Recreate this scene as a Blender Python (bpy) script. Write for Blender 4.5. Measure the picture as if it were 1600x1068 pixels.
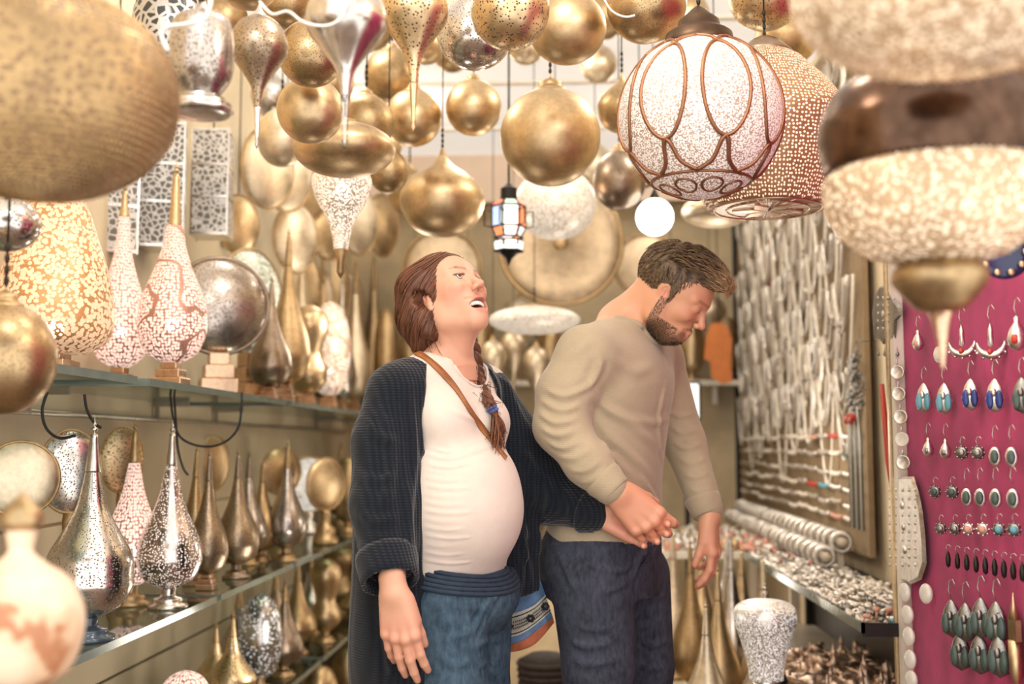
import bpy, bmesh, math, random
import numpy as np
from mathutils import Vector, Matrix, Euler
from mathutils.bvhtree import BVHTree

for _o in list(bpy.data.objects):
    bpy.data.objects.remove(_o)
scene = bpy.context.scene
COL = scene.collection
PI = math.pi

# ---------------------------------------------------------------- camera
FPX = 1778.0                       # focal length in pixels of the 1600x1068 frame
CAMZ = 1.2
PITCH = math.atan(161 / FPX)
YAW = math.atan(90 / FPX * math.cos(PITCH))
cam_data = bpy.data.cameras.new('camera')
cam_data.sensor_width = 36.0
cam_data.lens = FPX * 36.0 / 1600.0
cam_data.clip_start = 0.05
cam_data.clip_end = 60
cam = bpy.data.objects.new('camera', cam_data)
cam.location = (0, 0, CAMZ)
cam.rotation_euler = (PI / 2 + PITCH, 0, YAW)
COL.objects.link(cam)
scene.camera = cam
cam_data.dof.use_dof = True
cam_data.dof.focus_distance = 2.5
cam_data.dof.aperture_fstop = 2.2

# ---------------------------------------------------------------- world and lights
world = bpy.data.worlds.new('world')
scene.world = world
world.use_nodes = True
_bg = world.node_tree.nodes['Background']
_bg.inputs[0].default_value = (1.0, 0.96, 0.92, 1)
_bg.inputs[1].default_value = 2.3

def lamp_light(name, loc, power, radius=0.12, color=(1.0, 0.90, 0.79)):
    l = bpy.data.lights.new(name, 'POINT')
    l.energy = power
    l.color = color
    l.shadow_soft_size = radius
    o = bpy.data.objects.new(name, l)
    o.location = loc
    COL.objects.link(o)
    return o

def area_light(name, loc, size, power, color, rot=(0, 0, 0)):
    l = bpy.data.lights.new(name, 'AREA')
    l.shape = 'RECTANGLE'
    l.size, l.size_y = size
    l.energy = power
    l.color = color
    o = bpy.data.objects.new(name, l)
    o.location = loc
    o.rotation_euler = rot
    COL.objects.link(o)
    return o

WARM = (1.0, 0.85, 0.66)
for _i, (_x, _y, _z, _p) in enumerate([(-0.5, 1.3, 2.25, 12), (0.55, 1.5, 2.3, 12), (-0.1, 2.0, 2.62, 20), (-0.8, 3.4, 2.75, 15),
                                  (0.6, 3.6, 2.75, 15), (-0.2, 4.4, 2.8, 13), (-0.9, 5.6, 2.7, 10), (0.6, 5.8, 2.7, 10),
                                  (0.0, 5.2, .9, 5), (0.62, 4.6, 1.25, 8), (-0.75, 4.6, 1.7, 6), (0.45, 5.4, .5, 6), (-.7, 3.6, .6, 5)]):
    lamp_light('bulb_light', (_x, _y, _z), _p)

scene.view_settings.view_transform = 'Standard'
scene.view_settings.look = 'None'
scene.view_settings.gamma = 1.0
scene.view_settings.use_curve_mapping = False
scene.view_settings.exposure = 0.08
cy = scene.cycles
cy.max_bounces = 8
cy.diffuse_bounces = 4
cy.glossy_bounces = 4
cy.transmission_bounces = 5
cy.transparent_max_bounces = 10
cy.sample_clamp_indirect = 4.0
cy.sample_clamp_direct = 0.0
cy.caustics_reflective = False
cy.caustics_refractive = False
cy.use_denoising = True
cy.blur_glossy = 0.5

# ---------------------------------------------------------------- projection helpers (photo pixel -> metres)
_F = Vector((-math.sin(YAW) * math.cos(PITCH), math.cos(YAW) * math.cos(PITCH), math.sin(PITCH)))
_R = Vector((math.cos(YAW), math.sin(YAW), 0))
_U = _R.cross(_F)
_O = Vector((0, 0, CAMZ))

def ray(px, py):
    return _F * FPX + _R * (px - 800) + _U * (534 - py)

def P(px, py, Y):
    """point seen at pixel px, py that lies at depth Y"""
    d = ray(px, py)
    return _O + d * (Y / d.y)

def at_x(px, py, X):
    d = ray(px, py)
    return _O + d * (X / d.x)

def at_z(px, py, Z):
    d = ray(px, py)
    return _O + d * ((Z - CAMZ) / d.z)

# ---------------------------------------------------------------- object helpers
def link(name, me, mat=None, parent=None):
    o = bpy.data.objects.new(name, me)
    COL.objects.link(o)
    if mat is not None:
        me.materials.append(mat)
    if parent is not None:
        o.parent = parent
    return o

def tag(o, label=None, cat=None, group=None, kind=None):
    if label: o['label'] = label
    if cat: o['category'] = cat
    if group: o['group'] = group
    if kind: o['kind'] = kind
    return o

def thing(name, label, cat, loc=(0, 0, 0), rotz=0.0, group=None):
    o = bpy.data.objects.new(name, None)
    o.empty_display_size = 0.05
    COL.objects.link(o)
    o.location = loc
    o.rotation_euler = (0, 0, rotz)
    tag(o, label, cat, group)
    return o

def dup(root, loc, rotz=0.0, label=None, scale=None, rot=None):
    r = root.copy()
    COL.objects.link(r)
    r.location = loc
    r.rotation_euler = rot if rot is not None else (0, 0, rotz)
    if scale is not None:
        r.scale = scale if hasattr(scale, '__len__') else (scale,) * 3
    if label: r['label'] = label
    for ch in KIDS.get(root.name, []):
        c = ch.copy(); COL.objects.link(c); c.parent = r
        KIDS.setdefault(r.name, []).append(c)
        for g in KIDS.get(ch.name, []):
            d = g.copy(); COL.objects.link(d); d.parent = c
            KIDS.setdefault(c.name, []).append(d)
    return r
KIDS = {}

def part(name, me, mat, parent, smooth=True):
    o = link(name, me, mat if not me.materials else None, parent)
    KIDS.setdefault(parent.name, []).append(o)
    return o

def pymesh(verts, faces, smooth=True, name='mesh'):
    me = bpy.data.meshes.new(name)
    me.from_pydata([tuple(v) for v in verts], [], faces)
    if smooth:
        me.shade_smooth()
    return me

class MB:
    """collects verts and faces"""
    def __init__(s):
        s.v = []; s.f = []
    def add(s, vs, fs):
        n = len(s.v)
        s.v += [tuple(v) for v in vs]
        s.f += [tuple(i + n for i in f) for f in fs]
        return s
    def box(s, c, d, rz=0.0):
        x, y, z = d[0] / 2, d[1] / 2, d[2] / 2
        ca, sa = math.cos(rz), math.sin(rz)
        vs = []
        for dz in (-z, z):
            for dx, dy in ((-x, -y), (x, -y), (x, y), (-x, y)):
                vs.append((c[0] + dx * ca - dy * sa, c[1] + dx * sa + dy * ca, c[2] + dz))
        return s.add(vs, [(3, 2, 1, 0), (4, 5, 6, 7), (0, 1, 5, 4), (1, 2, 6, 5), (2, 3, 7, 6), (3, 0, 4, 7)])
    def lathe(s, prof, seg=24, c=(0, 0, 0), ry=1.0):
        vs = []; fs = []
        for r, z in prof:
            for k in range(seg):
                a = 2 * PI * k / seg
                vs.append((c[0] + r * math.cos(a), c[1] + r * ry * math.sin(a), c[2] + z))
        for i in range(len(prof) - 1):
            for k in range(seg):
                k2 = (k + 1) % seg
                fs.append((i * seg + k, i * seg + k2, (i + 1) * seg + k2, (i + 1) * seg + k))
        if prof[0][0] > 1e-5: fs.append(tuple(range(seg))[::-1])
        if prof[-1][0] > 1e-5: fs.append(tuple((len(prof) - 1) * seg + k for k in range(seg)))
        return s.add(vs, fs)
    def tube(s, pts, r, seg=6, closed=False):
        pts = [Vector(p) for p in pts]
        n = len(pts)
        if not hasattr(r, '__len__'): r = [r] * n
        vs = []; fs = []
        t0 = (pts[1] - pts[0]).normalized()
        u = t0.orthogonal().normalized()
        for i, p in enumerate(pts):
            if closed:
                t = pts[(i + 1) % n] - pts[i - 1]
            else:
                t = pts[min(i + 1, n - 1)] - pts[max(i - 1, 0)]
            if t.length < 1e-9: t = t0
            t = t.normalized()
            u = (u - t * u.dot(t))
            u = u.normalized() if u.length > 1e-6 else t.orthogonal().normalized()
            w = t.cross(u)
            for k in range(seg):
                a = 2 * PI * k / seg
                vs.append(p + (u * math.cos(a) + w * math.sin(a)) * r[i])
        m = n if closed else n - 1
        for i in range(m):
            j = (i + 1) % n
            for k in range(seg):
                k2 = (k + 1) % seg
                fs.append((i * seg + k, i * seg + k2, j * seg + k2, j * seg + k))
        if not closed:
            fs.append(tuple(range(seg))[::-1])
            fs.append(tuple((n - 1) * seg + k for k in range(seg)))
        return s.add(vs, fs)
    def ball(s, c, r, seg=10, rings=6, M=None):
        if not hasattr(r, '__len__'): r = (r, r, r)
        vs = []; fs = []
        vs.append((0, 0, -1))
        for i in range(1, rings):
            ph = -PI / 2 + PI * i / rings
            for k in range(seg):
                a = 2 * PI * k / seg
                vs.append((math.cos(ph) * math.cos(a), math.cos(ph) * math.sin(a), math.sin(ph)))
        vs.append((0, 0, 1))
        top = len(vs) - 1
        for k in range(seg):
            k2 = (k + 1) % seg
            fs.append((0, 1 + k2, 1 + k))
            for i in range(rings - 2):
                a = 1 + i * seg
                fs.append((a + k, a + k2, a + seg + k2, a + seg + k))
            fs.append((1 + (rings - 2) * seg + k, 1 + (rings - 2) * seg + k2, top))
        out = []
        for v in vs:
            q = Vector((v[0] * r[0], v[1] * r[1], v[2] * r[2]))
            if M is not None: q = M @ q
            out.append((q.x + c[0], q.y + c[1], q.z + c[2]))
        return s.add(out, fs)
    def mesh(s, smooth=True, name='mesh'):
        return pymesh(s.v, s.f, smooth, name)

def spline(pts, n=8):
    """Catmull-Rom through tuples"""
    pts = [tuple(map(float, p)) for p in pts]
    q = [pts[0]] + pts + [pts[-1]]
    out = []
    for i in range(1, len(q) - 2):
        p0, p1, p2, p3 = (np.array(q[i + k]) for k in (-1, 0, 1, 2))
        for k in range(n):
            t = k / n
            out.append(tuple(.5 * ((2 * p1) + (p2 - p0) * t + (2 * p0 - 5 * p1 + 4 * p2 - p3) * t * t + (3 * p1 - p0 - 3 * p2 + p3) * t ** 3)))
    out.append(pts[-1])
    return out

# ---------------------------------------------------------------- materials
def srgb(r, g, b):
    f = lambda c: (c / 255 / 12.92) if c / 255 <= .04045 else ((c / 255 + .055) / 1.055) ** 2.4
    return (f(r), f(g), f(b))

class NT:
    def __init__(s, name):
        s.m = bpy.data.materials.new(name)
        s.m.use_nodes = True
        s.nt = s.m.node_tree
        s.bsdf = s.nt.nodes['Principled BSDF']
        s.out = s.nt.nodes['Material Output']
    def n(s, typ, **kw):
        nd = s.nt.nodes.new(typ)
        for k, v in kw.items():
            if k[0] == 'i' and k[1:].isdigit():
                nd.inputs[int(k[1:])].default_value = v
            elif k.startswith('in_'):
                nd.inputs[k[3:].replace('_', ' ')].default_value = v
            else:
                setattr(nd, k, v)
        return nd
    def l(s, a, b):
        s.nt.links.new(a, b)
    def coords(s, scale=(1, 1, 1), uv=False):
        tc = s.n('ShaderNodeTexCoord')
        mp = s.n('ShaderNodeMapping')
        mp.inputs['Scale'].default_value = scale
        s.l(tc.outputs['UV' if uv else 'Object'], mp.inputs['Vector'])
        return mp.outputs[0]
    def ramp(s, fac, stops, interp='LINEAR'):
        r = s.n('ShaderNodeValToRGB')
        cr = r.color_ramp
        cr.interpolation = interp
        while len(cr.elements) < len(stops): cr.elements.new(0.5)
        for e, (p, c) in zip(cr.elements, stops):
            e.position = p
            e.color = (*c, 1) if len(c) == 3 else c
        s.l(fac, r.inputs[0])
        return r.outputs[0]
    def noise(s, vec, scale, detail=3, rough=.55):
        t = s.n('ShaderNodeTexNoise')
        t.inputs['Scale'].default_value = scale
        t.inputs['Detail'].default_value = detail
        t.inputs['Roughness'].default_value = rough
        if vec is not None: s.l(vec, t.inputs['Vector'])
        return t.outputs['Fac']
    def mixc(s, fac, a, b, mode='MIX'):
        m = s.n('ShaderNodeMix', data_type='RGBA', blend_type=mode)
        for sock, v in ((m.inputs[0], fac), (m.inputs[6], a), (m.inputs[7], b)):
            if hasattr(v, 'is_output'): s.l(v, sock)
            else: sock.default_value = v if not isinstance(v, tuple) or len(v) == 4 else (*v, 1)
        return m.outputs[2]
    def math(s, op, a, b=None):
        m = s.n('ShaderNodeMath', operation=op)
        for sock, v in ((m.inputs[0], a), (m.inputs[1], b)):
            if v is None: continue
            if hasattr(v, 'is_output'): s.l(v, sock)
            else: sock.default_value = v
        return m.outputs[0]
    def bump(s, h, strength=.3, dist=.01):
        b = s.n('ShaderNodeBump')
        b.inputs['Strength'].default_value = strength
        b.inputs['Distance'].default_value = dist
        s.l(h, b.inputs['Height'])
        s.l(b.outputs[0], s.bsdf.inputs['Normal'])
    def set(s, **kw):
        for k, v in kw.items():
            k = k.replace('_', ' ')
            sock = s.bsdf.inputs[k]
            if hasattr(v, 'is_output'): s.l(v, sock)
            else: sock.default_value = (*v, 1) if isinstance(v, tuple) and len(v) == 3 and sock.type == 'RGBA' else v

def simple(name, col, rough=.5, metal=0.0, var=.12, scale=12, bump=0.0, emis=None, estr=0.0, spec=.5):
    t = NT(name)
    co = t.coords()
    n = t.noise(co, scale)
    a = tuple(c * (1 - var) for c in col); b = tuple(min(1, c * (1 + var)) for c in col)
    c = t.ramp(n, [(.3, a), (.7, b)])
    t.set(Base_Color=c, Roughness=rough, Metallic=metal)
    t.bsdf.inputs['Specular IOR Level'].default_value = spec
    if bump: t.bump(n, bump, .01)
    if emis:
        t.set(Emission_Color=emis, Emission_Strength=estr)
    return t.m
# ---------------------------------------------------------------- implicit surfaces for bodies and clothes
class Xf:
    """rotation + translation of a local frame"""
    def __init__(s, R=None, t=(0, 0, 0)):
        s.R = np.array(R if R is not None else np.eye(3), float).reshape(3, 3)
        s.t = np.array(t, float)
    def pt(s, p): return s.R @ np.array(p, float) + s.t
    def vec(s, p): return s.R @ np.array(p, float)

def cone(a, b, ra, rb, flat=None, fs=1.0):
    """rounded cone from a to b; flat = axis along which it is squashed by fs (<1) """
    a = np.array(a, float); b = np.array(b, float)
    R = max(ra, rb)
    lo = np.minimum(a, b) - R; hi = np.maximum(a, b) + R
    ba = b - a; L = max(ba @ ba, 1e-12)
    fl = None if flat is None else np.array(flat, float) / np.linalg.norm(flat)
    def f(X, Y, Z):
        px, py, pz = X - a[0], Y - a[1], Z - a[2]
        t = np.clip((px * ba[0] + py * ba[1] + pz * ba[2]) / L, 0, 1)
        dx, dy, dz = px - t * ba[0], py - t * ba[1], pz - t * ba[2]
        d2 = dx * dx + dy * dy + dz * dz
        if fl is not None:
            c = dx * fl[0] + dy * fl[1] + dz * fl[2]
            d2 = d2 + c * c * (1 / fs ** 2 - 1)
        return np.sqrt(d2) - (ra + (rb - ra) * t)
    return f, lo, hi

def ell(c, r, R=None):
    c = np.array(c, float); r = np.array(r, float)
    R = np.eye(3) if R is None else np.array(R, float)
    ext = np.sqrt(((R * r) ** 2).sum(1))
    def f(X, Y, Z):
        px, py, pz = X - c[0], Y - c[1], Z - c[2]
        q = [(R[0, i] * px + R[1, i] * py + R[2, i] * pz) for i in range(3)]
        k0 = np.sqrt(sum((q[i] / r[i]) ** 2 for i in range(3)))
        k1 = np.sqrt(sum((q[i] / r[i] ** 2) ** 2 for i in range(3))) + 1e-9
        return k0 * (k0 - 1) / k1
    return f, c - ext, c + ext

def sections(secs, yaw=None, p=2.2):
    """stack of elliptical sections: (z, cx, cy, a_lateral, b_fore, yaw) interpolated smoothly; local axes from yaw (direction of forward)"""
    secs = sorted(secs)
    A = np.array(secs, float)
    zs = A[:, 0]
    # dense cubic resample
    S = np.array(spline([tuple(r) for r in A], 10))
    zz = S[:, 0]
    m = max(A[:, 3].max(), A[:, 4].max())
    lo = np.array([A[:, 1].min() - m, A[:, 2].min() - m, zs[0]])
    hi = np.array([A[:, 1].max() + m, A[:, 2].max() + m, zs[-1]])
    def f(X, Y, Z):
        z = Z
        g = [np.interp(z, zz, S[:, i]) for i in range(1, 6)]
        px, py = X - g[0], Y - g[1]
        c, s_ = np.cos(g[4]), np.sin(g[4])
        fo = px * c + py * s_
        la = -px * s_ + py * c
        a = np.maximum(g[2], 1e-3); b = np.maximum(g[3], 1e-3)
        k = (np.abs(la / a) ** p + np.abs(fo / b) ** p) ** (1 / p)
        d = (k - 1) * np.minimum(a, b)
        return np.maximum(d, np.maximum(zs[0] - z, z - zs[-1]))
    return f, lo, hi

class Field:
    def __init__(s, lo, hi, res):
        s.lo = np.array(lo, float); s.res = res
        s.n = np.ceil((np.array(hi) - s.lo) / res).astype(int) + 1
        s.a = np.full(tuple(s.n), 1.0, np.float32)
        s.ax = [(s.lo[i] + res * np.arange(s.n[i])).astype(np.float32) for i in range(3)]
    def sub(s, lo, hi, m):
        i0 = np.clip(np.floor((lo - m - s.lo) / s.res).astype(int), 0, s.n)
        i1 = np.clip(np.ceil((hi + m - s.lo) / s.res).astype(int) + 1, 0, s.n)
        if np.any(i1 <= i0): return None, None
        sl = tuple(slice(i0[i], i1[i]) for i in range(3))
        X = s.ax[0][sl[0]][:, None, None]; Y = s.ax[1][sl[1]][None, :, None]; Z = s.ax[2][sl[2]][None, None, :]
        return sl, (X, Y, Z)
    def add(s, prim, k=0.01):
        f, lo, hi = prim
        sl, g = s.sub(lo, hi, k + 4 * s.res)
        if sl is None: return s
        d = f(*g).astype(np.float32); a = s.a[sl]
        h = np.maximum(k - np.abs(a - d), 0) / k
        s.a[sl] = np.minimum(a, d) - h * h * k * .25
        return s
    def cut(s, prim, k=0.004):
        f, lo, hi = prim
        sl, g = s.sub(lo, hi, k + 4 * s.res)
        if sl is None: return s
        d = -f(*g).astype(np.float32); a = s.a[sl]
        h = np.maximum(k - np.abs(a - d), 0) / k
        s.a[sl] = np.maximum(a, d) + h * h * k * .25
        return s
    def run(s, ops):
        for op in ops:
            if op[0] == '+': s.add(op[1], op[2])
            elif op[0] == '-': s.cut(op[1], op[2])
            elif op[0] == 'g':          # group: own union, then merged
                t = Field.__new__(Field); t.lo, t.res, t.n, t.ax = s.lo, s.res, s.n, s.ax
                los = np.min([o[1][1] for o in op[1]], axis=0); his = np.max([o[1][2] for o in op[1]], axis=0)
                sl, g = s.sub(los, his, .03)
                if sl is None: continue
                t.a = np.full(s.a.shape, 1.0, np.float32)
                t.run(op[1])
                k = op[2]; a = s.a[sl]; d = t.a[sl]
                h = np.maximum(k - np.abs(a - d), 0) / k
                s.a[sl] = np.minimum(a, d) - h * h * k * .25
        return s
    def clip(s, fn):
        X, Y, Z = s.ax[0][:, None, None], s.ax[1][None, :, None], s.ax[2][None, None, :]
        s.a = np.maximum(s.a, fn(X, Y, Z).astype(np.float32))
        return s
    def nets(s):
        a = s.a.copy()
        a[0] = a[-1] = 1; a[:, 0] = a[:, -1] = 1; a[:, :, 0] = a[:, :, -1] = 1
        ins = a < 0
        nx, ny, nz = a.shape
        cnt = np.zeros((nx - 1, ny - 1, nz - 1), np.int8)
        for dx in (0, 1):
            for dy in (0, 1):
                for dz in (0, 1):
                    cnt += ins[dx:nx - 1 + dx, dy:ny - 1 + dy, dz:nz - 1 + dz]
        act = np.argwhere((cnt > 0) & (cnt < 8))
        if len(act) == 0: return np.zeros((0, 3)), np.zeros((0, 4), int)
        idx = np.full((nx - 1, ny - 1, nz - 1), -1, np.int32)
        idx[act[:, 0], act[:, 1], act[:, 2]] = np.arange(len(act))
        C = [(0, 0, 0), (1, 0, 0), (0, 1, 0), (1, 1, 0), (0, 0, 1), (1, 0, 1), (0, 1, 1), (1, 1, 1)]
        E = [(0, 1), (2, 3), (4, 5), (6, 7), (0, 2), (1, 3), (4, 6), (5, 7), (0, 4), (1, 5), (2, 6), (3, 7)]
        vals = [a[act[:, 0] + c[0], act[:, 1] + c[1], act[:, 2] + c[2]] for c in C]
        acc = np.zeros((len(act), 3)); num = np.zeros(len(act))
        for i, j in E:
            vi, vj = vals[i], vals[j]
            m = (vi < 0) != (vj < 0)
            t = np.where(m, vi / np.where(m, vi - vj, 1), 0)
            p = np.array(C[i])[None] + t[:, None] * (np.array(C[j]) - np.array(C[i]))[None]
            acc += np.where(m[:, None], p, 0); num += m
        V = s.lo + (act + acc / num[:, None]) * s.res
        F = []
        for ax in range(3):
            o1, o2 = [(1, 2), (2, 0), (0, 1)][ax]
            sa = [slice(None)] * 3; sb = [slice(None)] * 3
            sa[ax] = slice(0, -1); sb[ax] = slice(1, None)
            A = ins[tuple(sa)]; B = ins[tuple(sb)]
            for flip, M in ((False, A & ~B), (True, ~A & B)):
                e = np.argwhere(M)
                e = e[(e[:, o1] > 0) & (e[:, o2] > 0) & (e[:, o1] < a.shape[o1] - 1) & (e[:, o2] < a.shape[o2] - 1)]
                if len(e) == 0: continue
                d1 = np.zeros(3, int); d1[o1] = 1
                d2 = np.zeros(3, int); d2[o2] = 1
                q = [e - d1 - d2, e - d2, e, e - d1]
                q = [idx[x[:, 0], x[:, 1], x[:, 2]] for x in q]
                if flip: q = q[::-1]
                F.append(np.stack(q, 1))
        return V, np.concatenate(F)

def sdf_mesh(chunks, ops):
    """chunks: (lo, hi, res, clip function or None); joined into one mesh"""
    Vs = []; Fs = []; n = 0
    for lo, hi, res, cl in chunks:
        f = Field(lo, hi, res).run(ops)
        if cl is not None: f.clip(cl)
        V, F = f.nets()
        Vs.append(V); Fs.append(F + n); n += len(V)
    return np.concatenate(Vs), np.concatenate(Fs)

def np_mesh(V, F, name='mesh'):
    me = bpy.data.meshes.new(name)
    F = np.asarray(F)
    me.vertices.add(len(V)); me.vertices.foreach_set('co', np.asarray(V, np.float32).ravel())
    k = F.shape[1]
    me.loops.add(len(F) * k); me.loops.foreach_set('vertex_index', F.ravel().astype(np.int32))
    me.polygons.add(len(F)); me.polygons.foreach_set('loop_start', np.arange(0, len(F) * k, k, dtype=np.int32))
    me.update(calc_edges=True)
    me.shade_smooth()
    return me

def vnormals(V, F):
    n = np.zeros_like(V)
    fn = np.cross(V[F[:, 2]] - V[F[:, 0]], V[F[:, 3]] - V[F[:, 1]])
    for i in range(4): np.add.at(n, F[:, i], fn)
    return n / (np.linalg.norm(n, axis=1, keepdims=True) + 1e-12)

def relax(V, F, it=2, lam=.5):
    E = np.concatenate([F[:, [0, 1]], F[:, [1, 2]], F[:, [2, 3]], F[:, [3, 0]]])
    for _ in range(it):
        acc = np.zeros_like(V); c = np.zeros(len(V))
        np.add.at(acc, E[:, 0], V[E[:, 1]]); np.add.at(c, E[:, 0], 1)
        np.add.at(acc, E[:, 1], V[E[:, 0]]); np.add.at(c, E[:, 1], 1)
        V = V + lam * (acc / c[:, None] - V)
    return V

def seg_dist(V, a, b):
    a = np.array(a); b = np.array(b); ba = b - a
    t = np.clip(((V - a) @ ba) / (ba @ ba + 1e-12), 0, 1)
    return np.linalg.norm(V - a - t[:, None] * ba, axis=1), t

def hit(bvh, px, py):
    d = ray(px, py).normalized()
    r = bvh.ray_cast(_O, d)
    return r[0]

def fold(V, N, bvh, strokes):
    """cloth folds: each stroke is (list of photo points lying on the cloth, width, height); modelled as ridges that taper out at both ends"""
    D = np.zeros(len(V))
    for pts, w, h in strokes:
        hs = [hit(bvh, *p) for p in spline(pts, 4)]
        hs = [np.array(q) for q in hs if q is not None]
        if len(hs) < 2: continue
        best = np.full(len(V), 9.0); tt = np.zeros(len(V)); L = len(hs) - 1
        lo = np.min(hs, 0) - 4 * w; hi = np.max(hs, 0) + 4 * w
        m = np.all((V > lo) & (V < hi), axis=1)
        Vm = V[m]
        bm = best[m]; tm = tt[m]
        for i in range(L):
            d, t = seg_dist(Vm, hs[i], hs[i + 1])
            u = d < bm
            bm[u] = d[u]; tm[u] = ((i + t) / L)[u]
        prof = np.exp(-(bm / w) ** 2) - .45 * np.exp(-((bm - 1.7 * w) / w) ** 2)
        D[m] += h * prof * np.clip(np.sin(PI * np.clip(tm, .04, .96)) * 1.6, 0, 1)
    return V + N * D[:, None]

def bvh_of(V, F):
    return BVHTree.FromPolygons([tuple(v) for v in V], [tuple(map(int, f)) for f in F])

def paint(me, V, base, masks, name='Col'):
    """colours that belong to the skin itself (lips, brows, stubble): masks = (centre a, centre b, radius, colour, strength)"""
    c = np.tile(np.array([*base, 1.0]), (len(V), 1))
    for a, b, r, col, st in masks:
        d, _ = seg_dist(V, a, b)
        w = (np.clip(1.35 - d / r, 0, 1) * st)
        w = np.minimum(w * 1.4, st)[:, None]
        c[:, :3] = c[:, :3] * (1 - w) + np.array(col) * w
    at = me.color_attributes.new(name, 'FLOAT_COLOR', 'POINT')
    at.data.foreach_set('color', c.astype(np.float32).ravel())

def rotm(ax, a):
    return np.array(Matrix.Rotation(a, 3, ax))

def finger(base, d0, n, lens, rads, bends, side=(0, 0, 0)):
    """d0 direction, n dorsal normal; bends towards -n"""
    p = np.array(base, float); d = np.array(d0, float) / np.linalg.norm(d0); n = np.array(n, float)
    ops = []
    ax = np.cross(n, d); ax /= np.linalg.norm(ax)
    for L, (r0, r1), b in zip(lens, rads, bends):
        R = np.array(Matrix.Rotation(b, 3, Vector(ax)))
        d = R @ d
        q = p + d * L
        ops.append(('+', cone(p, q, r0, r1), .003))
        p = q
    return ops, p, d

def hand(wrist, fwd, dorsal, thumb, s=1.0, curls=((.3, .4, .3),) * 4, spread=(.1, .03, -.04, -.12), tcurl=(.2, .3, .2), tdir=(.55, .75, -.25), slim=1.0, wr=.026):
    """wrist point, fwd = towards the fingers, dorsal = back of the hand, thumb = side of the thumb. Fingers index..little"""
    w = np.array(wrist, float)
    f = np.array(fwd, float); f /= np.linalg.norm(f)
    t = np.array(thumb, float); t -= f * (t @ f); t /= np.linalg.norm(t)
    n = np.array(dorsal, float); n -= f * (n @ f); n -= t * (n @ t); n /= np.linalg.norm(n)
    L = lambda a, b, c: w + (f * a + t * b + n * c) * s
    ops = []
    kn = [(.088, .030, .002), (.092, .010, .005), (.087, -.011, .004), (.078, -.030, 0)]
    palm = []
    for (a, b, c) in kn:
        palm.append(('+', cone(L(.008, b * .55, 0), L(a, b, c - .003), .0165 * s * slim, .0125 * s * slim), .010))
    palm.append(('+', cone(L(.02, .018, -.012), L(.06, .026, -.010), .014 * s, .012 * s), .012))   # thenar
    palm.append(('+', cone(L(.02, -.02, -.008), L(.062, -.026, -.008), .013 * s, .011 * s), .012))
    palm.append(('+', cone(L(-.03, 0, 0), L(.012, 0, 0), wr * s * slim, .024 * s * slim, flat=n, fs=.72), .014))
    ops.append(('g', palm, .012))
    lens = [(.043, .026, .021), (.047, .030, .022), (.044, .027, .022), (.034, .021, .019)]
    r = [.0098, .0100, .0093, .0082]
    tips = []
    for i in range(4):
        a, b, c = kn[i]
        d0 = f + t * spread[i]
        rr = r[i] * s * slim
        o, p, d = finger(L(a - .004, b, c - .002), d0, n, [x * s for x in lens[i]], [(rr * 1.08, rr), (rr * 1.0, rr * .9), (rr * .92, rr * .74)], curls[i])
        # knuckle
        o.append(('+', ell(L(a, b, c + .003), (rr * 1.05,) * 3), .006))
        ops.append(('g', o, .006)); tips.append((p, d))
    d0 = f * tdir[0] + t * tdir[1] + n * tdir[2]
    o, p, d = finger(L(.018, .020, -.006), d0, n + t * .6, [.045 * s, .032 * s, .026 * s], [(.015 * s, .0122 * s), (.0115 * s, .0105 * s), (.0108 * s, .0085 * s)], tcurl)
    ops.append(('g', o, .012)); tips.append((p, d))
    return ops, tips
# ================================================================= THE SHOP (setting)
XL, XR, YB, ZC = -1.42, 1.12, 7.3, 2.95
M_wall = simple('cream_plaster', srgb(224, 206, 172), .8, 0, .06, 4, .1)
M_wall2 = simple('warm_gold_wallpaper', srgb(208, 188, 150), .6, 0, .14, 6, .1)
M_ceil = simple('white_canvas_ceiling', srgb(236, 230, 222), .85, 0, .04, 3, .1)
_t = M_ceil.node_tree
_b = _t.nodes['Principled BSDF']; _tr = _t.nodes.new('ShaderNodeBsdfTranslucent'); _tr.inputs[0].default_value = (.93, .90, .85, 1)
_mx = _t.nodes.new('ShaderNodeMixShader'); _mx.inputs[0].default_value = .24
_t.links.new(_b.outputs[0], _mx.inputs[1]); _t.links.new(_tr.outputs[0], _mx.inputs[2]); _t.links.new(_mx.outputs[0], _t.nodes['Material Output'].inputs[0])
M_beam = simple('pale_pink_beam', srgb(222, 200, 180), .8, 0, .05, 5)
M_floor = simple('brown_floor_tile', srgb(120, 98, 80), .5, 0, .2, 6, .1)
M_dark = simple('dark_metal_strip', srgb(46, 42, 40), .4, .6, .1, 20)
M_cream = simple('cream_lacquer', srgb(232, 222, 206), .4, 0, .03, 8)

def glass_mat(name, tint=(.82, .90, .86), refl=.9, op=.0):
    t = NT(name)
    tr = t.n('ShaderNodeBsdfTransparent'); tr.inputs[0].default_value = (*tint, 1)
    gl = t.n('ShaderNodeBsdfGlossy'); gl.inputs['Roughness'].default_value = .04; gl.inputs[0].default_value = (.95, .97, .95, 1)
    fr = t.n('ShaderNodeFresnel'); fr.inputs[0].default_value = 1.5
    mx = t.n('ShaderNodeMixShader')
    t.l(t.math('ADD', t.math('MULTIPLY', fr.outputs[0], refl), op), mx.inputs[0])
    t.l(tr.outputs[0], mx.inputs[1]); t.l(gl.outputs[0], mx.inputs[2])
    t.l(mx.outputs[0], t.out.inputs[0])
    return t.m
M_glass = glass_mat('shelf_glass')
M_glass_edge = simple('glass_edge', srgb(118, 132, 124), .15, .2, .1, 20)

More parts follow.
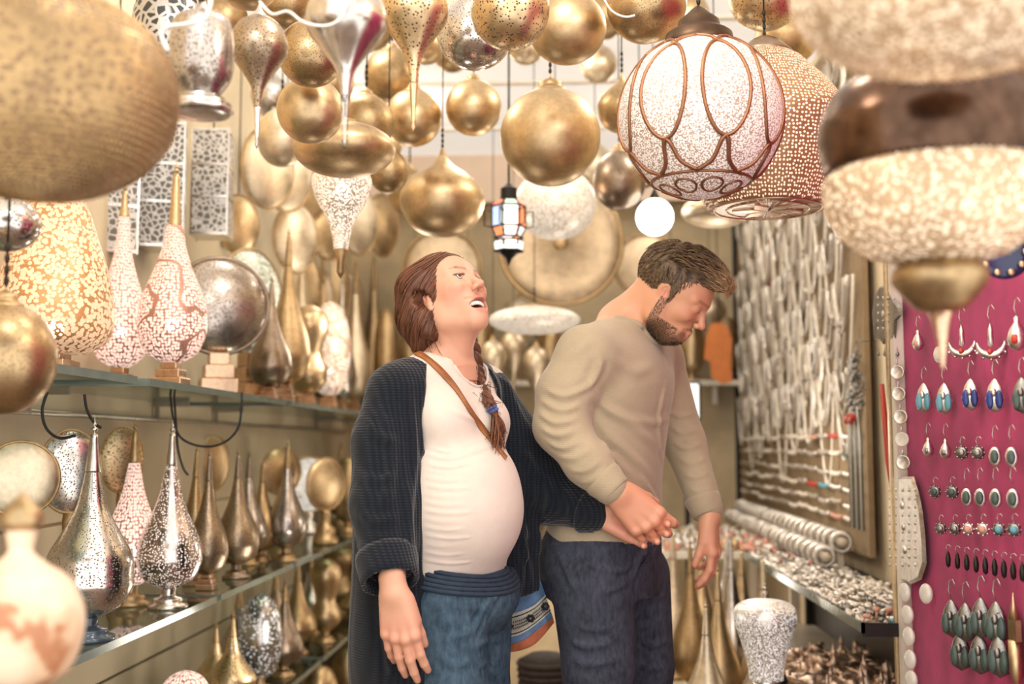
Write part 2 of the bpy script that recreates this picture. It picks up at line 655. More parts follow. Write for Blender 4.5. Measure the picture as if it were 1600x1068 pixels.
def struct(name, me, mat):
    o = link(name, me, mat); o['kind'] = 'structure'; return o
def boxmesh(x0, x1, y0, y1, z0, z1):
    return MB().box(((x0 + x1) / 2, (y0 + y1) / 2, (z0 + z1) / 2), (x1 - x0, y1 - y0, z1 - z0)).mesh(False)

struct('floor', boxmesh(XL - .1, XR + .1, -.2, YB + .1, -.1, 0), M_floor)
struct('ceiling', MB().add([(XL - .1, .75, ZC), (XR + .1, .75, ZC), (XR + .1, YB + .1, ZC), (XL - .1, YB + .1, ZC)], [(0, 3, 2, 1)]).mesh(False), M_ceil)
struct('wall_left', boxmesh(XL - .1, XL, .6, YB, 0, ZC), M_wall)
struct('wall_right', boxmesh(XR, XR + .1, 1.4, YB, 0, ZC), M_wall)
struct('wall_back', boxmesh(XL - .1, XR + .1, YB, YB + .1, 0, ZC), M_wall2)
# canvas seams and beams of the ceiling
for i, y in enumerate((4.55, 5.35, 6.15)):
    struct('trim_%d' % (i + 1), boxmesh(XL, XR, y, y + .035, ZC - .012, ZC + .001), M_cream)
struct('trim_4', boxmesh(XL, XR, 6.75, 6.92, 2.66, ZC + .001), M_beam)
# grooved cream back panels behind the left shelves
for i, (z0, z1) in enumerate(((.02, .487), (.497, .98), (.99, 1.62), (1.63, 2.3))):
    struct('trim_%d' % (5 + i), boxmesh(XL - .002, XL + .018, .8, YB - .02, z0, z1), M_wall)
struct('trim_9', boxmesh(XL - .004, XL + .006, .8, YB - .02, .486, .498), M_dark)
# picture rail with cable on the left wall
ropes = MB().tube([(XL + .03, 1.2, 1.285), (XL + .03, 7.1, 1.285)], .008, 8).mesh()
struct('trim_10', ropes, simple('steel_rail', srgb(190, 184, 172), .3, .9))

# ------------------------------------------------ glass shelves on the left
M_steel = simple('shelf_steel', srgb(170, 164, 154), .3, .9)
SH = {'u': 1.357, 'l': .774, 'b': .346}
def shelf_segment(z, y0, y1, x1, label, group=None):
    t = thing('glass_shelf', label, 'shelf', ((XL + x1) / 2 + .01, (y0 + y1) / 2, z - .012), 0, group)
    w = x1 - XL - .022; L = y1 - y0
    part('pane', MB().box((0, 0, .006), (w, L, .0115)).mesh(False), M_glass, t)
    fr = MB()
    fr.box((w / 2 + .002, 0, .004), (.0045, L, .018))
    fr.box((0, -L / 2 - .002, .004), (w, .0045, .018)); fr.box((0, L / 2 + .002, .004), (w, .0045, .018))
    part('polished_edge', fr.mesh(False), M_glass_edge, t)
    for dy in (-L * .35, L * .35):
        br = MB()
        br.box((-w / 2 + .06, dy, -.008), (.12, .012, .016)).box((-w / 2 + .012, dy, -.035), (.012, .014, .06))
        part('bracket', br.mesh(False), M_steel, t)
    return t
shelf_segment(SH['u'], 1.35, 2.58, -1.0, 'near length of the upper glass shelf, under the orange glowing lamps')
shelf_segment(SH['u'], 2.66, 3.97, -1.0, 'middle length of the upper glass shelf under the dark disc lamp')
shelf_segment(SH['u'], 4.03, 6.6, -1.0, 'far length of the upper glass shelf, ending behind the woman')
shelf_segment(SH['l'], 1.75, 3.22, -1.0, 'near length of the middle glass shelf under the big silver lamps')
shelf_segment(SH['l'], 3.26, 4.12, -1.0, 'short middle-height glass shelf under the dark brown lamps')
shelf_segment(SH['l'], 4.16, 6.6, -1.0, 'far length of the middle glass shelf with the white disc lamp')
shelf_segment(SH['b'], 2.9, 4.6, -1.0, 'lowest glass shelf, near length under the brass cone lamps')
shelf_segment(SH['b'], 4.65, 6.6, -1.0, 'lowest glass shelf, far length by the woman\'s legs')

# black cables looping below the upper shelf
M_cable = simple('black_cable', srgb(26, 24, 24), .5)
def cable(label, pts, Y, r=.0035, mat=None, name='power_cable'):
    pp = spline([tuple(P(x, y, Y + (p[0] if p else 0))) for x, y, *p in pts], 6)
    me = MB().tube(pp, r, 8).mesh()
    o = link(name, me, mat or M_cable)
    return tag(o, label, 'cable')
cable('black cable curving down below the near upper shelf beside the pale disc', [(74, 612), (66, 640), (72, 668), (92, 684), (118, 680)], 2.5)
cable('short black cable bending behind the tip of the big silver lamp', [(132, 616), (136, 640), (147, 660), (158, 668)], 2.6)
cable('black cable hanging in a wide loop under the middle upper shelf', [(266, 612), (270, 650), (280, 680), (302, 694), (330, 697), (355, 688), (372, 668), (377, 640), (378, 612)], 3.2)
cable('black cable dropping behind the silver lit lamp', [(272, 612), (275, 660), (278, 700), (286, 730), (294, 742)], 3.25)
# ================================================================= LAMPS
def metal(name, col, rough=.3, var=.22, scale=9, bump=.06):
    t = NT(name)
    co = t.coords()
    n = t.noise(co, scale, 5, .65)
    n2 = t.noise(co, scale * 9, 2)
    f = t.math('ADD', t.math('MULTIPLY', n, .7), t.math('MULTIPLY', n2, .3))
    c = t.ramp(f, [(.32, tuple(x * (1 - var * 1.6) for x in col)), (.66, tuple(min(1, x * (1 + var * .5)) for x in col))])
    r = t.math('ADD', t.math('MULTIPLY', n, .25), rough - .1)
    t.set(Base_Color=c, Roughness=r, Metallic=1.0)
    t.bump(f, bump, .006)
    return t.m

def pierced(name, col, hole=(.02, .012, .006), scale=120, thr=.32, rough=.34, lit=0.0, see=.0, rnd_=.85, metal_=1.0, motif=0.0, lattice=False, glow=(1, .78, .52), var=.2, cyl=0.0):
    """sheet metal punched with small holes; lit: light comes out of the holes"""
    t = NT(name)
    co = t.coords()
    v = t.n('ShaderNodeTexVoronoi', feature='DISTANCE_TO_EDGE' if lattice else 'F1')
    v.inputs['Scale'].default_value = scale
    if cyl:                 # rows of holes wrapped round the axis of the lamp
        v.voronoi_dimensions = '2D'
        sp = t.n('ShaderNodeSeparateXYZ'); cb = t.n('ShaderNodeCombineXYZ'); t.l(co, sp.inputs[0])
        t.l(t.math('MULTIPLY', t.math('ARCTAN2', sp.outputs[1], sp.outputs[0]), cyl), cb.inputs[0]); t.l(sp.outputs[2], cb.inputs[1])
        co_v = cb.outputs[0]
    else: co_v = co
    v.inputs['Randomness'].default_value = rnd_
    t.l(co_v, v.inputs['Vector'])
    d = v.outputs['Distance']
    r_ = t.n('ShaderNodeMapRange')
    r_.inputs['From Min'].default_value = thr - .05
    r_.inputs['From Max'].default_value = thr + .05
    t.l(d, r_.inputs['Value'])
    m = r_.outputs[0]                       # 1 = beyond threshold
    hole_mask = m if lattice else t.math('SUBTRACT', 1.0, m)
    if motif:
        w = t.noise(co, motif, 1, .3)
        band = t.math('ABSOLUTE', t.math('SUBTRACT', w, .5))
        keep = t.n('ShaderNodeMapRange'); keep.inputs['From Min'].default_value = .018; keep.inputs['From Max'].default_value = .03
        t.l(band, keep.inputs['Value'])
        hole_mask = t.math('MULTIPLY', hole_mask, keep.outputs[0])
    n = t.noise(co, 8, 4)
    base = t.ramp(n, [(.3, tuple(x * (1 - var) for x in col)), (.7, tuple(min(1, x * (1 + var * .6)) for x in col))])
    c = t.mixc(hole_mask, base, hole)
    t.set(Base_Color=c, Roughness=rough)
    t.l(t.math('MULTIPLY', t.math('SUBTRACT', 1.0, hole_mask), metal_), t.bsdf.inputs['Metallic'])
    t.bump(m if not lattice else t.math('SUBTRACT', 1.0, m), .35, .002)
    if lit:
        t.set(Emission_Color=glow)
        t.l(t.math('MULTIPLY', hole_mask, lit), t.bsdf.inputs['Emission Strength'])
    if see:
        tr = t.n('ShaderNodeBsdfTransparent')
        mx = t.n('ShaderNodeMixShader')
        t.l(t.math('MULTIPLY', hole_mask, see), mx.inputs[0])
        t.l(t.bsdf.outputs[0], mx.inputs[1]); t.l(tr.outputs[0], mx.inputs[2])
        t.l(mx.outputs[0], t.out.inputs[0])
    return t.m

GOLD = (.68, .51, .30); GOLDB = (.52, .37, .20); SILV = (.70, .65, .60); BRWN = (.36, .28, .21); PALE = (.80, .68, .50)
M_gold = metal('brushed_gold', GOLD, .38)
M_goldb = metal('aged_brass', GOLDB, .42, .3)
M_pale = metal('pale_champagne_brass', PALE, .42)
M_silver = metal('tarnished_silver', SILV, .22, .25)
M_brown = metal('browned_metal', BRWN, .34, .3)
M_wire = simple('dark_iron_wire', srgb(50, 44, 38), .5, .7)
M_whitewire = simple('white_flex', srgb(228, 222, 212), .4)
MP_gold = pierced('gold_pierced', GOLD, scale=150, thr=.30)
MP_goldf = pierced('gold_fine_pierced', GOLDB, scale=260, thr=.26)
MP_silver = pierced('silver_pierced', SILV, (.10, .07, .05), scale=170, thr=.28, rough=.2)
MP_silverb = pierced('dark_silver_pierced', (.50, .44, .39), (.03, .02, .015), scale=190, thr=.32, rough=.25)
MP_brown = pierced('brown_pierced', (.42, .32, .22), (.03, .02, .01), scale=210, thr=.30)
MP_pink = pierced('rose_lit_pierced', (.62, .32, .24), (.9, .6, .5), scale=120, thr=.44, lit=.75, see=.12, motif=9, metal_=.3, glow=(1, .74, .64), cyl=.075, rnd_=.6)
MP_pinkf = pierced('rose_lit_fine', (.62, .32, .26), (.9, .6, .5), scale=110, thr=.46, lit=.75, see=.12, metal_=.3, glow=(1, .78, .68), cyl=.07, rnd_=.6)
MP_orange = pierced('amber_lit_basket', (.66, .34, .13), (.9, .6, .4), scale=105, thr=.58, lit=.33, see=.08, metal_=.3, glow=(1, .72, .45))
MP_star = pierced('copper_lit_dots', (.40, .22, .10), (1, .8, .6), scale=112, thr=.27, lit=.75, see=.1, rnd_=.5, metal_=.25, cyl=.19, glow=(1, .80, .62))
MP_cream = pierced('cream_lit_fine', (.82, .72, .58), (.9, .85, .75), scale=190, thr=.44, lit=.75, see=.1, metal_=.4, glow=(1, .93, .84))
MP_green = pierced('greenish_lit_pierced', (.50, .48, .36), (.8, .9, .8), scale=190, thr=.44, lit=.6, see=.05, motif=14, metal_=.5, glow=(.86, .96, .84))
MP_lattice = pierced('white_metal_lattice', (.66, .64, .60), (.14, .12, .10), scale=52, thr=.13, rough=.4, lattice=True, metal_=.2)
MP_lattice2 = pierced('silver_filigree_lattice', (.55, .52, .48), (.03, .03, .03), scale=52, thr=.15, rough=.35, lattice=True, metal_=.6)
M_basket = pierced('beaded_gold_basket', (.46, .31, .15), (.27, .16, .07), scale=100, thr=.42, rough=.42, metal_=.8, var=.45)
M_basket_lit = pierced('beaded_pearl_basket', (.66, .46, .28), (1, .85, .65), scale=125, thr=.42, rough=.5, lit=.22, metal_=.3, var=.4, glow=(1, .82, .60))
M_bulb = simple('bulb_glass', (1, 1, 1), .3, emis=(1, .9, .76, 1), estr=20)
M_bulbw = simple('opal_bulb', (1, 1, 1), .3, emis=(1, .97, .92, 1), estr=3.2)
M_block = metal('copper_block', (.72, .50, .34), .25)
M_dblock = simple('dark_blue_stone', srgb(70, 84, 96), .15, .2, .2, 20)
M_cut = glass_mat('cut_glass', (.96, .94, .92), 1.0, .12)

def bulb(t, z, r=.016):
    part('bulb', MB().ball((0, 0, z), r, 12, 8).mesh(), M_bulb, t)

def lathe_mesh(pr, seg=36, n=6, ry=1.0):
    return MB().lathe([(max(r, 1e-4), z) for r, z in spline(pr, n)], seg, ry=ry).mesh()

# ---------------- standing lamps (origin at the base)
def base_part(t, style, R, h, mat=None):
    if style == 'blocks':
        w = R * 1.25
        for k, (s_, z0, z1, rz) in enumerate(((1.15, 0, .40, .0), (.92, .40, .72, .0), (.62, .72, 1.0, .0))):
            me = MB().box((0, 0, (z0 + z1) / 2 * h), (w * s_, w * s_, (z1 - z0) * h * .96)).mesh(False)
            o = part('base_block', me, mat or M_block, t)
            bv = o.modifiers.new('bevel', 'BEVEL'); bv.width = .0025; bv.segments = 2
    else:
        pr = [(R * .98, 0), (R, h * .06), (R * .97, h * .20), (R * .74, h * .26), (R * .76, h * .42), (R * .70, h * .50), (R * .42, h * .56), (R * .34, h * .75), (R * .40, h * .92), (R * .34, h)]
        part('base', MB().lathe(pr, 32).mesh(), mat or M_goldb, t)

def finial_part(t, z, R, mat):
    m = MB().lathe([(max(.0008, r * R), z + q * R) for r, q in spline([(.55, 0), (.35, .5), (.95, 1.1), (.95, 1.7), (.3, 2.2), (.55, 2.8), (.2, 3.6), (.01, 5.2)], 4)], 14)
    part('finial', m.mesh(), mat, t)

def gourd(label, loc, H, R, body, neck=None, base='round', bmat=None, lit=False, group=None, name='table_lamp', fat=1.0, neckf=.80, rz=0.0):
    t = thing(name, label, 'lamp', loc, rz, group)
    hb = H * .11
    base_part(t, base, R * .62, hb, bmat)
    z = lambda q: hb + (H * .94 - hb) * q
    pr = [(.30 * R, z(0)), (.74 * R, z(.05)), (.98 * R, z(.15)), (R, z(.22)), (.88 * R * fat, z(.33)), (.58 * R * fat, z(.47)), (.36 * R, z(.60)), (.24 * R, z(.72)), (.17 * R, z(neckf))]
    part('pierced_body', lathe_mesh(pr), body, t)
    pr = [(.175 * R, z(neckf - .004)), (.185 * R, z(neckf)), (.12 * R, z(.92)), (.085 * R, z(1.0))]
    part('neck', lathe_mesh(pr, 18, 3), neck or M_goldb, t)
    finial_part(t, z(1.0), max(.0042, R * .085), neck or M_goldb)
    if lit: bulb(t, z(.2), .017)
    return t

def eggl(label, loc, H, R, body, base='round', bmat=None, lit=False, group=None, neck=None, waist=False):
    t = thing('table_lamp', label, 'lamp', loc, 0, group)
    hb = H * .13
    base_part(t, base, R * .68, hb, bmat)
    z = lambda q: hb + (H - hb) * q
    if waist: pr = [(.4 * R, z(0)), (.9 * R, z(.12)), (.95 * R, z(.26)), (.66 * R, z(.42)), (.74 * R, z(.55)), (R, z(.74)), (.85 * R, z(.90)), (.3 * R, z(.985)), (0, z(1))]
    else: pr = [(.35 * R, z(0)), (.75 * R, z(.10)), (.98 * R, z(.34)), (R, z(.5)), (.88 * R, z(.74)), (.5 * R, z(.93)), (0, z(1))]
    part('pierced_body', lathe_mesh(pr), body, t)
    if lit: bulb(t, z(.25), .017)
    return t

def discl(label, loc, H, R, face, rim=None, yaw=0.0, base='round', group=None, thick=.22, lit=False, tall=1.0, bmat=None):
    """flat round lamp standing on its edge; yaw = direction that the face looks to"""
    t = thing('disc_lamp', label, 'lamp', loc, yaw, group)
    hb = H - 2 * R * tall
    base_part(t, base, R * .52, max(hb, .02), bmat)
    m = MB()
    c = (0, 0, hb + R * tall)
    vs = []; seg = 48
    prof = [(0.0001, thick), (.35, thick * .93), (.68, thick * .68), (.88, thick * .38), (.97, thick * .14), (1.0, 0), (.97, -thick * .14), (.88, -thick * .38), (.68, -thick * .68), (.35, -thick * .93), (.0001, -thick)]
    m.lathe([(r * R, q * R) for r, q in prof], seg)
    me = m.mesh(); me.transform(Matrix.Translation(c) @ Matrix.Diagonal((1, 1, tall, 1)) @ Matrix.Rotation(PI / 2, 4, 'Y'))
    part('face', me, face, t)
    ring = [(0, R * 1.012 * math.cos(a), c[2] + R * 1.012 * tall * math.sin(a)) for a in [2 * PI * k / 48 for k in range(48)]]
    part('rim', MB().tube(ring, R * .045, 8, True).mesh(), rim or M_goldb, t)
    if lit: bulb(t, c[2], .017)
    return t

# ---------------- hanging lamps (origin at the top of the body, chain up to the ceiling)
def chain_part(t, ztop, mat=None, r=.0022, name='suspension_rod', z0=0.0):
    L = ZC - t.location.z
    if L < .02: return
    m = MB().tube([(0, 0, z0), (0, 0, L)], r, 6)
    m.lathe([(.022, L - .012), (.020, L - .002), (.006, L)], 12)
    for k in range(4):
        m.ball((0, 0, z0 + .01 + .018 * k), (.005, .005, .009), 6, 4)
    part(name, m.mesh(), mat or M_wire, t)

def hang(label, c, R, body, kind='globe', cap=None, ry=1.0, group=None, rod=None, lit=False, rz=0.0, H=None, spike=None):
    """c = centre of the widest section"""
    c = Vector(c)
    if kind == 'globe':
        top = ry * R
        pr = [(0.0, -top), (.30 * R, -.955 * top), (.58 * R, -.815 * top), (.82 * R, -.57 * top), (.96 * R, -.27 * top), (R, 0), (.965 * R, .26 * top), (.84 * R, .54 * top), (.62 * R, .785 * top), (.34 * R, .94 * top), (.2 * R, .97 * top)]
        capp = [(.36 * R, .90 * top), (.34 * R, .97 * top), (.24 * R, 1.03 * top), (.22 * R, 1.12 * top), (.13 * R, 1.19 * top), (.03 * R, 1.24 * top), (.015 * R, 1.34 * top)]
        ht = 1.34 * top
    elif kind == 'onion':
        top = ry * R
        pr = [(0.0, -top), (.45 * R, -.93 * top), (.82 * R, -.6 * top), (R, -.05 * top), (.9 * R, .35 * top), (.62 * R, .68 * top), (.34 * R, .9 * top), (.17 * R, 1.08 * top), (.07 * R, 1.25 * top)]
        capp = [(.10 * R, 1.18 * top), (.06 * R, 1.3 * top), (.05 * R, 1.38 * top), (.015 * R, 1.45 * top)]
        ht = 1.45 * top
    elif kind == 'drop':         # inverted teardrop with a long spike below
        top = ry * R; S = spike
        pr = [(.10 * R, -.60 * S), (.16 * R, -.47 * S), (.26 * R, -.36 * S), (.52 * R, -.24 * S), (.86 * R, -.10 * S), (R, 0.0), (.96 * R, .35 * top), (.74 * R, .72 * top), (.4 * R, .94 * top), (.2 * R, top)]
        capp = [(.28 * R, .96 * top), (.2 * R, 1.08 * top), (.1 * R, 1.2 * top), (.02 * R, 1.4 * top)]
        ht = 1.4 * top
    elif kind == 'bell':         # upright bowl on a ringed foot, hung up
        top = ry * R
        pr = [(.55 * R, -1.0 * top), (.62 * R, -.9 * top), (.92 * R, -.55 * top), (R, -.1 * top), (.97 * R, .4 * top), (.86 * R, .8 * top), (.5 * R, .98 * top), (.2 * R, top)]
        capp = [(.3 * R, .98 * top), (.18 * R, 1.08 * top), (.02 * R, 1.3 * top)]
        ht = 1.3 * top
    elif kind == 'star':
        top = ry * R
        pr = None; ht = 1.02 * R
    t = thing('hanging_lamp', label, 'lamp', (c.x, c.y, c.z + ht), rz, group)
    sh = lambda p: [(max(r, 1e-4), z - ht) for r, z in p]
    if kind == 'star':
        k = [(0.0001, -1.0), (.40, -1.0), (.66, -.985), (.70, -.93), (.86, -.60), (1.0, -.02), (.97, .05), (.70, .42), (.42, .72), (.30, .80)]
        q = []
        for a, b in zip(k[:-1], k[1:]):
            for i in range(4): q.append((a[0] + (b[0] - a[0]) * i / 4, a[1] + (b[1] - a[1]) * i / 4))
        q.append(k[-1])
        part('pierced_body', MB().lathe([(a * R, b * R - ht) for a, b in q], 44).mesh(), body, t)
        part('cap', MB().lathe([(a * R, b * R - ht) for a, b in [(.31, .78), (.31, .82), (.16, .96), (.08, 1.0), (.02, 1.02)]], 24).mesh(), cap or M_goldb, t)
        # petal plates and rings on the flat underside
        for a in range(6):
            an = a * PI / 3
            p = [(0, 0), (.20, .085), (.40, 0), (.20, -.085)]
            vs = []; m = MB()
            for dz in (-.004, .002):
                for x, y in p:
                    vs.append((R * (x * math.cos(an) - y * math.sin(an)), R * (x * math.sin(an) + y * math.cos(an)), -R - ht + dz - .001))
            m.add(vs, [(3, 2, 1, 0), (4, 5, 6, 7), (0, 1, 5, 4), (1, 2, 6, 5), (2, 3, 7, 6), (3, 0, 4, 7)])
            part('star_petal', m.mesh(False), M_block, t)
        for rr in (.46, .60):
            part('rim_ring', MB().tube([(R * rr * math.cos(x), R * rr * math.sin(x), -R * (1.0 if rr < .5 else .992) - ht) for x in [2 * PI * i / 40 for i in range(40)]], .0028, 6, True).mesh(), M_block, t)
    else:
        part('body' if body in (M_gold, M_goldb, M_pale, M_brown) else 'pierced_body', MB().lathe(sh(spline(pr, 5)), 44).mesh(), body, t)
        part('cap', MB().lathe(sh(spline(capp, 4)), 28).mesh(), cap or M_goldb, t)
    if kind == 'drop':
        S = spike
        p2 = [(.115 * R, -.575 * S), (.125 * R, -.60 * S), (.10 * R, -.66 * S), (.105 * R, -.67 * S), (.06 * R, -.88 * S), (.075 * R, -.90 * S), (.04 * R, -.915 * S), (.085 * R, -.945 * S), (.05 * R, -.965 * S), (.0001, -S)]
        part('spike', MB().lathe(sh(p2)[::-1], 20).mesh(), cap or M_goldb, t)
    if kind == 'bell':
        p2 = [(.50 * R, -1.42 * top), (.92 * R, -1.40 * top), (1.02 * R, -1.33 * top), (.96 * R, -1.27 * top), (.90 * R, -1.24 * top), (.96 * R, -1.18 * top), (.84 * R, -1.12 * top), (.70 * R, -1.10 * top), (.76 * R, -1.04 * top), (.56 * R, -.97 * top)]
        part('ringed_foot', MB().lathe(sh(p2), 40).mesh(), cap or M_silver, t)
    if lit: bulb(t, -ht, .02)
    chain_part(t, 0, rod, z0=-.005)
    return t

def HP(px, py, Y): return P(px, py, Y)
def RP(r, Y): return r * Y / FPX * 1.0

# ---------------- the two sharp lamps at upper right
def trellis_globe():
    Y = 2.42
    c = P(1094, 184, Y); R = RP(129, Y)
    mt = pierced('parchment_lit_speckle', (.46, .33, .26), (.82, .75, .70), scale=260, thr=.54, rough=.7, lit=.24, metal_=0.0, glow=(1, .88, .82), see=.05)
    ht = 1.42 * R
    t = thing('hanging_lamp', 'large white speckled globe lamp with brown oval trellis, upper right', 'lamp', (c.x, c.y, c.z + ht))
    pr = [(R * math.cos(a) if abs(a) < PI / 2 - .02 else 1e-4, R * math.sin(a) - ht) for a in [-PI / 2 + PI * k / 40 * .93 for k in range(41)]]
    part('globe', MB().lathe(pr, 64).mesh(), mt, t)
    def S(lon, lat, r=1.006):
        return (R * r * math.cos(lat) * math.cos(lon), R * r * math.cos(lat) * math.sin(lon), R * r * math.sin(lat) - ht)
    br = metal('bronze_band', (.36, .18, .10), .5); D = math.radians
    off = D(12)
    for k in range(8):
        L0 = off + k * PI / 4
        ov = [S(L0 + D(17) * math.sin(a) / 1.0, D(10) + D(37) * math.cos(a)) for a in [2 * PI * i / 40 for i in range(40)]]
        part('oval_band', MB().tube(ov, .0042, 6, True).mesh(), br, t)
        lo = [S(L0, D(-27)), S(L0 + D(3), D(-31)), S(L0 + D(8), D(-44)), S(L0 + D(22.5), D(-52))]
        lo2 = [S(L0, D(-27)), S(L0 - D(3), D(-31)), S(L0 - D(8), D(-44)), S(L0 - D(22.5), D(-52))]
        up = [S(L0, D(47)), S(L0 + D(6), D(55)), S(L0 + D(22.5), D(60)), S(L0 + D(22.5), D(68))]
        for pp in (lo, lo2, up, [S(L0, D(47)), S(L0 - D(6), D(55)), S(L0 - D(22.5), D(60))]):
            part('arch_band', MB().tube(spline(pp, 5), .0048, 6).mesh(), br, t)
    ring = [S(2 * PI * i / 60, D(-53)) for i in range(60)]
    part('ring_band', MB().tube(ring, .0034, 6, True).mesh(), br, t)
    for k in range(8):
        L0 = off + k * PI / 4
        part('underside_oval', MB().tube([S(L0 + D(18) * math.sin(a), D(-67) + D(8) * math.cos(a)) for a in [2 * PI * i / 24 for i in range(24)]], .0026, 6, True).mesh(), br, t)
    cp = [(.45, .87), (.47, .91), (.42, .98), (.41, 1.04), (.37, 1.07), (.27, 1.13), (.25, 1.22), (.16, 1.30), (.10, 1.36), (.05, 1.40), (.02, 1.42)]
    part('cap', MB().lathe([(a * R, b * R - ht) for a, b in cp], 36).mesh(), metal('dark_bronze_cap', (.11, .07, .045), .45), t)
    bulb(t, -ht + R * .15, .028)
    chain_part(t, 0, M_wire)
trellis_globe()
hang('copper faceted lamp with rows of tiny lit dots, behind the white trellis globe', P(1197, 192, 2.80), RP(139, 2.80), MP_star, 'star', cap=M_brown, lit=True)

# ---------------- foreground, out of focus
def big_basket(label, px, py, r, ry, Y, mat, name='hanging_lamp', seg=60):
    c = P(px, py, Y); R = RP(r, Y)
    return hang(label, c, R, mat, 'globe', ry=ry, cap=M_goldb)
# rows of beads stand proud on the nearest ones
def beaded(label, px, py, r, Y, prof, mat, cap=None, extra=None, rod=True, beadr=.0034, step=.0075, nolod=False):
    c = P(px, py, Y); R = RP(r, Y)
    top = max(z for _, z in prof) * R
    t = thing('hanging_lamp', label, 'lamp', (c.x, c.y, c.z + top))
    dense = spline([(a * R, b * R - top) for a, b in prof], 24)
    part('woven_body', MB().lathe([(max(a, 1e-4), b) for a, b in dense[::4] + [dense[-1]]], 56).mesh(), mat, t)
    m = MB(); acc = 0; prev = dense[0]; row = 0
    for q in dense:
        acc += math.hypot(q[0] - prev[0], q[1] - prev[1]); prev = q
        if acc >= step:
            acc = 0; row += 1
            n = max(6, int(2 * PI * q[0] / step))
            if q[0] < .01: continue
            for k in range(n):
                a = 2 * PI * (k + .5 * (row % 2)) / n
                x, y, z = q[0] * math.cos(a), q[0] * math.sin(a), q[1]
                e = beadr
                u = Vector((-math.sin(a), math.cos(a), 0)); w = Vector((0, 0, 1)); o = Vector((math.cos(a), math.sin(a), 0))
                p = Vector((x, y, z))
                m.add([p + u * e, p + w * e * 1.1, p - u * e, p - w * e * 1.1, p + o * e * .9], [(0, 1, 4), (1, 2, 4), (2, 3, 4), (3, 0, 4)])
    o = part('bead_rows', m.mesh(), mat, t); o['kind'] = 'stuff'
    if extra: extra(t, R, top)
    part('cap', MB().lathe([(.24 * R, -.03 * R), (.18 * R, .03 * R), (.05 * R, .09 * R), (.01, .10 * R)], 24).mesh(), cap or M_goldb, t)
    chain_part(t, 0, z0=.0)
    return t
EGG = [(0, -1), (.40, -.93), (.74, -.70), (.94, -.38), (1, 0), (.95, .33), (.80, .62), (.55, .84), (.22, .96)]
OBL = [(0, -.66), (.40, -.63), (.74, -.50), (.94, -.28), (1, 0), (.95, .25), (.78, .46), (.5, .62), (.2, .70)]
beaded('huge beaded gold lamp filling the upper left corner, out of focus', 62, 148, 218, 1.35, [(a, b * .78) for a, b in EGG], M_basket)
beaded('huge pale glowing beaded lamp filling the upper right corner', 1490, -34, 250, 1.08, [(a, b * .82) for a, b in OBL], M_basket_lit)

def band_lamp():
    Y = 1.45; c = P(1462, 250, Y); R = RP(178, Y)
    t = thing('hanging_lamp', 'blurred lamp with dark mirrored band over a beaded ring and brass spike', 'lamp', (c.x, c.y, c.z + R * .80))
    h = R * .80
    L = lambda pr, n=5, seg=56: MB().lathe([(max(a * R, 1e-4), b * R - h) for a, b in spline(pr, n)], seg).mesh()
    part('mirror_band', L([(.93, -.12), (.96, -.05), (1.0, .15), (.99, .35), (.86, .62), (.6, .74)]), metal('smoky_bronze_mirror', (.13, .075, .05), .2, .5, 5), t)
    part('upper_collar', L([(.61, .72), (.5, .80), (.2, .80), (.05, .8)], 4), M_goldb, t)
    part('beaded_ring', L([(.30, -.92), (.55, -.84), (.80, -.66), (.93, -.42), (.96, -.22), (.90, -.10)]), M_basket_lit, t)
    m = MB()
    for row, b in enumerate(np.arange(-.82, -.08, .044)):
        rr = np.interp(b, [-.92, -.84, -.66, -.42, -.22, -.10], [.30, .55, .80, .93, .96, .90]) * R
        n = int(2 * PI * rr / .0085)
        for k in range(n):
            a = 2 * PI * (k + .5 * (row % 2)) / n
            o = Vector((math.cos(a), math.sin(a), 0)); u = Vector((-math.sin(a), math.cos(a), 0)); w = Vector((0, 0, 1)); e = .0042
            p = Vector((rr * math.cos(a), rr * math.sin(a), b * R - h))
            m.add([p + u * e, p + w * e, p - u * e, p - w * e, p + o * e], [(0, 1, 4), (1, 2, 4), (2, 3, 4), (3, 0, 4)])
    o = part('bead_rows', m.mesh(), M_basket_lit, t); o['kind'] = 'stuff'
    part('lower_cup', L([(.10, -1.35), (.22, -1.30), (.38, -1.12), (.40, -1.0), (.32, -.90)]), M_goldb, t)
    part('spike', L([(.0, -1.85), (.02, -1.80), (.045, -1.6), (.08, -1.42), (.12, -1.33)], 5, 20), M_block, t)
    chain_part(t, 0)
band_lamp()

# small painted plate behind it
pl = P(1566, 394, 1.9)
t = thing('plate', 'small dark blue and gold enamel plate behind the mirrored band lamp', 'plate', tuple(pl), 0)
me = MB().lathe([(1e-4, -.004), (.03, -.004), (.045, .004), (.046, .006), (.03, 0), (1e-4, 0)], 32).mesh(); me.transform(Matrix.Rotation(PI / 2, 4, 'X')); part('dish', me, simple('navy_enamel', srgb(40, 46, 80), .2), t)
for k in range(10):
    a = k * PI / 5; part('gold_dot', MB().ball((.036 * math.cos(a), -.006, .036 * math.sin(a)), (.006, .003, .006), 8, 5).mesh(), M_gold, t)
part('hook', MB().tube([(0, 0, .046), (0, 0, .2), (0, 0, ZC - pl.z)], .0015, 6).mesh(), M_wire, t)

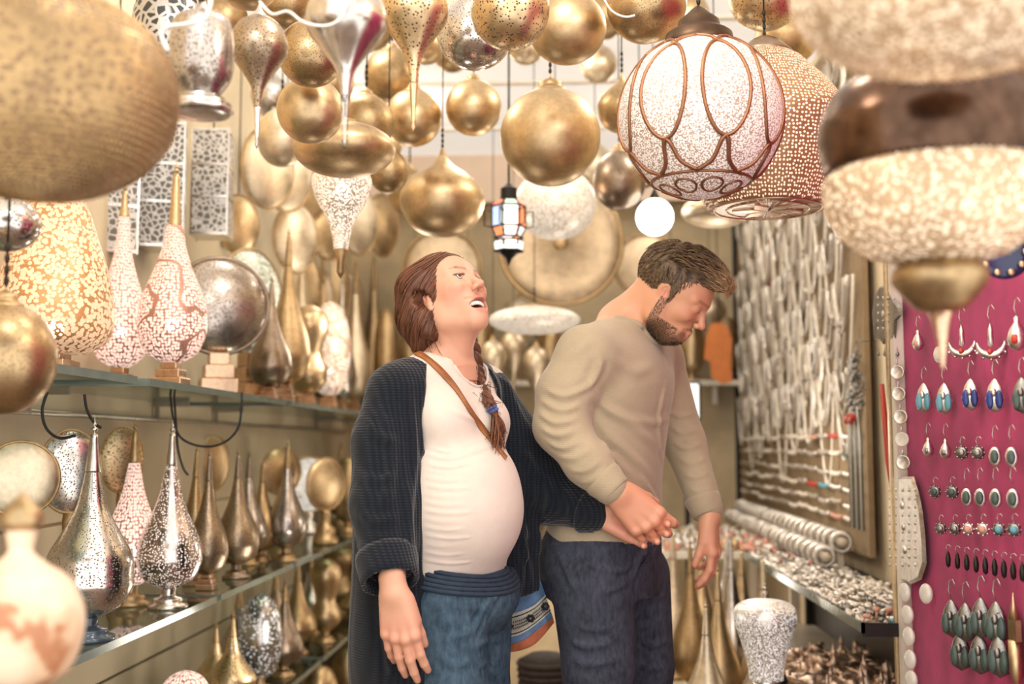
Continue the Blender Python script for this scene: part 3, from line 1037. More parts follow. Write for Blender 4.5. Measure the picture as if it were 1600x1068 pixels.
def gourd_fg():
    Y = 1.25; c = P(28, 975, Y); R = RP(98, Y)
    t = thing('hanging_lamp', 'cream glowing gourd lamp cut off by the lower left corner', 'lamp', (c.x, c.y, 0), 0)
    z0 = c.z
    mt_ = NT('marbled_parchment'); co_ = mt_.coords()
    ve = mt_.n('ShaderNodeTexWave', wave_type='BANDS', bands_direction='DIAGONAL'); ve.inputs['Scale'].default_value = 5; ve.inputs['Distortion'].default_value = 14; ve.inputs['Detail'].default_value = 4; mt_.l(co_, ve.inputs['Vector'])
    mt_.set(Base_Color=mt_.ramp(ve.outputs['Fac'], [(.02, srgb(176, 120, 84)), (.10, srgb(220, 184, 150)), (.6, srgb(232, 206, 178))]), Roughness=.5)
    mt = mt_.m
    part('parchment_body', MB().lathe([(max(a * R, 1e-4), z0 + b * R) for a, b in spline([(.3, -1.05), (.8, -.75), (1, -.2), (.98, .3), (.75, .72), (.38, .98), (.2, 1.15), (.22, 1.35), (.25, 1.5)], 6)], 48).mesh(), mt, t)
    part('stem_cup', MB().lathe([(max(a * R, 1e-4), z0 + b * R) for a, b in spline([(.20, 1.45), (.32, 1.6), (.30, 1.8), (.12, 1.98), (.03, 2.1)], 5)], 32).mesh(), M_goldb, t)
    part('pedestal', MB().lathe([(.09, 0), (.09, .02), (.02, .05), (.015, z0 - R * 1.1), (R * .4, z0 - R * 1.04), (R * .3, z0 - R)], 24).mesh(), M_goldb, t)
    t.name = 'floor_lamp'
gourd_fg()
hang('dark gold blurred globe lamp cut off at the left edge, below the basket lamps', P(5, 560, 1.75), RP(82, 1.75), MP_goldf, 'globe', ry=1.1)
hang('pale silver pierced lamp peeking in at the left edge above the amber basket', P(8, 350, 1.9), RP(56, 1.9), MP_silver, 'globe', ry=.8)

# ---------------- top row
hang('dark brown silver bell lamp on stacked silver rings, upper left', P(315, 86, 1.75), RP(52, 1.75), MP_silverb, 'bell', ry=1.35, cap=M_silver)
hang('brown pierced teardrop lamp pointing down, right of the ringed bell lamp', P(404, 78, 2.0), RP(47, 2.0), MP_brown, 'drop', cap=M_silver, spike=RP(165, 2.0), ry=1.2)
hang('small gold pierced ball lamp between the brown teardrop and the silver pear lamp', P(486, 84, 2.3), RP(54, 2.3), MP_goldf, 'globe')
hang('shiny silver pear lamp with long thin glass spike', P(541, 38, 1.8), RP(66, 1.8), M_silver, 'drop', cap=M_cut, spike=RP(205, 1.8), ry=1.1)
hang('gold perforated bell lamp narrowing to a long brass spike', P(647, 22, 2.1), RP(55, 2.1), MP_gold, 'drop', cap=M_gold, spike=RP(198, 2.1), ry=1.1)
hang('plain gold ball lamp under the gold pierced ball, upper left', P(485, 172, 2.45), RP(54, 2.45), M_gold, 'globe')
hang('dull gold ball lamp hidden behind the glass spike', P(572, 192, 3.3), RP(46, 3.3), M_goldb, 'globe')
hang('wide flattened gold lamp left of centre below the glass spike', P(538, 234, 2.8), RP(82, 2.8), M_gold, 'globe', ry=.52)
hang('small brown brass lamp beside the wide flattened lamp', P(607, 268, 3.4), RP(32, 3.4), M_goldb, 'globe', ry=1.1)
hang('gold ball lamp with brass cap, leftmost of the even row under the ceiling', P(646, 184, 3.5), RP(46, 3.5), M_gold, 'globe')
hang('gold ball lamp in the middle of the row, left of the largest ball', P(740, 168, 3.5), RP(45, 3.5), M_gold, 'globe')
hang('largest gold ball lamp with brass cap, hanging in the centre', P(860, 214, 3.1), RP(80, 3.1), M_gold, 'globe', ry=.98)
hang('small gold ball lamp with pointed cap, half hidden behind the white trellis globe', P(972, 168, 3.5), RP(40, 3.5), M_goldb, 'onion', ry=1.0)
hang('onion shaped brass lamp with pointed top above the woman', P(691, 312, 3.7), RP(68, 3.7), M_gold, 'onion', ry=.86)
hang('silvery gold speckled ball lamp at the top, left of centre', P(742, 52, 2.5), RP(62, 2.5), MP_silver, 'globe', ry=.95)
hang('gold filigree ball lamp at the top centre', P(797, 14, 2.3), RP(64, 2.3), MP_gold, 'globe', ry=1.05)
hang('gold ribbed ball lamp with dark flat underside, top centre', P(886, 44, 2.7), RP(63, 2.7), M_gold, 'globe', ry=.92)
hang('open gold bowl lamp cut by the top edge, left of the trellis globe', P(1010, 8, 2.6), RP(64, 2.6), MP_goldf, 'globe', ry=.95)
hang('gold speckled lamp at the top edge above the copper dotted lamp', P(1196, -4, 2.9), RP(58, 2.9), MP_gold, 'globe', ry=.9)
hang('gold globe lamp cut by the top edge between brown teardrop and silver pear', P(388, -28, 2.3), RP(50, 2.3), M_gold, 'globe', ry=.9)
hang('dark filigree silver lamp behind the big beaded lamp, top left', P(268, 40, 2.3), RP(62, 2.3), MP_lattice2, 'globe', ry=1.4)
hang('gold lamp behind the perforated bell lamp at the top', P(700, 4, 3.9), RP(54, 3.9), M_pale, 'globe')
hang('dark brass lamp at the top edge left of the perforated bell', P(628, -20, 3.1), RP(60, 3.1), M_goldb, 'globe')
hang('brown gold lamp between the largest ball and the trellis globe', P(968, 282, 3.9), RP(42, 3.9), M_brown, 'globe', ry=1.15)
hang('pale lit brass lamp half hidden under the largest gold ball', P(868, 318, 4.4), RP(64, 4.4), MP_cream, 'globe', ry=.9)
for (x, y, r, Y, mt, kd, ry, lb) in [
    (520, 60, 44, 3.2, M_pale, 'globe', 1, 'pale gold ball lamp behind the silver pear lamp'),
    (612, 118, 44, 3.6, M_goldb, 'globe', 1, 'dull brass ball lamp behind the bell lamp with long spike'),
    (440, 215, 40, 3.6, M_pale, 'globe', 1.2, 'pale champagne lamp below the tip of the brown teardrop'),
    (935, 100, 30, 4.6, M_pale, 'globe', 1, 'small far ball lamp above the centre right of the ceiling'),
    (1000, 258, 38, 4.3, M_silver, 'globe', 1, 'silvery lamp glimpsed under the trellis globe'),
    (640, 300, 34, 4.8, M_goldb, 'globe', 1.1, 'dark far lamp left of the onion shaped lamp'),
    (930, 258, 30, 5.0, M_pale, 'globe', 1.1, 'pale far lamp right of the largest gold ball'),
    (1230, 55, 50, 3.5, M_goldb, 'globe', 1, 'brass lamp behind the copper dotted lamp at the top'),
    (575, 40, 42, 3.9, M_goldb, 'globe', 1, 'dim brass ball lamp behind the silver pear and the bell lamp'),
    (664, 66, 36, 4.1, M_gold, 'globe', 1, 'gold ball lamp deep behind the perforated bell lamp'),
    (448, 2, 46, 3.0, MP_goldf, 'globe', 1, 'gold pierced lamp cut by the top edge beside the silver pear'),
    (706, 84, 30, 4.6, M_goldb, 'globe', 1, 'small far brass ball left of the silvery speckled lamp'),
    (822, 72, 30, 4.2, M_pale, 'globe', 1, 'small pale ball lamp peeking under the filigree lamp'),
    (945, 22, 40, 4.4, M_goldb, 'globe', 1, 'brass ball lamp between the ribbed ball and the open bowl'),
    (1070, 26, 40, 4.3, M_gold, 'globe', 1, 'gold lamp behind the cap of the white trellis globe'),
    (345, 30, 44, 2.9, M_goldb, 'globe', 1, 'brown brass lamp behind the ringed bell lamp'),
    (425, 150, 34, 3.9, M_silver, 'onion', 1, 'silver onion lamp behind the spike of the brown teardrop'),
    (520, 130, 34, 4.2, M_goldb, 'globe', 1, 'dim brass ball lamp right of the pierced gold ball'),
    (600, 224, 30, 4.4, M_gold, 'globe', 1, 'gold ball lamp above the small brown brass lamp'),
    (1120, 330, 56, 3.9, M_pale, 'globe', .45, 'wide pale shade hanging below the copper dotted lamp')]:
    hang(lb, P(x, y, Y), RP(r, Y), mt, kd, ry=ry)

# white bulb pendant
def opal():
    Y = 3.9; c = P(1023, 339, Y); R = RP(30, Y)
    t = thing('pendant_light', 'round glowing white opal pendant above the man', 'lamp', (c.x, c.y, c.z + R * 1.25))
    part('opal_globe', MB().ball((0, 0, -1.25 * R), R, 28, 18).mesh(), M_bulbw, t)
    part('socket', MB().lathe([(.014, -R * .3), (.016, -.01), (.006, .01)], 16).mesh(), M_wire, t)
    chain_part(t, 0, z0=.0)
opal()

# lit inverted pierced lamp
def lit_flare():
    Y = 3.12; c = P(534, 300, Y); R = RP(48, Y)
    t = thing('hanging_lamp', 'white glowing pierced lamp narrowing down to a brass stem, left of the woman', 'lamp', (c.x, c.y, c.z + R * .75))
    h = .75 * R
    part('pierced_body', MB().lathe([(max(a * R, 1e-4), b * R - h) for a, b in spline([(.24, -1.95), (.30, -1.5), (.45, -.95), (.75, -.45), (.97, .1), (1, .35), (.9, .6), (.5, .72), (.1, .75)], 5)], 44).mesh(), MP_cream, t)
    part('stem', MB().lathe([(max(a * R, 1e-4), b * R - h) for a, b in [(.02, -2.9), (.14, -2.7), (.12, -2.3), (.25, -1.98), (.24, -1.93)]], 20).mesh(), M_goldb, t)
    bulb(t, -h, .024); chain_part(t, 0)
lit_flare()

# ---------------- coloured glass lantern
def lantern():
    Y = 4.0
    top = P(795, 292, Y); bot = P(795, 402, Y); H = top.z - bot.z; R = RP(27, Y)
    t = thing('lantern', 'small black lantern with red, green and blue lit glass panes', 'lantern', (top.x, top.y, top.z), .2)
    M_f = simple('black_iron', srgb(30, 28, 28), .4, .6)
    cols = [((1, .16, .06), 'red_glass'), ((.55, .9, .65), 'green_glass'), ((1, .14, .05), 'red_glass'), ((.45, .62, 1), 'blue_glass'), ((.8, .95, .9), 'clear_glass'), ((1, .3, .12), 'orange_glass')]
    mats = [simple(n_, c_, .2, emis=(*c_, 1), estr=.75) for c_, n_ in cols]
    wht = simple('white_glass', (.9, .95, 1), .2, emis=(.92, .97, 1, 1), estr=.9)
    part('top_cap', MB().lathe([(R * .62, -H * .22), (R * .50, -H * .18), (R * .48, -H * .02), (R * .30, 0), (.004, H * .06)], 12).mesh(False), M_f, t)
    for k in range(6):
        a = k * PI / 3; a2 = a + PI / 3
        def quad(r0, z0, r1, z1, nm, mt, ins=.12):
            am, an = a + (a2 - a) * ins, a2 - (a2 - a) * ins
            vs = []
            for rr, z_ in ((r0, z0), (r1, z1)):
                for an_ in (am, an):
                    for q in (1.0, .96):
                        vs.append((rr * q * math.cos(an_), rr * q * math.sin(an_), z_))
            part(nm, pymesh(vs, [(0, 2, 6, 4), (1, 5, 7, 3), (0, 4, 5, 1), (2, 3, 7, 6), (4, 6, 7, 5), (0, 1, 3, 2)], False), mt, t)
        quad(R * 1.0, -H * .27, R * .66, -H * .20, 'upper_pane', mats[(k + 3) % 6])
        quad(R * .98, -H * .56, R * .98, -H * .30, 'glass_pane', mats[k])
        quad(R * .70, -H * .70, R * .96, -H * .58, 'lower_pane', wht if k % 3 else mats[5])
        quad(R * .80, -H * .90, R * .86, -H * .78, 'base_pane', wht)
        m = MB()
        m.tube([(R * math.cos(a), R * math.sin(a), -H * .28), (R * math.cos(a), R * math.sin(a), -H * .57), (R * .72 * math.cos(a), R * .72 * math.sin(a), -H * .72)], .0035, 5)
        part('frame_bar', m.mesh(False), M_f, t)
        # little arms outside
        o = MB().tube([(R * .98 * math.cos(a), R * .98 * math.sin(a), -H * .36), (R * 1.45 * math.cos(a), R * 1.45 * math.sin(a), -H * .34), (R * 1.45 * math.cos(a), R * 1.45 * math.sin(a), -H * .56), (R * .98 * math.cos(a), R * .98 * math.sin(a), -H * .58)], .0028, 5)
        part('side_arm', o.mesh(False), M_f, t)
    for z_ in (-.28, -.575, -.72, -.77, -.91): part('frame_ring', MB().tube([(R * (1.0 if z_ > -.6 else .84) * math.cos(q * PI / 3), R * (1.0 if z_ > -.6 else .84) * math.sin(q * PI / 3), z_ * H) for q in range(6)], .0040, 5, True).mesh(False), M_f, t)
    part('bottom_drop', MB().lathe([(.001, -1.12 * H), (.012, -1.02 * H), (.03, -.95 * H), (R * .75, -.92 * H)], 12).mesh(), M_f, t)
    chain_part(t, 0, M_wire, r=.004)
lantern()
lamp_light('lantern_light', tuple(P(795, 340, 3.85)), 1.2, .04, (1, .7, .5))

# ---------------- great discs on the back wall
M_gong = metal('soft_embossed_brass', (.66, .53, .37), .55, .25, 16, .25)
def gong(label, px, py, r, Y, mat, boss=True):
    c = P(px, py, Y); R = RP(r, Y)
    t = thing('wall_disc', label, 'lamp', (c.x, c.y, c.z), 0)
    pr = [(1e-4, .10), (.10, .10), (.12, .05), (.60, .075), (.74, .055), (.80, .075), (.96, .03), (1.0, -.03), (.98, -.09), (.7, -.22), (1e-4, -.24)] if boss else [(1e-4, .06), (.6, .05), (.9, .0), (1, -.05), (.95, -.1), (1e-4, -.14)]
    me = MB().lathe([(a * R, b * R) for a, b in pr], 56).mesh(); me.transform(Matrix.Rotation(PI / 2, 4, 'X'))
    part('disc', me, mat, t)
    part('rim', MB().tube([(R * 1.01 * math.cos(a), R * .03, R * 1.01 * math.sin(a)) for a in [2 * PI * k / 56 for k in range(56)]], R * .035, 8, True).mesh(), M_goldb, t)
    part('boss', MB().ball((0, -R * .10, 0), (R * .13, R * .07, R * .13), 18, 10).mesh(), M_goldb, t)
    part('wall_bracket', MB().tube([(0, R * .1, R * .2), (0, YB - c.y, R * .2)], .01, 8).mesh(), M_wire, t)
gong('huge round embossed brass disc behind the two people', 876, 380, 96, 5.6, M_gong)
gong('brass disc partly hidden behind the man\'s head', 1010, 415, 50, 6.4, M_gong, False)
gong('large dim brass disc behind the woman\'s head', 690, 420, 62, 6.6, M_gong, False)

# ---------------- left wall: white metal lattice lanterns
def lattice_box(label, px, py0, py1, wpx, Y, mat=None, yaw=.5):
    a = P(px, py0, Y); b = P(px, py1, Y); H = a.z - b.z; w = RP(wpx, Y)
    t = thing('wall_lantern', label, 'lantern', (b.x, b.y, b.z), yaw)
    nz = 3
    part('lattice_body', MB().box((0, 0, H / 2), (w, w, H * .94)).mesh(False), mat or MP_lattice, t)
    for sx in (-1, 1):
        for sy in (-1, 1): part('corner_post', MB().box((sx * w * .5, sy * w * .5, H / 2), (.006, .006, H)).mesh(False), M_silver, t)
    for z_ in (.02, .36, .66, .98):
        part('cross_rail', MB().box((0, 0, z_ * H), (w * 1.04, w * 1.04, .010)).mesh(False), M_silver, t)
    part('wall_hook', MB().tube([(0, 0, H * .98), (0, 0, H * 1.1), (0, 0, ZC - b.z)], .003, 6).mesh(), M_wire, t)
lattice_box('tall white metal lattice lantern at the left, behind the brass tipped lamp', 176, 196, 400, 66, 3.42)
lattice_box('white lattice lantern right behind the rose glowing cone lamp', 250, 196, 392, 70, 3.62, yaw=.3)
lattice_box('white lattice lantern with rounded holes, rightmost of the three', 330, 206, 372, 56, 3.95, yaw=.15)
# big pale glare discs high on the left wall
for (x, y, r, tall, Y, yaw, mt, lb) in [
    (418, 262, 44, 1.5, 4.3, -.95, M_pale, 'tall pale oval lamp shining white, left wall beside the lattice lantern'),
    (448, 262, 46, 1.55, 4.7, -.9, M_pale, 'second tall oval lamp on the left wall, half behind the first'),
    (476, 290, 46, 1.3, 5.1, -.8, M_gold, 'gold oval lamp third along the left wall'),
    (462, 372, 40, 1.4, 4.9, -.8, M_pale, 'pale oval disc lamp above the brown gourd lamps'),
    (512, 352, 42, 1.3, 5.4, -.7, M_gold, 'gold disc lamp behind the glowing white inverted lamp'),
    (560, 345, 40, 1.35, 5.7, -.7, M_pale, 'pale disc lamp right of the glowing inverted lamp'),
    (598, 352, 36, 1.4, 6.1, -.6, M_goldb, 'dim brass disc lamp next to the woman\'s hair'),
    (372, 350, 34, 1.4, 4.5, -1.0, M_gold, 'gold disc lamp behind the greenish lit disc')]:
    c = P(x, y, Y); R = RP(r, Y)
    t = thing('wall_disc', lb, 'lamp', tuple(c), yaw)
    me = MB().lathe([(a * R, b * R) for a, b in [(1e-4, .30), (.4, .27), (.75, .17), (.95, .06), (1, 0), (.95, -.06), (.75, -.17), (.4, -.27), (1e-4, -.3)]], 40).mesh()
    me.transform(Matrix.Diagonal((1, 1, tall, 1)) @ Matrix.Rotation(PI / 2, 4, 'Y'))
    part('disc', me, mt, t)
    part('rim', MB().tube([(0, R * 1.01 * math.cos(a), R * 1.01 * tall * math.sin(a)) for a in [2 * PI * k / 44 for k in range(44)]], R * .04, 6, True).mesh(), M_goldb, t)
    part('suspension_rod', MB().tube([(0, 0, R * tall), (0, 0, ZC - c.z)], .003, 6).mesh(), M_wire, t)

# ---------------- lamps on the left shelves: (photo x, depth line X, top y, half width)
def on_shelf(key, px, X, tip, r):
    d = ray(px, 640); Y = X / d.x * d.y
    # the exact depth: solve again on the shelf plane
    z = SH[key]
    pt = at_x(px, 600, X); Y = pt.y
    H = P(px, tip, Y).z - z
    return (P(px, tip, Y).x, Y, z), H, RP(r, Y)
def G(key, px, X, tip, r, body, label, **k):
    loc, H, R = on_shelf(key, px, X, tip, r); return gourd(label, loc, H, R, body, **k)
def E_(key, px, X, tip, r, body, label, **k):
    loc, H, R = on_shelf(key, px, X, tip, r); return eggl(label, loc, H, R, body, **k)
def D_(key, px, X, tip, r, face, label, **k):
    loc, H, R = on_shelf(key, px, X, tip, r)
    tall = k.pop('tall', 1.0); R = min(R, (H * .92) / 2 / tall)
    return discl(label, loc, H, R, face, tall=tall, **k)

def dome_lamp():
    (x, y, z), H, R = on_shelf('u', 92, -1.16, 300, 92)
    t = thing('table_lamp', 'amber glowing beaded dome lamp, nearest on the upper shelf', 'lamp', (x, y, z))
    base_part(t, 'blocks', R * .6, H * .12)
    part('beaded_body', lathe_mesh([(.55 * R, H * .12), (.92 * R, H * .20), (R, H * .34), (.88 * R, H * .56), (.66 * R, H * .78), (.5 * R, H * .92), (.3 * R, H), (0, H * 1.01)]), MP_orange, t)
    bulb(t, H * .25, .022)
dome_lamp()
G('u', 196, -1.29, 280, 46, MP_pinkf, 'amber rose lit lamp with plain brass neck, left of the rose cone lamp', lit=True, neck=M_gold, base='blocks', neckf=.86)
G('u', 276, -1.08, 252, 54, MP_pink, 'rose glowing teardrop lamp with tall plain brass tip on the upper shelf', lit=True, neck=M_gold, base='blocks', fat=1.05, neckf=.70)
D_('u', 345, -1.12, 404, 76, MP_silverb, 'large dark silver disc lamp right of the rose glowing lamp', yaw=-1.15, thick=.30, base='blocks', rim=M_brown)
D_('u', 392, -1.20, 390, 64, MP_green, 'greenish white lit disc lamp seen nearly edge on', yaw=-.65, tall=1.3, base='blocks')
G('u', 425, -1.05, 430, 34, M_brown, 'ribbed brown gourd lamp behind the greenish lit disc', base='blocks', neck=M_brown)
G('u', 452, -1.05, 352, 36, M_goldb, 'tall brown brass gourd lamp with long thin neck', base='blocks', neck=M_goldb)
E_('u', 484, -1.05, 476, 30, MP_gold, 'gold speckled bulbous lamp left of the lit egg lamp', base='blocks', waist=True)
E_('u', 517, -1.05, 470, 32, pierced('egg_lit', (.7, .45, .3), (1, .9, .8), scale=170, thr=.46, lit=.8, see=.1, motif=12, glow=(1, .84, .70), metal_=.3), 'white and rose lit egg lamp at the far end of the upper shelf', base='blocks', lit=True)
G('u', 535, -1.2, 430, 24, M_silver, 'silver lamp with a curved highlight just left of the woman\'s shoulder', base='blocks', neck=M_silver)
G('u', 472, -1.28, 360, 30, M_pale, 'pale brass gourd lamp behind the gold speckled lamp', base='blocks')
G('u', 505, -1.34, 380, 28, M_gold, 'gold gourd lamp behind the lit egg lamp', base='blocks')
G('u', 556, -1.2, 400, 26, M_pale, 'pale gourd lamp behind the woman\'s shoulder', base='blocks')
G('u', 585, -1.25, 390, 24, M_gold, 'gold gourd lamp behind the woman\'s neck', base='blocks')
E_('u', 604, -1.05, 480, 20, M_goldb, 'small brass egg lamp by the woman\'s hair', base='blocks')

for i_, (px_, r_, tp_, mt_) in enumerate(((448, 30, 410, M_pale), (476, 28, 396, M_gold), (498, 28, 420, M_pale), (524, 26, 404, M_gold), (546, 26, 426, M_pale), (566, 24, 402, M_goldb), (588, 24, 424, M_pale), (608, 22, 412, M_gold))):
    D_('u', px_, -1.375, tp_, r_, mt_, ['first', 'second', 'third', 'fourth', 'fifth', 'sixth', 'seventh', 'eighth'][i_] + ' of the tall oval lamps lined along the wall behind the upper shelf', yaw=-.9, tall=1.9, thick=.15)
# middle shelf
D_('l', 34, -1.24, 690, 58, M_pale, 'pale brushed disc lamp at the left edge, middle shelf', yaw=-1.0, thick=.16)
D_('l', 112, -1.24, 672, 48, MP_silver, 'pale pierced oval disc leaning behind the big silver lamp', yaw=-.9, thick=.2, tall=1.35)
G('l', 148, -1.06, 658, 66, MP_silver, 'biggest silver teardrop lamp, nearest on the middle shelf', neck=M_silver, bmat=M_dblock, fat=1.1)
D_('l', 192, -1.30, 668, 34, MP_gold, 'gold oval disc lamp behind the rose teardrop lamp', yaw=-.9, tall=1.5)
G('l', 212, -1.18, 656, 48, MP_pinkf, 'rose lit teardrop lamp between the two silver ones', lit=True, neck=M_goldb)
G('l', 270, -1.06, 660, 50, pierced('silver_rose_lit', (.66, .56, .52), (.9, .8, .75), scale=170, thr=.36, rough=.2, lit=.45, see=.1, glow=(1, .86, .82)), 'sparkling silver teardrop lamp on a wide ringed foot', neck=M_silver, bmat=M_silver, lit=True)
D_('l', 334, -1.38, 680, 27, M_gold, 'plain gold oval disc behind the two small brown teardrops', yaw=-.8, tall=1.6)
G('l', 308, -1.15, 694, 32, MP_goldf, 'brown gold teardrop lamp on copper blocks, right of the sparkling silver one', base='blocks', neck=M_goldb)
G('l', 328, -1.08, 700, 32, MP_brown, 'brown teardrop lamp on copper blocks with twisted neck', base='blocks', neck=M_brown)
G('l', 373, -1.08, 700, 35, MP_brown, 'dark brown teardrop lamp, front one of the dark trio', neck=M_brown, bmat=M_brown)
G('l', 390, -1.16, 704, 30, MP_silverb, 'dark silver teardrop lamp, middle one of the dark trio', neck=M_brown)
G('l', 411, -1.14, 716, 27, MP_goldf, 'gold brown teardrop lamp, last one of the dark trio')
D_('l', 440, -1.26, 700, 36, MP_gold, 'gold pierced disc lamp behind the clear pointed lamp', yaw=-.75)
G('l', 450, -1.05, 686, 31, MP_silverb, 'pointed smoky silver lamp in front of the gold disc', neck=M_goldb)
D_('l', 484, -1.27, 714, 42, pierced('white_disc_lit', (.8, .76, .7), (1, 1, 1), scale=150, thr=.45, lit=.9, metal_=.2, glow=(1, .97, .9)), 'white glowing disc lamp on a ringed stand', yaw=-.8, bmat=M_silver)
D_('l', 510, -1.06, 716, 40, M_gold, 'gold disc lamp right of the white glowing disc', yaw=-.6)
G('l', 533, -1.25, 690, 24, M_brown, 'dark lamp at the end of the middle shelf beside the cardigan')
E_('l', 545, -1.1, 712, 24, M_goldb, 'small brass egg lamp touching the cardigan\'s edge in view')
G('l', 580, -1.1, 690, 24, M_gold, 'gold gourd lamp hidden behind the cardigan, middle shelf')

# lowest shelf
E_('b', 290, -1.05, 1046, 46, MP_pinkf, 'rose lit round lamp just rising over the bottom edge', base='blocks')
G('b', 338, -1.18, 972, 30, M_gold, 'plain brass cone lamp on the lowest shelf', fat=1.25)
G('b', 364, -1.08, 955, 36, MP_gold, 'gold pierced cone lamp with star holes, lowest shelf', fat=1.2)
G('b', 374, -1.2, 912, 38, MP_silverb, 'dark silver teardrop lamp left of the oval filigree lamp')
E_('b', 408, -1.10, 926, 34, pierced('oval_filigree', (.48, .46, .44), (.9, .95, 1), scale=95, thr=.30, rough=.2, lit=.35, metal_=.9, glow=(.9, .95, 1)), 'dark oval filigree lamp with pale light inside, lowest shelf')
G('b', 431, -1.2, 888, 34, MP_brown, 'brown pierced gourd lamp behind the oval filigree lamp')
G('b', 446, -1.08, 904, 30, M_brown, 'smooth brown gourd lamp with ribbed round foot')
G('b', 466, -1.14, 872, 30, MP_goldf, 'tall gold brown gourd lamp under the smoky silver lamp')
G('b', 486, -1.20, 864, 26, M_silver, 'silver gourd lamp with bright belly, lowest shelf')
E_('b', 510, -1.08, 872, 24, M_gold, 'gold waisted lamp next to the woman\'s sleeve', waist=True)
E_('b', 532, -1.2, 850, 26, M_goldb, 'brass waisted lamp behind the woman\'s cuff', waist=True)
G('b', 552, -1.1, 900, 22, M_gold, 'gold gourd lamp behind the woman\'s hand')
# on the floor below
def floor_lamps(spots):
    for (px, py, Y, tip, r, mt, lb) in spots:
        d = ray(px, py); X = P(px, py, Y).x
        H = P(px, tip, Y).z
        gourd(lb, (X, Y, 0.0), H, RP(r, Y), mt)
for (px, tip, Y, r, mt, lb) in [(545, 1010, 5.3, 26, M_goldb, 'fat brass jar lamp on the floor beside the woman\'s hand'), (500, 1036, 4.7, 30, MP_goldf, 'brown gold floor lamp at the bottom edge, left of the hand')]:
    loc = P(px, tip, Y); eggl(lb, (loc.x, Y, 0), loc.z, RP(r, Y), mt)

# ---------------- display of brass lamps at the back
tbl = thing('display_table', 'long low display table covered in cream cloth at the back of the shop', 'table', (-.25, 6.3, 0))
part('top', MB().box((0, 0, .60), (1.35, .95, .04)).mesh(False), M_cream, tbl)
part('cloth_skirt', MB().box((0, 0, .29), (1.31, .91, .58)).mesh(False), M_wall2, tbl)
GB = 'brass lamps on the display table at the back'
hang('wide flat pale lit shade hanging low between the two heads', P(835, 500, 5.0), RP(72, 5.0), MP_cream, 'globe', ry=.30)
for x, y, Y, lb in ((770, 560, 5.7, 'long pale brass drop lamp hanging just right of the woman\'s braid'), (802, 545, 6.0, 'long pale brass drop lamp hanging midway between the two people'), (838, 570, 5.8, 'long pale brass drop lamp hanging beside the man\'s shoulder')):
    hang(lb, P(x, y, Y), RP(22, Y), M_pale, 'drop', spike=RP(120, Y), ry=1.3)
protoA = gourd('tall blurred brass gourd lamp on the display table at the back', (-.75, 6.1, .62), .62, .085, M_pale, group=GB)
rr = random.Random(8)
spots = [(x, y) for y in (6.02, 6.32, 6.62) for x in np.arange(-.80, .36, .19)]
for i, (x, y) in enumerate(spots[1:]):
    h = rr.uniform(.62, 1.0) + (y - 6.0) * .5
    dup(protoA, (x + rr.uniform(-.02, .02), y, .62), rr.uniform(0, 6), scale=(min(h, 1.0), min(h, 1.0), h))
# second tier on the back wall
sb = thing('wall_shelf', 'pale wooden shelf across the back wall under the great brass disc', 'shelf', (0, YB - .16, 1.58))
part('board', MB().box((0, 0, 0), (2.3, .30, .03)).mesh(False), M_cream, sb)
for x in (-.9, 0, .9): part('bracket', MB().box((x, .05, -.07), (.03, .18, .11)).mesh(False), M_cream, sb)
GC = 'small brass lamps on the back wall shelf'
pB = eggl('squat brass lamp on the shelf across the back wall', (-1.0, YB - .18, 1.596), .30, .09, M_gold, group=GC)
for i, x in enumerate(np.arange(-.78, 1.05, .22)):
    s_ = rr.uniform(.75, 1.15); dup(pB, (x, YB - .18, 1.596), 0, scale=(s_, s_, s_ * 1.5))
# lamps hanging in front of the back wall
GD = 'pale brass cones hanging before the back wall'
pC = hang('pale brass pointed lamp hanging before the back wall', (-.95, 6.9, 2.0), .10, M_pale, 'drop', spike=.34, group=GD)
for i, x in enumerate((-.62, -.30, .62, .85)):
    dup(pC, (x, 6.9, pC.location.z), 0)

# ---------------- right side below the counter: crowd of tall lamps
GR = 'silver and gold gourd lamps crowded under the man\'s hand'
low = thing('display_plinth', 'low cream plinth carrying the crowded gourd lamps right of the man', 'plinth', (.52, 4.2, 0))
part('plinth_body', MB().box((0, 0, .13), (.42, 1.7, .26)).mesh(False), M_wall2, low)
for i, (x, y, h, r, mt, lb) in enumerate([
    (.42, 3.62, .46, .080, M_pale, 'pale gold gourd lamp nearest the man\'s thigh on the low plinth'),
    (.50, 3.95, .54, .078, M_gold, 'gold gourd lamp just below the man\'s free hand'),
    (.60, 3.60, .52, .085, M_silver, 'silver bellied gourd lamp in front row of the low plinth'),
    (.66, 4.0, .58, .080, M_pale, 'champagne gourd lamp behind the silver bellied one'),
    (.45, 4.35, .60, .075, M_goldb, 'brass gourd lamp second row beside the man\'s leg'),
    (.60, 4.35, .62, .078, M_silver, 'tall silver gourd lamp in the middle of the low plinth'),
    (.68, 4.62, .55, .075, M_gold, 'gold gourd lamp near the counter edge on the low plinth'),
    (.42, 4.74, .62, .075, M_pale, 'pale gourd lamp in the back row beside the man\'s hip'),
    (.55, 4.9, .60, .075, M_gold, 'gold gourd lamp in the back row of the low plinth'),
    (.67, 4.95, .60, .075, M_silver, 'silver gourd lamp in the back row near the wall')]):
    gourd(lb, (x, y, .262), h, r, mt, neck=mt)
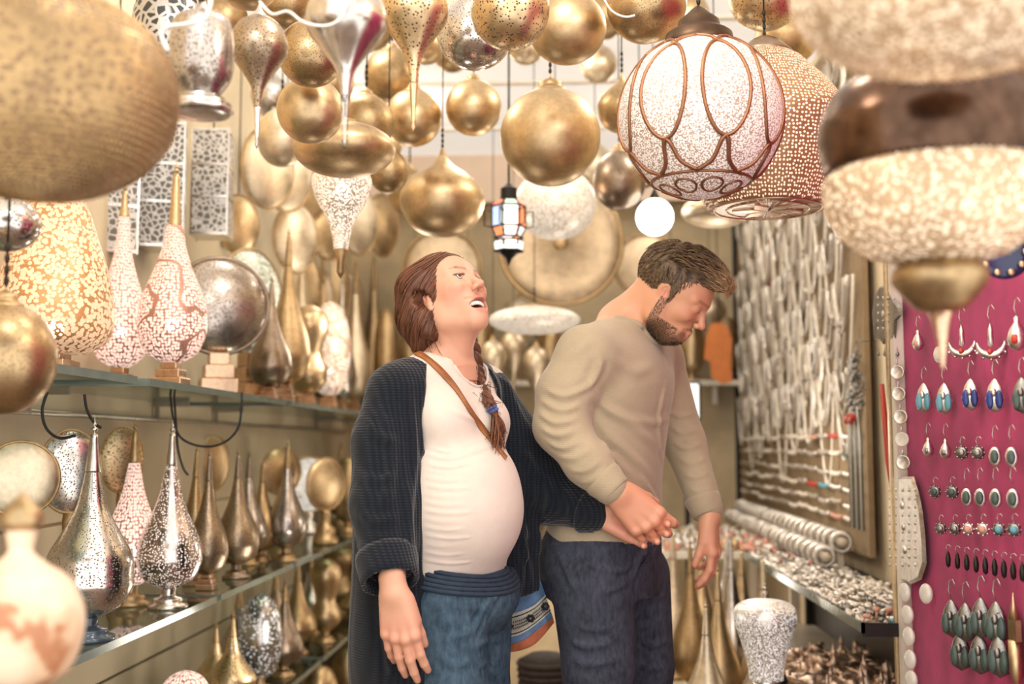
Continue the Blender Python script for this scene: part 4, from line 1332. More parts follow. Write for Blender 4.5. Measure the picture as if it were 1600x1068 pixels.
# brilliant silver drum lamp
c = at_x(1196, 1060, .60)
def drum():
    Y = 3.35; x = P(1196, 990, Y).x; z1 = P(1196, 938, Y).z; z0 = P(1196, 1062, Y).z
    t = thing('table_lamp', 'dazzling white silver flared lamp with scalloped rim under the ring tray', 'lamp', (x, Y, 0))
    R = RP(46, Y)
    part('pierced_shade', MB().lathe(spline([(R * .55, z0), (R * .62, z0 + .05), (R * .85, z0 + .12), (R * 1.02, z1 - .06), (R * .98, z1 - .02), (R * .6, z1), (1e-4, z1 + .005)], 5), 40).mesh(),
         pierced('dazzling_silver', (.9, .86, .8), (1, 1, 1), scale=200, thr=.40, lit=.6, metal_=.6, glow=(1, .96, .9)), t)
    part('foot', MB().lathe([(.09, 0), (.09, .02), (.03, .05), (.03, z0 - .02), (R * .6, z0 + .002)], 24).mesh(), M_silver, t)
drum()
# ================================================================= PEOPLE
def skin_mat(name, seed=0):
    t = NT(name)
    at = t.n('ShaderNodeAttribute', attribute_name='Col')
    co = t.coords()
    n = t.noise(co, 38, 4)
    c = t.mixc(t.math('MULTIPLY', n, .16), at.outputs['Color'], (.52, .17, .10))
    t.set(Base_Color=c, Roughness=.46)
    t.bsdf.inputs['Subsurface Weight'].default_value = .12
    t.bsdf.inputs['Subsurface Radius'].default_value = (.012, .005, .003)
    t.bsdf.inputs['Subsurface Scale'].default_value = 1.0
    t.bump(t.noise(co, 420, 2), .10, .002)
    return t.m

def hair_mat(name, dark, light, gray=.0):
    t = NT(name)
    at = t.n('ShaderNodeAttribute', attribute_name='Tint')
    r = t.ramp(at.outputs['Fac'], [(0, dark), (1, light)])
    co = t.coords()
    c = t.mixc(t.math('MULTIPLY', t.noise(co, 60, 3), .35), r, tuple(x * .7 for x in dark))
    t.set(Base_Color=c, Roughness=.42)
    t.bsdf.inputs['Specular IOR Level'].default_value = .35
    return t.m

def knit_mat(name, col, scale=170, depth=.6, dist=.004, var=.25, sheen=.25, waffle=True):
    t = NT(name)
    co = t.coords()
    w1 = t.n('ShaderNodeTexWave', wave_type='BANDS', bands_direction='Z')
    w1.inputs['Scale'].default_value = scale / 6.283 / 1.6
    w1.inputs['Distortion'].default_value = .6
    w1.inputs['Detail'].default_value = 1
    t.l(co, w1.inputs['Vector'])
    w2 = t.n('ShaderNodeTexWave', wave_type='BANDS', bands_direction='DIAGONAL')
    w2.inputs['Scale'].default_value = scale / 6.283 / 1.9
    w2.inputs['Distortion'].default_value = .8
    w2.inputs['Detail'].default_value = 1
    mp = t.n('ShaderNodeMapping'); mp.inputs['Scale'].default_value = (1, 1, .0)
    t.l(co, mp.inputs['Vector']); t.l(mp.outputs[0], w2.inputs['Vector'])
    h = t.math('MULTIPLY', w1.outputs['Fac'], w2.outputs['Fac']) if waffle else t.math('ADD', t.math('MULTIPLY', w1.outputs['Fac'], .5), t.noise(co, 260, 2))
    n = t.noise(co, 9, 4)
    base = t.ramp(n, [(.3, tuple(c * (1 - var) for c in col)), (.7, tuple(c * (1 + var) for c in col))])
    c = t.mixc(h, tuple(x * .45 for x in col), base) if waffle else t.mixc(t.math('MULTIPLY', t.noise(co, 300, 2), .35), base, tuple(x * .55 for x in col))
    t.set(Base_Color=c, Roughness=.92)
    t.bsdf.inputs['Sheen Weight'].default_value = sheen
    t.bsdf.inputs['Sheen Roughness'].default_value = .5
    t.bsdf.inputs['Specular IOR Level'].default_value = .15
    t.bump(h, depth, dist)
    return t.m

def denim_mat(name, col, light, sc=14, bump=.35):
    t = NT(name)
    co = t.coords()
    n = t.noise(co, sc, 6, .7)
    weave = t.n('ShaderNodeTexWave', wave_type='BANDS', bands_direction='DIAGONAL')
    weave.inputs['Scale'].default_value = 190
    weave.inputs['Distortion'].default_value = 2
    t.l(co, weave.inputs['Vector'])
    mp = t.n('ShaderNodeMapping'); mp.inputs['Scale'].default_value = (30, 30, 12)
    t.l(co, mp.inputs['Vector'])
    streak = t.noise(mp.outputs[0], 4, 4)
    f = t.math('ADD', t.math('MULTIPLY', n, .6), t.math('MULTIPLY', streak, .5))
    c = t.ramp(f, [(.38, col), (.72, light)])
    t.set(Base_Color=c, Roughness=.85)
    t.bsdf.inputs['Specular IOR Level'].default_value = .2
    t.bump(t.math('ADD', weave.outputs['Fac'], t.math('MULTIPLY', n, 3)), bump, .003)
    return t.m

M_knit_navy = knit_mat('navy_waffle_knit', srgb(31, 38, 49), 560, .55, .003)
M_sweater = knit_mat('oatmeal_fine_knit', srgb(182, 166, 138), 700, .25, .0015, .07, .3, waffle=False)
M_shirt = simple('cream_jersey', srgb(218, 203, 190), .8, 0, .03, 30, .08)
M_shirt.node_tree.nodes['Principled BSDF'].inputs['Sheen Weight'].default_value = .15
M_denim_w = denim_mat('soft_blue_denim', srgb(38, 56, 72), srgb(84, 107, 124))
M_denim_m = denim_mat('charcoal_denim', srgb(40, 42, 51), srgb(76, 80, 94), 10, .3)
M_waist = simple('dark_elastic', srgb(38, 52, 68), .9, 0, .2, 60, .3)
M_leather_tan = simple('tan_leather', srgb(150, 92, 48), .5, 0, .2, 30, .2)
M_shoe = simple('dark_shoe_leather', srgb(40, 32, 28), .5)
M_eyewhite = simple('eye_white', srgb(214, 202, 194), .15)
M_iris = simple('iris', srgb(62, 50, 38), .1)
M_pupil = simple('pupil', (.01, .01, .01), .05)
M_teeth = simple('teeth', srgb(240, 232, 220), .25)
M_mouth = simple('mouth_inside', srgb(96, 30, 28), .5)
M_lash = simple('lash', srgb(30, 20, 16), .6)
M_gold_ring = simple('gold_metal', (.9, .66, .3), .2, 1)

SK_W = srgb(222, 170, 142); SK_M = srgb(214, 160, 126)
ROSE = srgb(206, 120, 104); LIPW = srgb(186, 98, 90); LIPM = srgb(176, 104, 86)

def head_frame(yaw, pitch, roll=0.0):
    f0 = Vector((math.cos(yaw), math.sin(yaw), 0))
    left = Vector((-math.sin(yaw), math.cos(yaw), 0))
    f = f0 * math.cos(pitch) + Vector((0, 0, math.sin(pitch)))
    up = f.cross(left)
    if roll:
        q = Matrix.Rotation(roll, 3, f)
        left = q @ left; up = q @ up
    return np.array([f, left, up]).T

def head_ops(R, t, s, smile=0.0, open_=0.0, male=False, closed=False):
    X = Xf(R, t)
    W = lambda x, y, z: X.pt((x * s, y * s, z * s))
    E = lambda c, r: ell(W(*c), [q * s for q in r], R)
    C = lambda a, b, ra, rb, **k: cone(W(*a), W(*b), ra * s, rb * s, **k)
    o = [('+', E((-.014, 0, .046), (.098, .076, .084)), .01),
         ('+', E((.030, 0, .040), (.058, .064, .060)), .03),
         ('+', E((.026, 0, -.018), (.058, .056, .080)), .03),
         ('+', E((.0, 0, -.03), (.05, .058, .05)), .03)]
    jw = .050 if male else .041
    jr = 1.0 if male else .82
    for y in (-1, 1):
        o += [('+', C((.0, y * jw, -.058), (.062 if male else .055, y * .012, -.094 if male else -.089), .021 * jr, .019 * jr), .022),
              ('+', C((-.006, y * (jw + .006), -.02), (.0, y * jw, -.055), .022, .021), .022),
              ('+', E((.054, y * (.040), -.014 + .006 * smile), (.027 + .003 * smile, .022, .021 + .001 * smile)), .018),
              ('-', E((.106, y * .034, .016), (.024, .017, .013)), .016),
              ('+', C((.086, y * .012, .033), (.068, y * .050, .034), .007 if male else .005, .006), .016)]
    o += [('+', E((.068 if male else .061, 0, -.092 if male else -.089), (.019, .022, .017)), .018)]
    # muzzle
    o += [('+', E((.066, 0, -.056), (.027, .034, .030)), .02)]
    # nose
    o += [('+', C((.086, 0, .024), (.106, 0, -.014), .0075, .0095), .010),
          ('+', E((.1085, 0, -.0175), (.0105, .0098, .0088)), .006),
          ('+', E((.099, .0115, -.022), (.0098, .0068, .0070)), .005),
          ('+', E((.099, -.0115, -.022), (.0098, .0068, .0070)), .005),
          ('-', E((.1030, .0062, -.0300), (.0042, .0028, .0034)), .003),
          ('-', E((.1030, -.0062, -.0300), (.0042, .0028, .0034)), .003)]
    # eyes: lids around the ball
    for y in (-1, 1):
        c = (.0745, y * .032, .0145)
        g = [('+', E(c, (.0152, .0170, .0148)), .002)]
        o.append(('g', g, .006))
        if not closed:
            o.append(('-', E((.0915, y * .0325, .0148), (.0112, .0158, .0086)), .0016))
        o.append(('+', C((.087, y * .020, .0225), (.0815, y * .043, .0205), .0024, .0020), .004))
    # ears
    for y in (-1, 1):
        g = [('+', cone(W(-.012, y * .074, .020), W(-.004, y * .072, -.022), .0175 * s, .0105 * s, flat=X.vec((.25, 1, 0)), fs=.42), .004),
             ('-', ell(W(-.003, y * .0825, .009), [.0118 * s, .0085 * s, .0165 * s], R), .003), ('+', C((-.006, y * .076, .016), (-.004, y * .077, .000), .0032, .003), .003),
             ('+', C((.0075, y * .075, .004), (.006, y * .075, -.004), .0042, .0042), .004),
             ('+', E((-.001, y * .074, -.026), (.0070, .0042, .0080)), .004)]
        o.append(('g', g, .005))
    # lips
    mz = -.048
    dz = .006 + .022 * open_
    cw = .023 + .006 * smile
    cx = .072 - .002 * smile
    o += [('+', C((.0925, 0, mz), (.090, .009, mz + .0015), .0052, .005), .006),
          ('+', C((.0925, 0, mz), (.090, -.009, mz + .0015), .0052, .005), .006),
          ('+', C((.090, .009, mz + .0012), (cx, cw, mz - .003 + .0065 * smile), .0048, .0030), .004),
          ('+', C((.090, -.009, mz + .0012), (cx, -cw, mz - .003 + .0065 * smile), .0048, .0030), .004),
          ('+', C((.0885 - .004 * open_, .010, mz - dz - .004), (.0885 - .004 * open_, -.010, mz - dz - .004), .0062, .0062), .006),
          ('+', C((.0885 - .004 * open_, .010, mz - dz - .004), (cx, cw, mz - .005 - .3 * dz + .0065 * smile), .0056, .003), .004),
          ('+', C((.0885 - .004 * open_, -.010, mz - dz - .004), (cx, -cw, mz - .005 - .3 * dz + .0065 * smile), .0056, .003), .004)]
    if open_ > .2:
        o += [('-', ell(W(.086, 0, mz - .5 * dz - .002), [.022 * s, (cw - .003) * s, (dz * .5 + .0010) * s], R), .003)]
    else:
        o += [('-', C((.0965, 0, mz - .0058), (cx + .003, cw - .002, mz - .0040), .0016, .001), .003),
              ('-', C((.0965, 0, mz - .0058), (cx + .003, -cw + .002, mz - .0040), .0016, .001), .003)]
    return o, X, W

def strand_mesh(bvh_fn, items, seg=3):
    """items: list of (points list, radius0, radius1, tint)"""
    mb = MB(); tint = []
    for pts, r0, r1, tn in items:
        n0 = len(mb.v)
        n = len(pts)
        mb.tube(pts, [r0 + (r1 - r0) * (i / (n - 1)) ** 1.5 for i in range(n)], seg)
        tint += [tn] * (len(mb.v) - n0)
    me = mb.mesh()
    at = me.attributes.new('Tint', 'FLOAT', 'POINT')
    at.data.foreach_set('value', np.array(tint, np.float32))
    return me

def with_tint(me, vals):
    at = me.attributes.new('Tint', 'FLOAT', 'POINT')
    at.data.foreach_set('value', np.asarray(vals, np.float32))
    return me

def join_meshes(mes, name='mesh'):
    Vs = []; Fs = []; T = []; n = 0
    for me in mes:
        m = len(me.vertices)
        v = np.empty(m * 3, np.float32); me.vertices.foreach_get('co', v)
        Vs.append(v.reshape(-1, 3))
        t = np.zeros(m, np.float32)
        me.attributes['Tint'].data.foreach_get('value', t); T.append(t)
        Fs += [tuple(i + n for i in p.vertices) for p in me.polygons]
        n += m
    out = pymesh(np.concatenate(Vs), Fs, True, name)
    return with_tint(out, np.concatenate(T))

def eye_parts(parent, W, X, s, look, R, upper=None):
    for y in (1, -1):
        c = W(.0744, y * .032, .0146)
        g = Vector(X.vec(look)).normalized()
        q = g.to_track_quat('Z', 'Y').to_matrix()
        e = MB().ball(c, .0136 * s, 20, 14)
        ey = part('eye', e.mesh(), M_eyewhite, parent)
        i = MB()
        i.lathe([(0.0001, .0121), (.0072, .0099), (.0074, .0090)][::-1], 20)
        me = i.mesh(); me.transform(Matrix.Translation(Vector(c)) @ q.to_4x4() @ Matrix.Scale(s * 1.135, 4))
        part('iris', me, M_iris, ey)
        i = MB().lathe([(0.0001, .0126), (.0034, .0118), (.0035, .0110)][::-1], 14)
        me = i.mesh(); me.transform(Matrix.Translation(Vector(c)) @ q.to_4x4() @ Matrix.Scale(s * 1.135, 4))
        part('pupil', me, M_pupil, ey)

# ----------------------------------------------------------------- the woman
rnd = random.Random(4)
woman = thing('person', 'pregnant woman in navy knit cardigan, cream top and jeans laughing up at the lamps', 'person', (-0.25, 2.56, 0))
WY = 2.54
yaw_w = math.radians(-37)
fw = np.array([math.cos(yaw_w), math.sin(yaw_w), 0]); lw = np.array([-math.sin(yaw_w), math.cos(yaw_w), 0])
def WP(px, py, dy=0.0): return np.array(P(px, py, WY + dy))
Rw = head_frame(math.radians(-39), math.radians(31), math.radians(-3))
sw = .935
ear_w = WP(667, 469, -.05)
hc_w = ear_w + Rw[:, 1] * .074 * sw
hops_w, Xw, Ww = head_ops(Rw, hc_w, sw, smile=1.6, open_=.86)
neckb = WP(699, 572, .03)
nk0 = Ww(-.030, 0, -.045)
rsh, lsh = WP(622, 606, -.11), WP(758, 606, .15)
rel, rwr = WP(604, 775, -.13), WP(616, 926, -.255)
lel, lwr = WP(862, 772, .20), WP(942, 803, .10)
body = list(hops_w)
body += [('+', cone(nk0, neckb, .047, .050), .022), ('+', cone(Ww(.022, 0, -.065), neckb + fw * .015, .030, .040), .020),
         ('+', cone(neckb + lw * .02, lsh, .045, .045), .03), ('+', cone(neckb - lw * .02, rsh, .045, .045), .03)]
# sternomastoids and collar bones
for sgn in (1, -1):
    body += [('+', cone(Ww(-.012, sgn * .052, -.045), neckb + fw * .046 + lw * sgn * .012 - np.array([0, 0, .01]), .009, .008), .014)]
zz = lambda py: float(P(700, py, WY)[2])
def tors(px, py, dy=0.0):
    p = WP(px, py, dy); return p
def sec(px, py, a, b, yaw, dy=0.0, Y=WY):
    p = np.array(P(px, py, Y + dy)); return (p[2], p[0], p[1], a, b, yaw)
inner = sections([sec(690, 935, .12, .08, yaw_w), sec(692, 880, .145, .10, yaw_w), sec(688, 800, .125, .09, yaw_w), sec(688, 700, .11, .08, yaw_w),
                  sec(690, 620, .125, .07, yaw_w), sec(697, 575, .07, .045, yaw_w)])
body += [('+', inner, .03)]
body += [('+', cone(rsh, rel, .042, .036), .02), ('+', cone(rel, rwr, .036, .0245), .01),
         ('+', cone(lsh, lel, .042, .036), .02), ('+', cone(lel, lwr, .036, .0235), .01)]
hip_r, hip_l = WP(690, 940, -.08), WP(737, 940, .10)
kn_r, kn_l = WP(700, 1210, -.10), WP(735, 1205, .12)
ft_r, ft_l = np.array([kn_r[0] - .02, kn_r[1] + .01, .08]), np.array([kn_l[0] - .03, kn_l[1] + .02, .08])
for h_, k_, f_ in ((hip_r, kn_r, ft_r), (hip_l, kn_l, ft_l)):
    body += [('+', cone(h_, k_, .045, .04), .01), ('+', cone(k_, f_, .04, .034), .01)]
# hands
hr, tips_wr = hand(rwr, (.16, .02, -1), (-.25, -1, 0), (1, -.2, .1), s=1.0,
           curls=((.22, .30, .18), (.16, .26, .16), (.18, .28, .16), (.22, .34, .2)), spread=(.03, .0, -.04, -.08), tcurl=(.05, .15, .1), tdir=(.97, .20, -.22), slim=.98, wr=.0275)
hl, tips_wl = hand(lwr, (.93, -.12, -.33), (.1, 1, .1), (.3, 0, .9), s=.98,
           curls=((.25, .55, .45), (.30, .6, .5), (.35, .65, .5), (.40, .7, .5)), spread=(.02, .0, -.05, -.10), tcurl=(.1, .2, .1), tdir=(.8, .5, -.2), slim=.98)
body += hr + hl
L3 = lambda p, r: (np.array(p) - r, np.array(p) + r)
hmin = hc_w - .16; hmax = hc_w + .19
zc = neckb[2] - .035
chunks = [
    ((hmin[0], hmin[1], zc - .01), hmax, .0022, lambda X, Y, Z: zc - Z + 0 * X + 0 * Y),
    (rwr - np.array([.07, .09, .22]), rwr + np.array([.09, .06, .075]), .0022, None),
    (lwr - np.array([.07, .09, .13]), lwr + np.array([.19, .07, .09]), .0022, None),
]
V1, F1 = sdf_mesh(chunks, body)
body_rest = [(np.array([-.75, 2.2, .0]), np.array([.1, 2.95, 1.50]), .010,
              lambda X, Y, Z: np.maximum.reduce(np.broadcast_arrays(Z - zc - .002,
                   .065 - np.sqrt((X - rwr[0]) ** 2 * 0 + (Y - rwr[1]) ** 2 * 0 + 0 * X) * 0 - 1 + 0 * Z)))]
def rest_clip(X, Y, Z):
    d = np.maximum(Z - zc - .002, -1 + 0 * X + 0 * Y)
    return np.broadcast_to(d, np.broadcast_shapes(X.shape, Y.shape, Z.shape))
rest_ops = [o for o in body if o not in hr and o not in hl and o not in hops_w]
V2, F2 = sdf_mesh([((-.75, 2.2, .04), (.25, 3.0, zc + .02), .009, rest_clip)], rest_ops)
# the coarse arms stop at the forearm: the fine hand pieces take over there
V1 = relax(V1, F1, 1, .35)
Vb = np.concatenate([V1, V2]); Fb = np.concatenate([F1, F2 + len(V1)])
me = np_mesh(Vb, Fb, 'body')
mw = -.048
masks = [(Ww(.093, .0, mw), Ww(.093, .0, mw), .012, LIPW, .75),
         (Ww(.090, .012, mw), Ww(.074, .030, mw + .006), .0050, LIPW, .7), (Ww(.090, -.012, mw), Ww(.074, -.030, mw + .006), .0050, LIPW, .7),
         (Ww(.0855, .012, mw - .026), Ww(.0855, -.012, mw - .026), .0070, LIPW, .75),
         (Ww(.085, .012, mw - .028), Ww(.074, .027, mw - .010), .0058, LIPW, .7), (Ww(.085, -.012, mw - .028), Ww(.074, -.027, mw - .010), .0058, LIPW, .7),
         (Ww(.072, .0, mw - .0145), Ww(.055, .0, mw - .0145), .0185, srgb(70, 20, 20), .95),
         (Ww(.060, .046, -.022), Ww(.060, .046, -.022), .026, ROSE, .22), (Ww(.060, -.046, -.022), Ww(.060, -.046, -.022), .026, ROSE, .22), (Ww(.092, -.020, -.026), Ww(.080, -.036, -.050), .0022, ROSE, .5),
         (Ww(.109, .0, -.018), Ww(.109, .0, -.018), .011, ROSE, .30),
         (Ww(.093, .014, .0350), Ww(.086, .034, .0410), .0042, srgb(112, 72, 52), .7), (Ww(.093, -.014, .0350), Ww(.085, -.034, .0410), .0042, srgb(112, 72, 52), .7), (Ww(.085, -.034, .0410), Ww(.075, -.048, .0385), .0040, srgb(112, 72, 52), .6),
         (Ww(.0905, .020, .0215), Ww(.083, .0455, .0195), .0030, srgb(44, 26, 22), .9), (Ww(.0905, -.020, .0215), Ww(.083, -.0455, .0195), .0030, srgb(44, 26, 22), .9), (Ww(.090, -.026, .0085), Ww(.083, -.044, .0095), .0012, srgb(110, 66, 54), .6),
         (Ww(-.004, -.082, .010), Ww(-.004, -.082, -.004), .012, ROSE, .45),
         (rwr + np.array([0, -.02, -.09]), rwr + np.array([.02, -.02, -.09]), .05, ROSE, .22), (lwr + np.array([.05, 0, -.02]), lwr + np.array([.14, 0, -.04]), .06, ROSE, .4)]
for p, d in tips_wr + tips_wl:
    masks.append((p, p, .010, ROSE, .35))
paint(me, Vb, SK_W, masks)
skin_w = skin_mat('fair_skin')
wb = part('body', me, skin_w, woman)
me.transform(Matrix.Translation(-woman.location))
def wpart(name, me, mat, parent=None):
    me.transform(Matrix.Translation(-woman.location))
    return part(name, me, mat, parent or woman)
_wp0 = woman.location.copy()
class _Sh:           # parts of the woman built in world space, shifted to her base
    pass
def shift_kids(root, names=None):
    pass
# eyes (meshes in world space, then shifted)
def build_eyes(root, Wf, X, s, look, R):
    before = set(bpy.data.objects.keys())
    eye_parts(root, Wf, X, s, look, R)
    for k in set(bpy.data.objects.keys()) - before:
        bpy.data.objects[k].data.transform(Matrix.Translation(-root.location))
build_eyes(woman, Ww, Xw, sw, (.95, -.12, .12), Rw)
# teeth: an upper row of single crowns in an arc
tb = MB()
for i in range(-5, 5):
    a = (i + .5) * .2
    c = Ww(.066 + .0185 * math.cos(a * 1.25), .0215 * math.sin(a * 1.25) * 1.05, mw - .0078)
    tb.ball(c, (.0032 * sw, .0036 * sw, .0062 * sw), 8, 6, Matrix(Rw.tolist()))
wpart('upper_teeth', tb.mesh(), M_teeth)
tb = MB()
for i in range(-4, 4):
    a = (i + .5) * .2
    c = Ww(.062 + .017 * math.cos(a * 1.2), .019 * math.sin(a * 1.2), mw - .0225)
    tb.ball(c, (.003 * sw, .0030 * sw, .0040 * sw), 8, 6, Matrix(Rw.tolist()))
wpart('lower_teeth', tb.mesh(), M_teeth)
tb = MB().ball(Ww(.060, 0, mw - .022), (.016, .015, .006), 12, 8, Matrix(Rw.tolist()))
wpart('tongue', tb.mesh(), simple('tongue', srgb(190, 90, 86), .4))

# -- hair
M_hair_w = hair_mat('auburn_hair', srgb(52, 32, 25), srgb(156, 100, 70))
hb = [('+', ell(Ww(-.016, 0, .050), [.106 * sw, .085 * sw, .090 * sw], Rw), .01),
      ('+', ell(Ww(-.040, -.01, -.005), [.066 * sw, .078 * sw, .085 * sw], Rw), .03),
      ('+', cone(WP(653, 452, -.02), WP(652, 500, -.02), .050, .042), .03),
      ('+', cone(WP(652, 500, -.02), WP(655, 545, -.01), .040, .016), .03),
      ('+', cone(Ww(.018, -.074, .050), Ww(.010, -.080, .012), .009, .0035), .008), ('+', cone(Ww(-.022, -.080, -.004), Ww(-.03, -.070, -.07), .006, .018), .015),
      ('-', ell(Ww(.098, 0, -.030), [.082 * sw, .105 * sw, .118 * sw], Rw), .010),
      ('-', ell(Ww(.002, -.095, -.005), [.017 * sw, .029 * sw, .027 * sw], Rw), .008),
      ('-', ell(Ww(.030, -.02, -.11), [.062 * sw, .085 * sw, .070 * sw], Rw), .015)]
Vh, Fh = sdf_mesh([(hc_w - .20, hc_w + .20, .0035, None)], hb)
Vh = relax(Vh, Fh, 2)
bh = bvh_of(Vh, Fh)
A_ = Vector(Ww(.075, .018, .110)); G_ = Vector(WP(668, 548, .08))
def meridian(phi, n, off, t0=0.0, t1=1.0, A=A_, G=G_, bvh=bh, wob=0.0, seed=0):
    ax = (G - A).normalized(); u = ax.orthogonal().normalized(); w = ax.cross(u)
    pts = []
    for i in range(n):
        t = t0 + (t1 - t0) * i / (n - 1)
        c = A.lerp(G, t)
        ph = phi + wob * math.sin(t * 7 + seed)
        d = u * math.cos(ph) + w * math.sin(ph)
        h = bvh.ray_cast(c + d * .4, -d, .42)
        if h[0] is None: 
            if pts: break
            continue
        pts.append(h[0] + h[1] * off)
    return pts
# groove the mass along the flow
axA = (G_ - A_).normalized(); uA = axA.orthogonal().normalized(); wA = axA.cross(uA)
rel_ = Vh - np.array(A_)
phi = np.arctan2(rel_ @ np.array(wA), rel_ @ np.array(uA))
tpar = rel_ @ np.array(axA)
Nh = vnormals(Vh, Fh)
g = np.sin(phi * 46 + 3 * np.sin(tpar * 30)) * .5 + np.sin(phi * 97 + 5 * np.sin(phi * 5) + tpar * 25) * .5
Vh2 = Vh + Nh * (g * .0013)[:, None]
mh = with_tint(np_mesh(Vh2, Fh), .35 + .35 * g * .5 + .15 * np.sin(phi * 9))
items = []
for k in range(620):
    ph = rnd.uniform(-PI, PI)
    t0 = rnd.uniform(0.0, .55); t1 = min(1, t0 + rnd.uniform(.3, .6))
    pts = meridian(ph, 12, rnd.uniform(-.0006, .0020), t0, t1, wob=.05, seed=rnd.random() * 6)
    if len(pts) > 3 and max((pts[i + 1] - pts[i]).length for i in range(len(pts) - 1)) < .05:
        items.append((pts, .0011, .0005, min(1, max(0, rnd.gauss(.5, .28)))))
# flyaway wisps
for k in range(16):
    p0 = Vector(Ww(-.06 + rnd.uniform(-.03, .06), -.06, .02 - rnd.uniform(0, .08)))
    items.append(([p0, p0 + Vector((rnd.uniform(-.01, .02), -.012, -.04)), p0 + Vector((rnd.uniform(0, .05), -.01, -.09 - rnd.uniform(0, .03)))], .0007, .0004, .6))
ms = strand_mesh(None, items)
hair = wpart('hair', join_meshes([mh, ms]), M_hair_w)
# -- cream top
so = [('+', sections([sec(694, 915, .160, .118, yaw_w), sec(692, 880, .158, .115, yaw_w), sec(684, 800, .150, .112, yaw_w), sec(682, 720, .136, .100, yaw_w),
                      sec(688, 650, .146, .098, yaw_w), sec(692, 612, .150, .084, yaw_w), sec(697, 580, .120, .064, yaw_w), sec(699, 562, .070, .056, yaw_w)]), .02),
      ('+', cone(neckb + lw * .03 - np.array([0, 0, .012]), lsh, .050, .056), .03), ('+', cone(neckb - lw * .03 - np.array([0, 0, .012]), rsh, .050, .056), .03),
      ('+', ell(WP(680, 792, 0) + fw * .082, [.128, .142, .150], np.array([fw, lw, [0, 0, 1]]).T), .05),
      ('+', ell(WP(682, 742, 0) + fw * .060, [.115, .125, .100], np.array([fw, lw, [0, 0, 1]]).T), .04),
      ('+', ell(WP(688, 660, 0) + fw * .078 - lw * .062, [.052, .064, .060], np.array([fw, lw, [0, 0, 1]]).T), .035),
      ('+', ell(WP(688, 660, 0) + fw * .078 + lw * .062, [.052, .064, .060], np.array([fw, lw, [0, 0, 1]]).T), .035),
      ('-', cone(neckb + np.array([0, 0, .075]) + fw * .01, neckb + fw * .040 - np.array([0, 0, .004]), .078, .066), .006)]
Vs_, Fs_ = sdf_mesh([((-.60, 2.25, .86), (.12, 2.9, 1.46), .0045, None)], so)
Vs_ = relax(Vs_, Fs_, 2); bs = bvh_of(Vs_, Fs_); Ns_ = vnormals(Vs_, Fs_)
st = []
for i, y in enumerate(range(735, 882, 13)):
    st.append(([(660, y - 4), (690 + 6 * (i % 3), y + 2), (712 + 13 * (i % 3), y - 1)], .0034, .0008 + .0005 * ((i * 7) % 3)))
st += [([(665, 708), (700, 716), (740, 706), (772, 694)], .005, .0035), ([(672, 700), (720, 708), (765, 690)], .004, .003),
       ([(700, 640), (740, 655), (770, 670)], .006, .002), ([(668, 725), (700, 730), (735, 722)], .004, .003)]
Vs_ = fold(Vs_, Ns_, bs, st)
shirt = wpart('top', np_mesh(Vs_, Fs_), M_shirt)
# neckline binding
nb = []
cN = neckb + fw * .034 + np.array([0, 0, .010])
for k in range(40):
    a = 2 * PI * k / 40
    d = fw * math.cos(a) * .072 + lw * math.sin(a) * .072
    pt = Vector(cN + d + np.array([0, 0, .020 - .046 * (math.cos(a) * .5 + .5)]))
    r_ = bs.find_nearest(pt)
    nb.append(r_[0] + r_[1] * .001)
wpart('neck_binding', MB().tube(nb, .0035, 6, True).mesh(), M_shirt, shirt)

# braid over the far shoulder, thick near the nape
def on_top(x, y, off):
    h = hit(bs, x, y)
    if h is None: return tuple(WP(x, y, .03))
    return tuple(h + (_O - h).normalized() * off)
bp = spline([tuple(WP(690, 512, .10)), tuple(WP(716, 520, .085)), tuple(WP(733, 545, .055)), on_top(742, 582, .020), on_top(750, 603, .016), on_top(762, 624, .015), on_top(772, 643, .013)], 14)

bm = MB(); bt = []
for s_ in range(3):
    pts = []; rad = []
    for i, p in enumerate(bp):
        t = i / (len(bp) - 1)
        tn = Vector(bp[min(i + 1, len(bp) - 1)]) - Vector(bp[max(i - 1, 0)]); tn.normalize()
        sd = tn.cross(Vector((-.3, -1, 0))).normalized(); fr = sd.cross(tn)
        w_ = (.022 * (1 - t) + .008)
        a = t * 26 + s_ * 2 * PI / 3
        pts.append(Vector(p) + sd * (math.sin(a) * w_ * .62) + fr * (math.sin(2 * a) * w_ * .36))
        rad.append(w_ * .58)
    n0 = len(bm.v); bm.tube(pts, rad, 10); 
    for q in range(len(bm.v) - n0): bt.append(.10 + .25 * ((q % 10) % 3) / 2 + .25 * min(1, q / (len(bm.v) - n0)))
mbr = with_tint(bm.mesh(), bt)
end = Vector(bp[-1])
its = []
for k in range(130):
    a, b = rnd.gauss(0, .006), rnd.gauss(0, .004)
    e = Vector(on_top(781 + rnd.gauss(0, 7), 688 + rnd.gauss(0, 9), .016 + rnd.gauss(0, .006)))
    s0 = end + Vector((a * .5, b, 0))
    m_ = s0.lerp(e, .5) + Vector((rnd.gauss(0.002, .005), rnd.gauss(-.004, .003), 0))
    its.append((spline([tuple(s0), tuple(m_), tuple(e)], 4), .0018, .0006, min(1, max(0, rnd.gauss(.55, .25)))))
for k in range(160):          # loose ends along the braid
    i = rnd.randrange(2, len(bp) - 6)
    p, q = Vector(bp[i]), Vector(bp[min(len(bp) - 1, i + 9)])
    o = Vector((rnd.gauss(0, .010), rnd.gauss(-.008, .008), rnd.gauss(0, .008)))
    its.append(([p + o * .6, p.lerp(q, .5) + o * 1.35, q + o], .0010, .0004, rnd.random() * .7))
mt = strand_mesh(None, its)
br = wpart('braid', join_meshes([mbr, mt]), M_hair_w)
tb = MB()
tn = (Vector(bp[-1]) - Vector(bp[-4])).normalized()
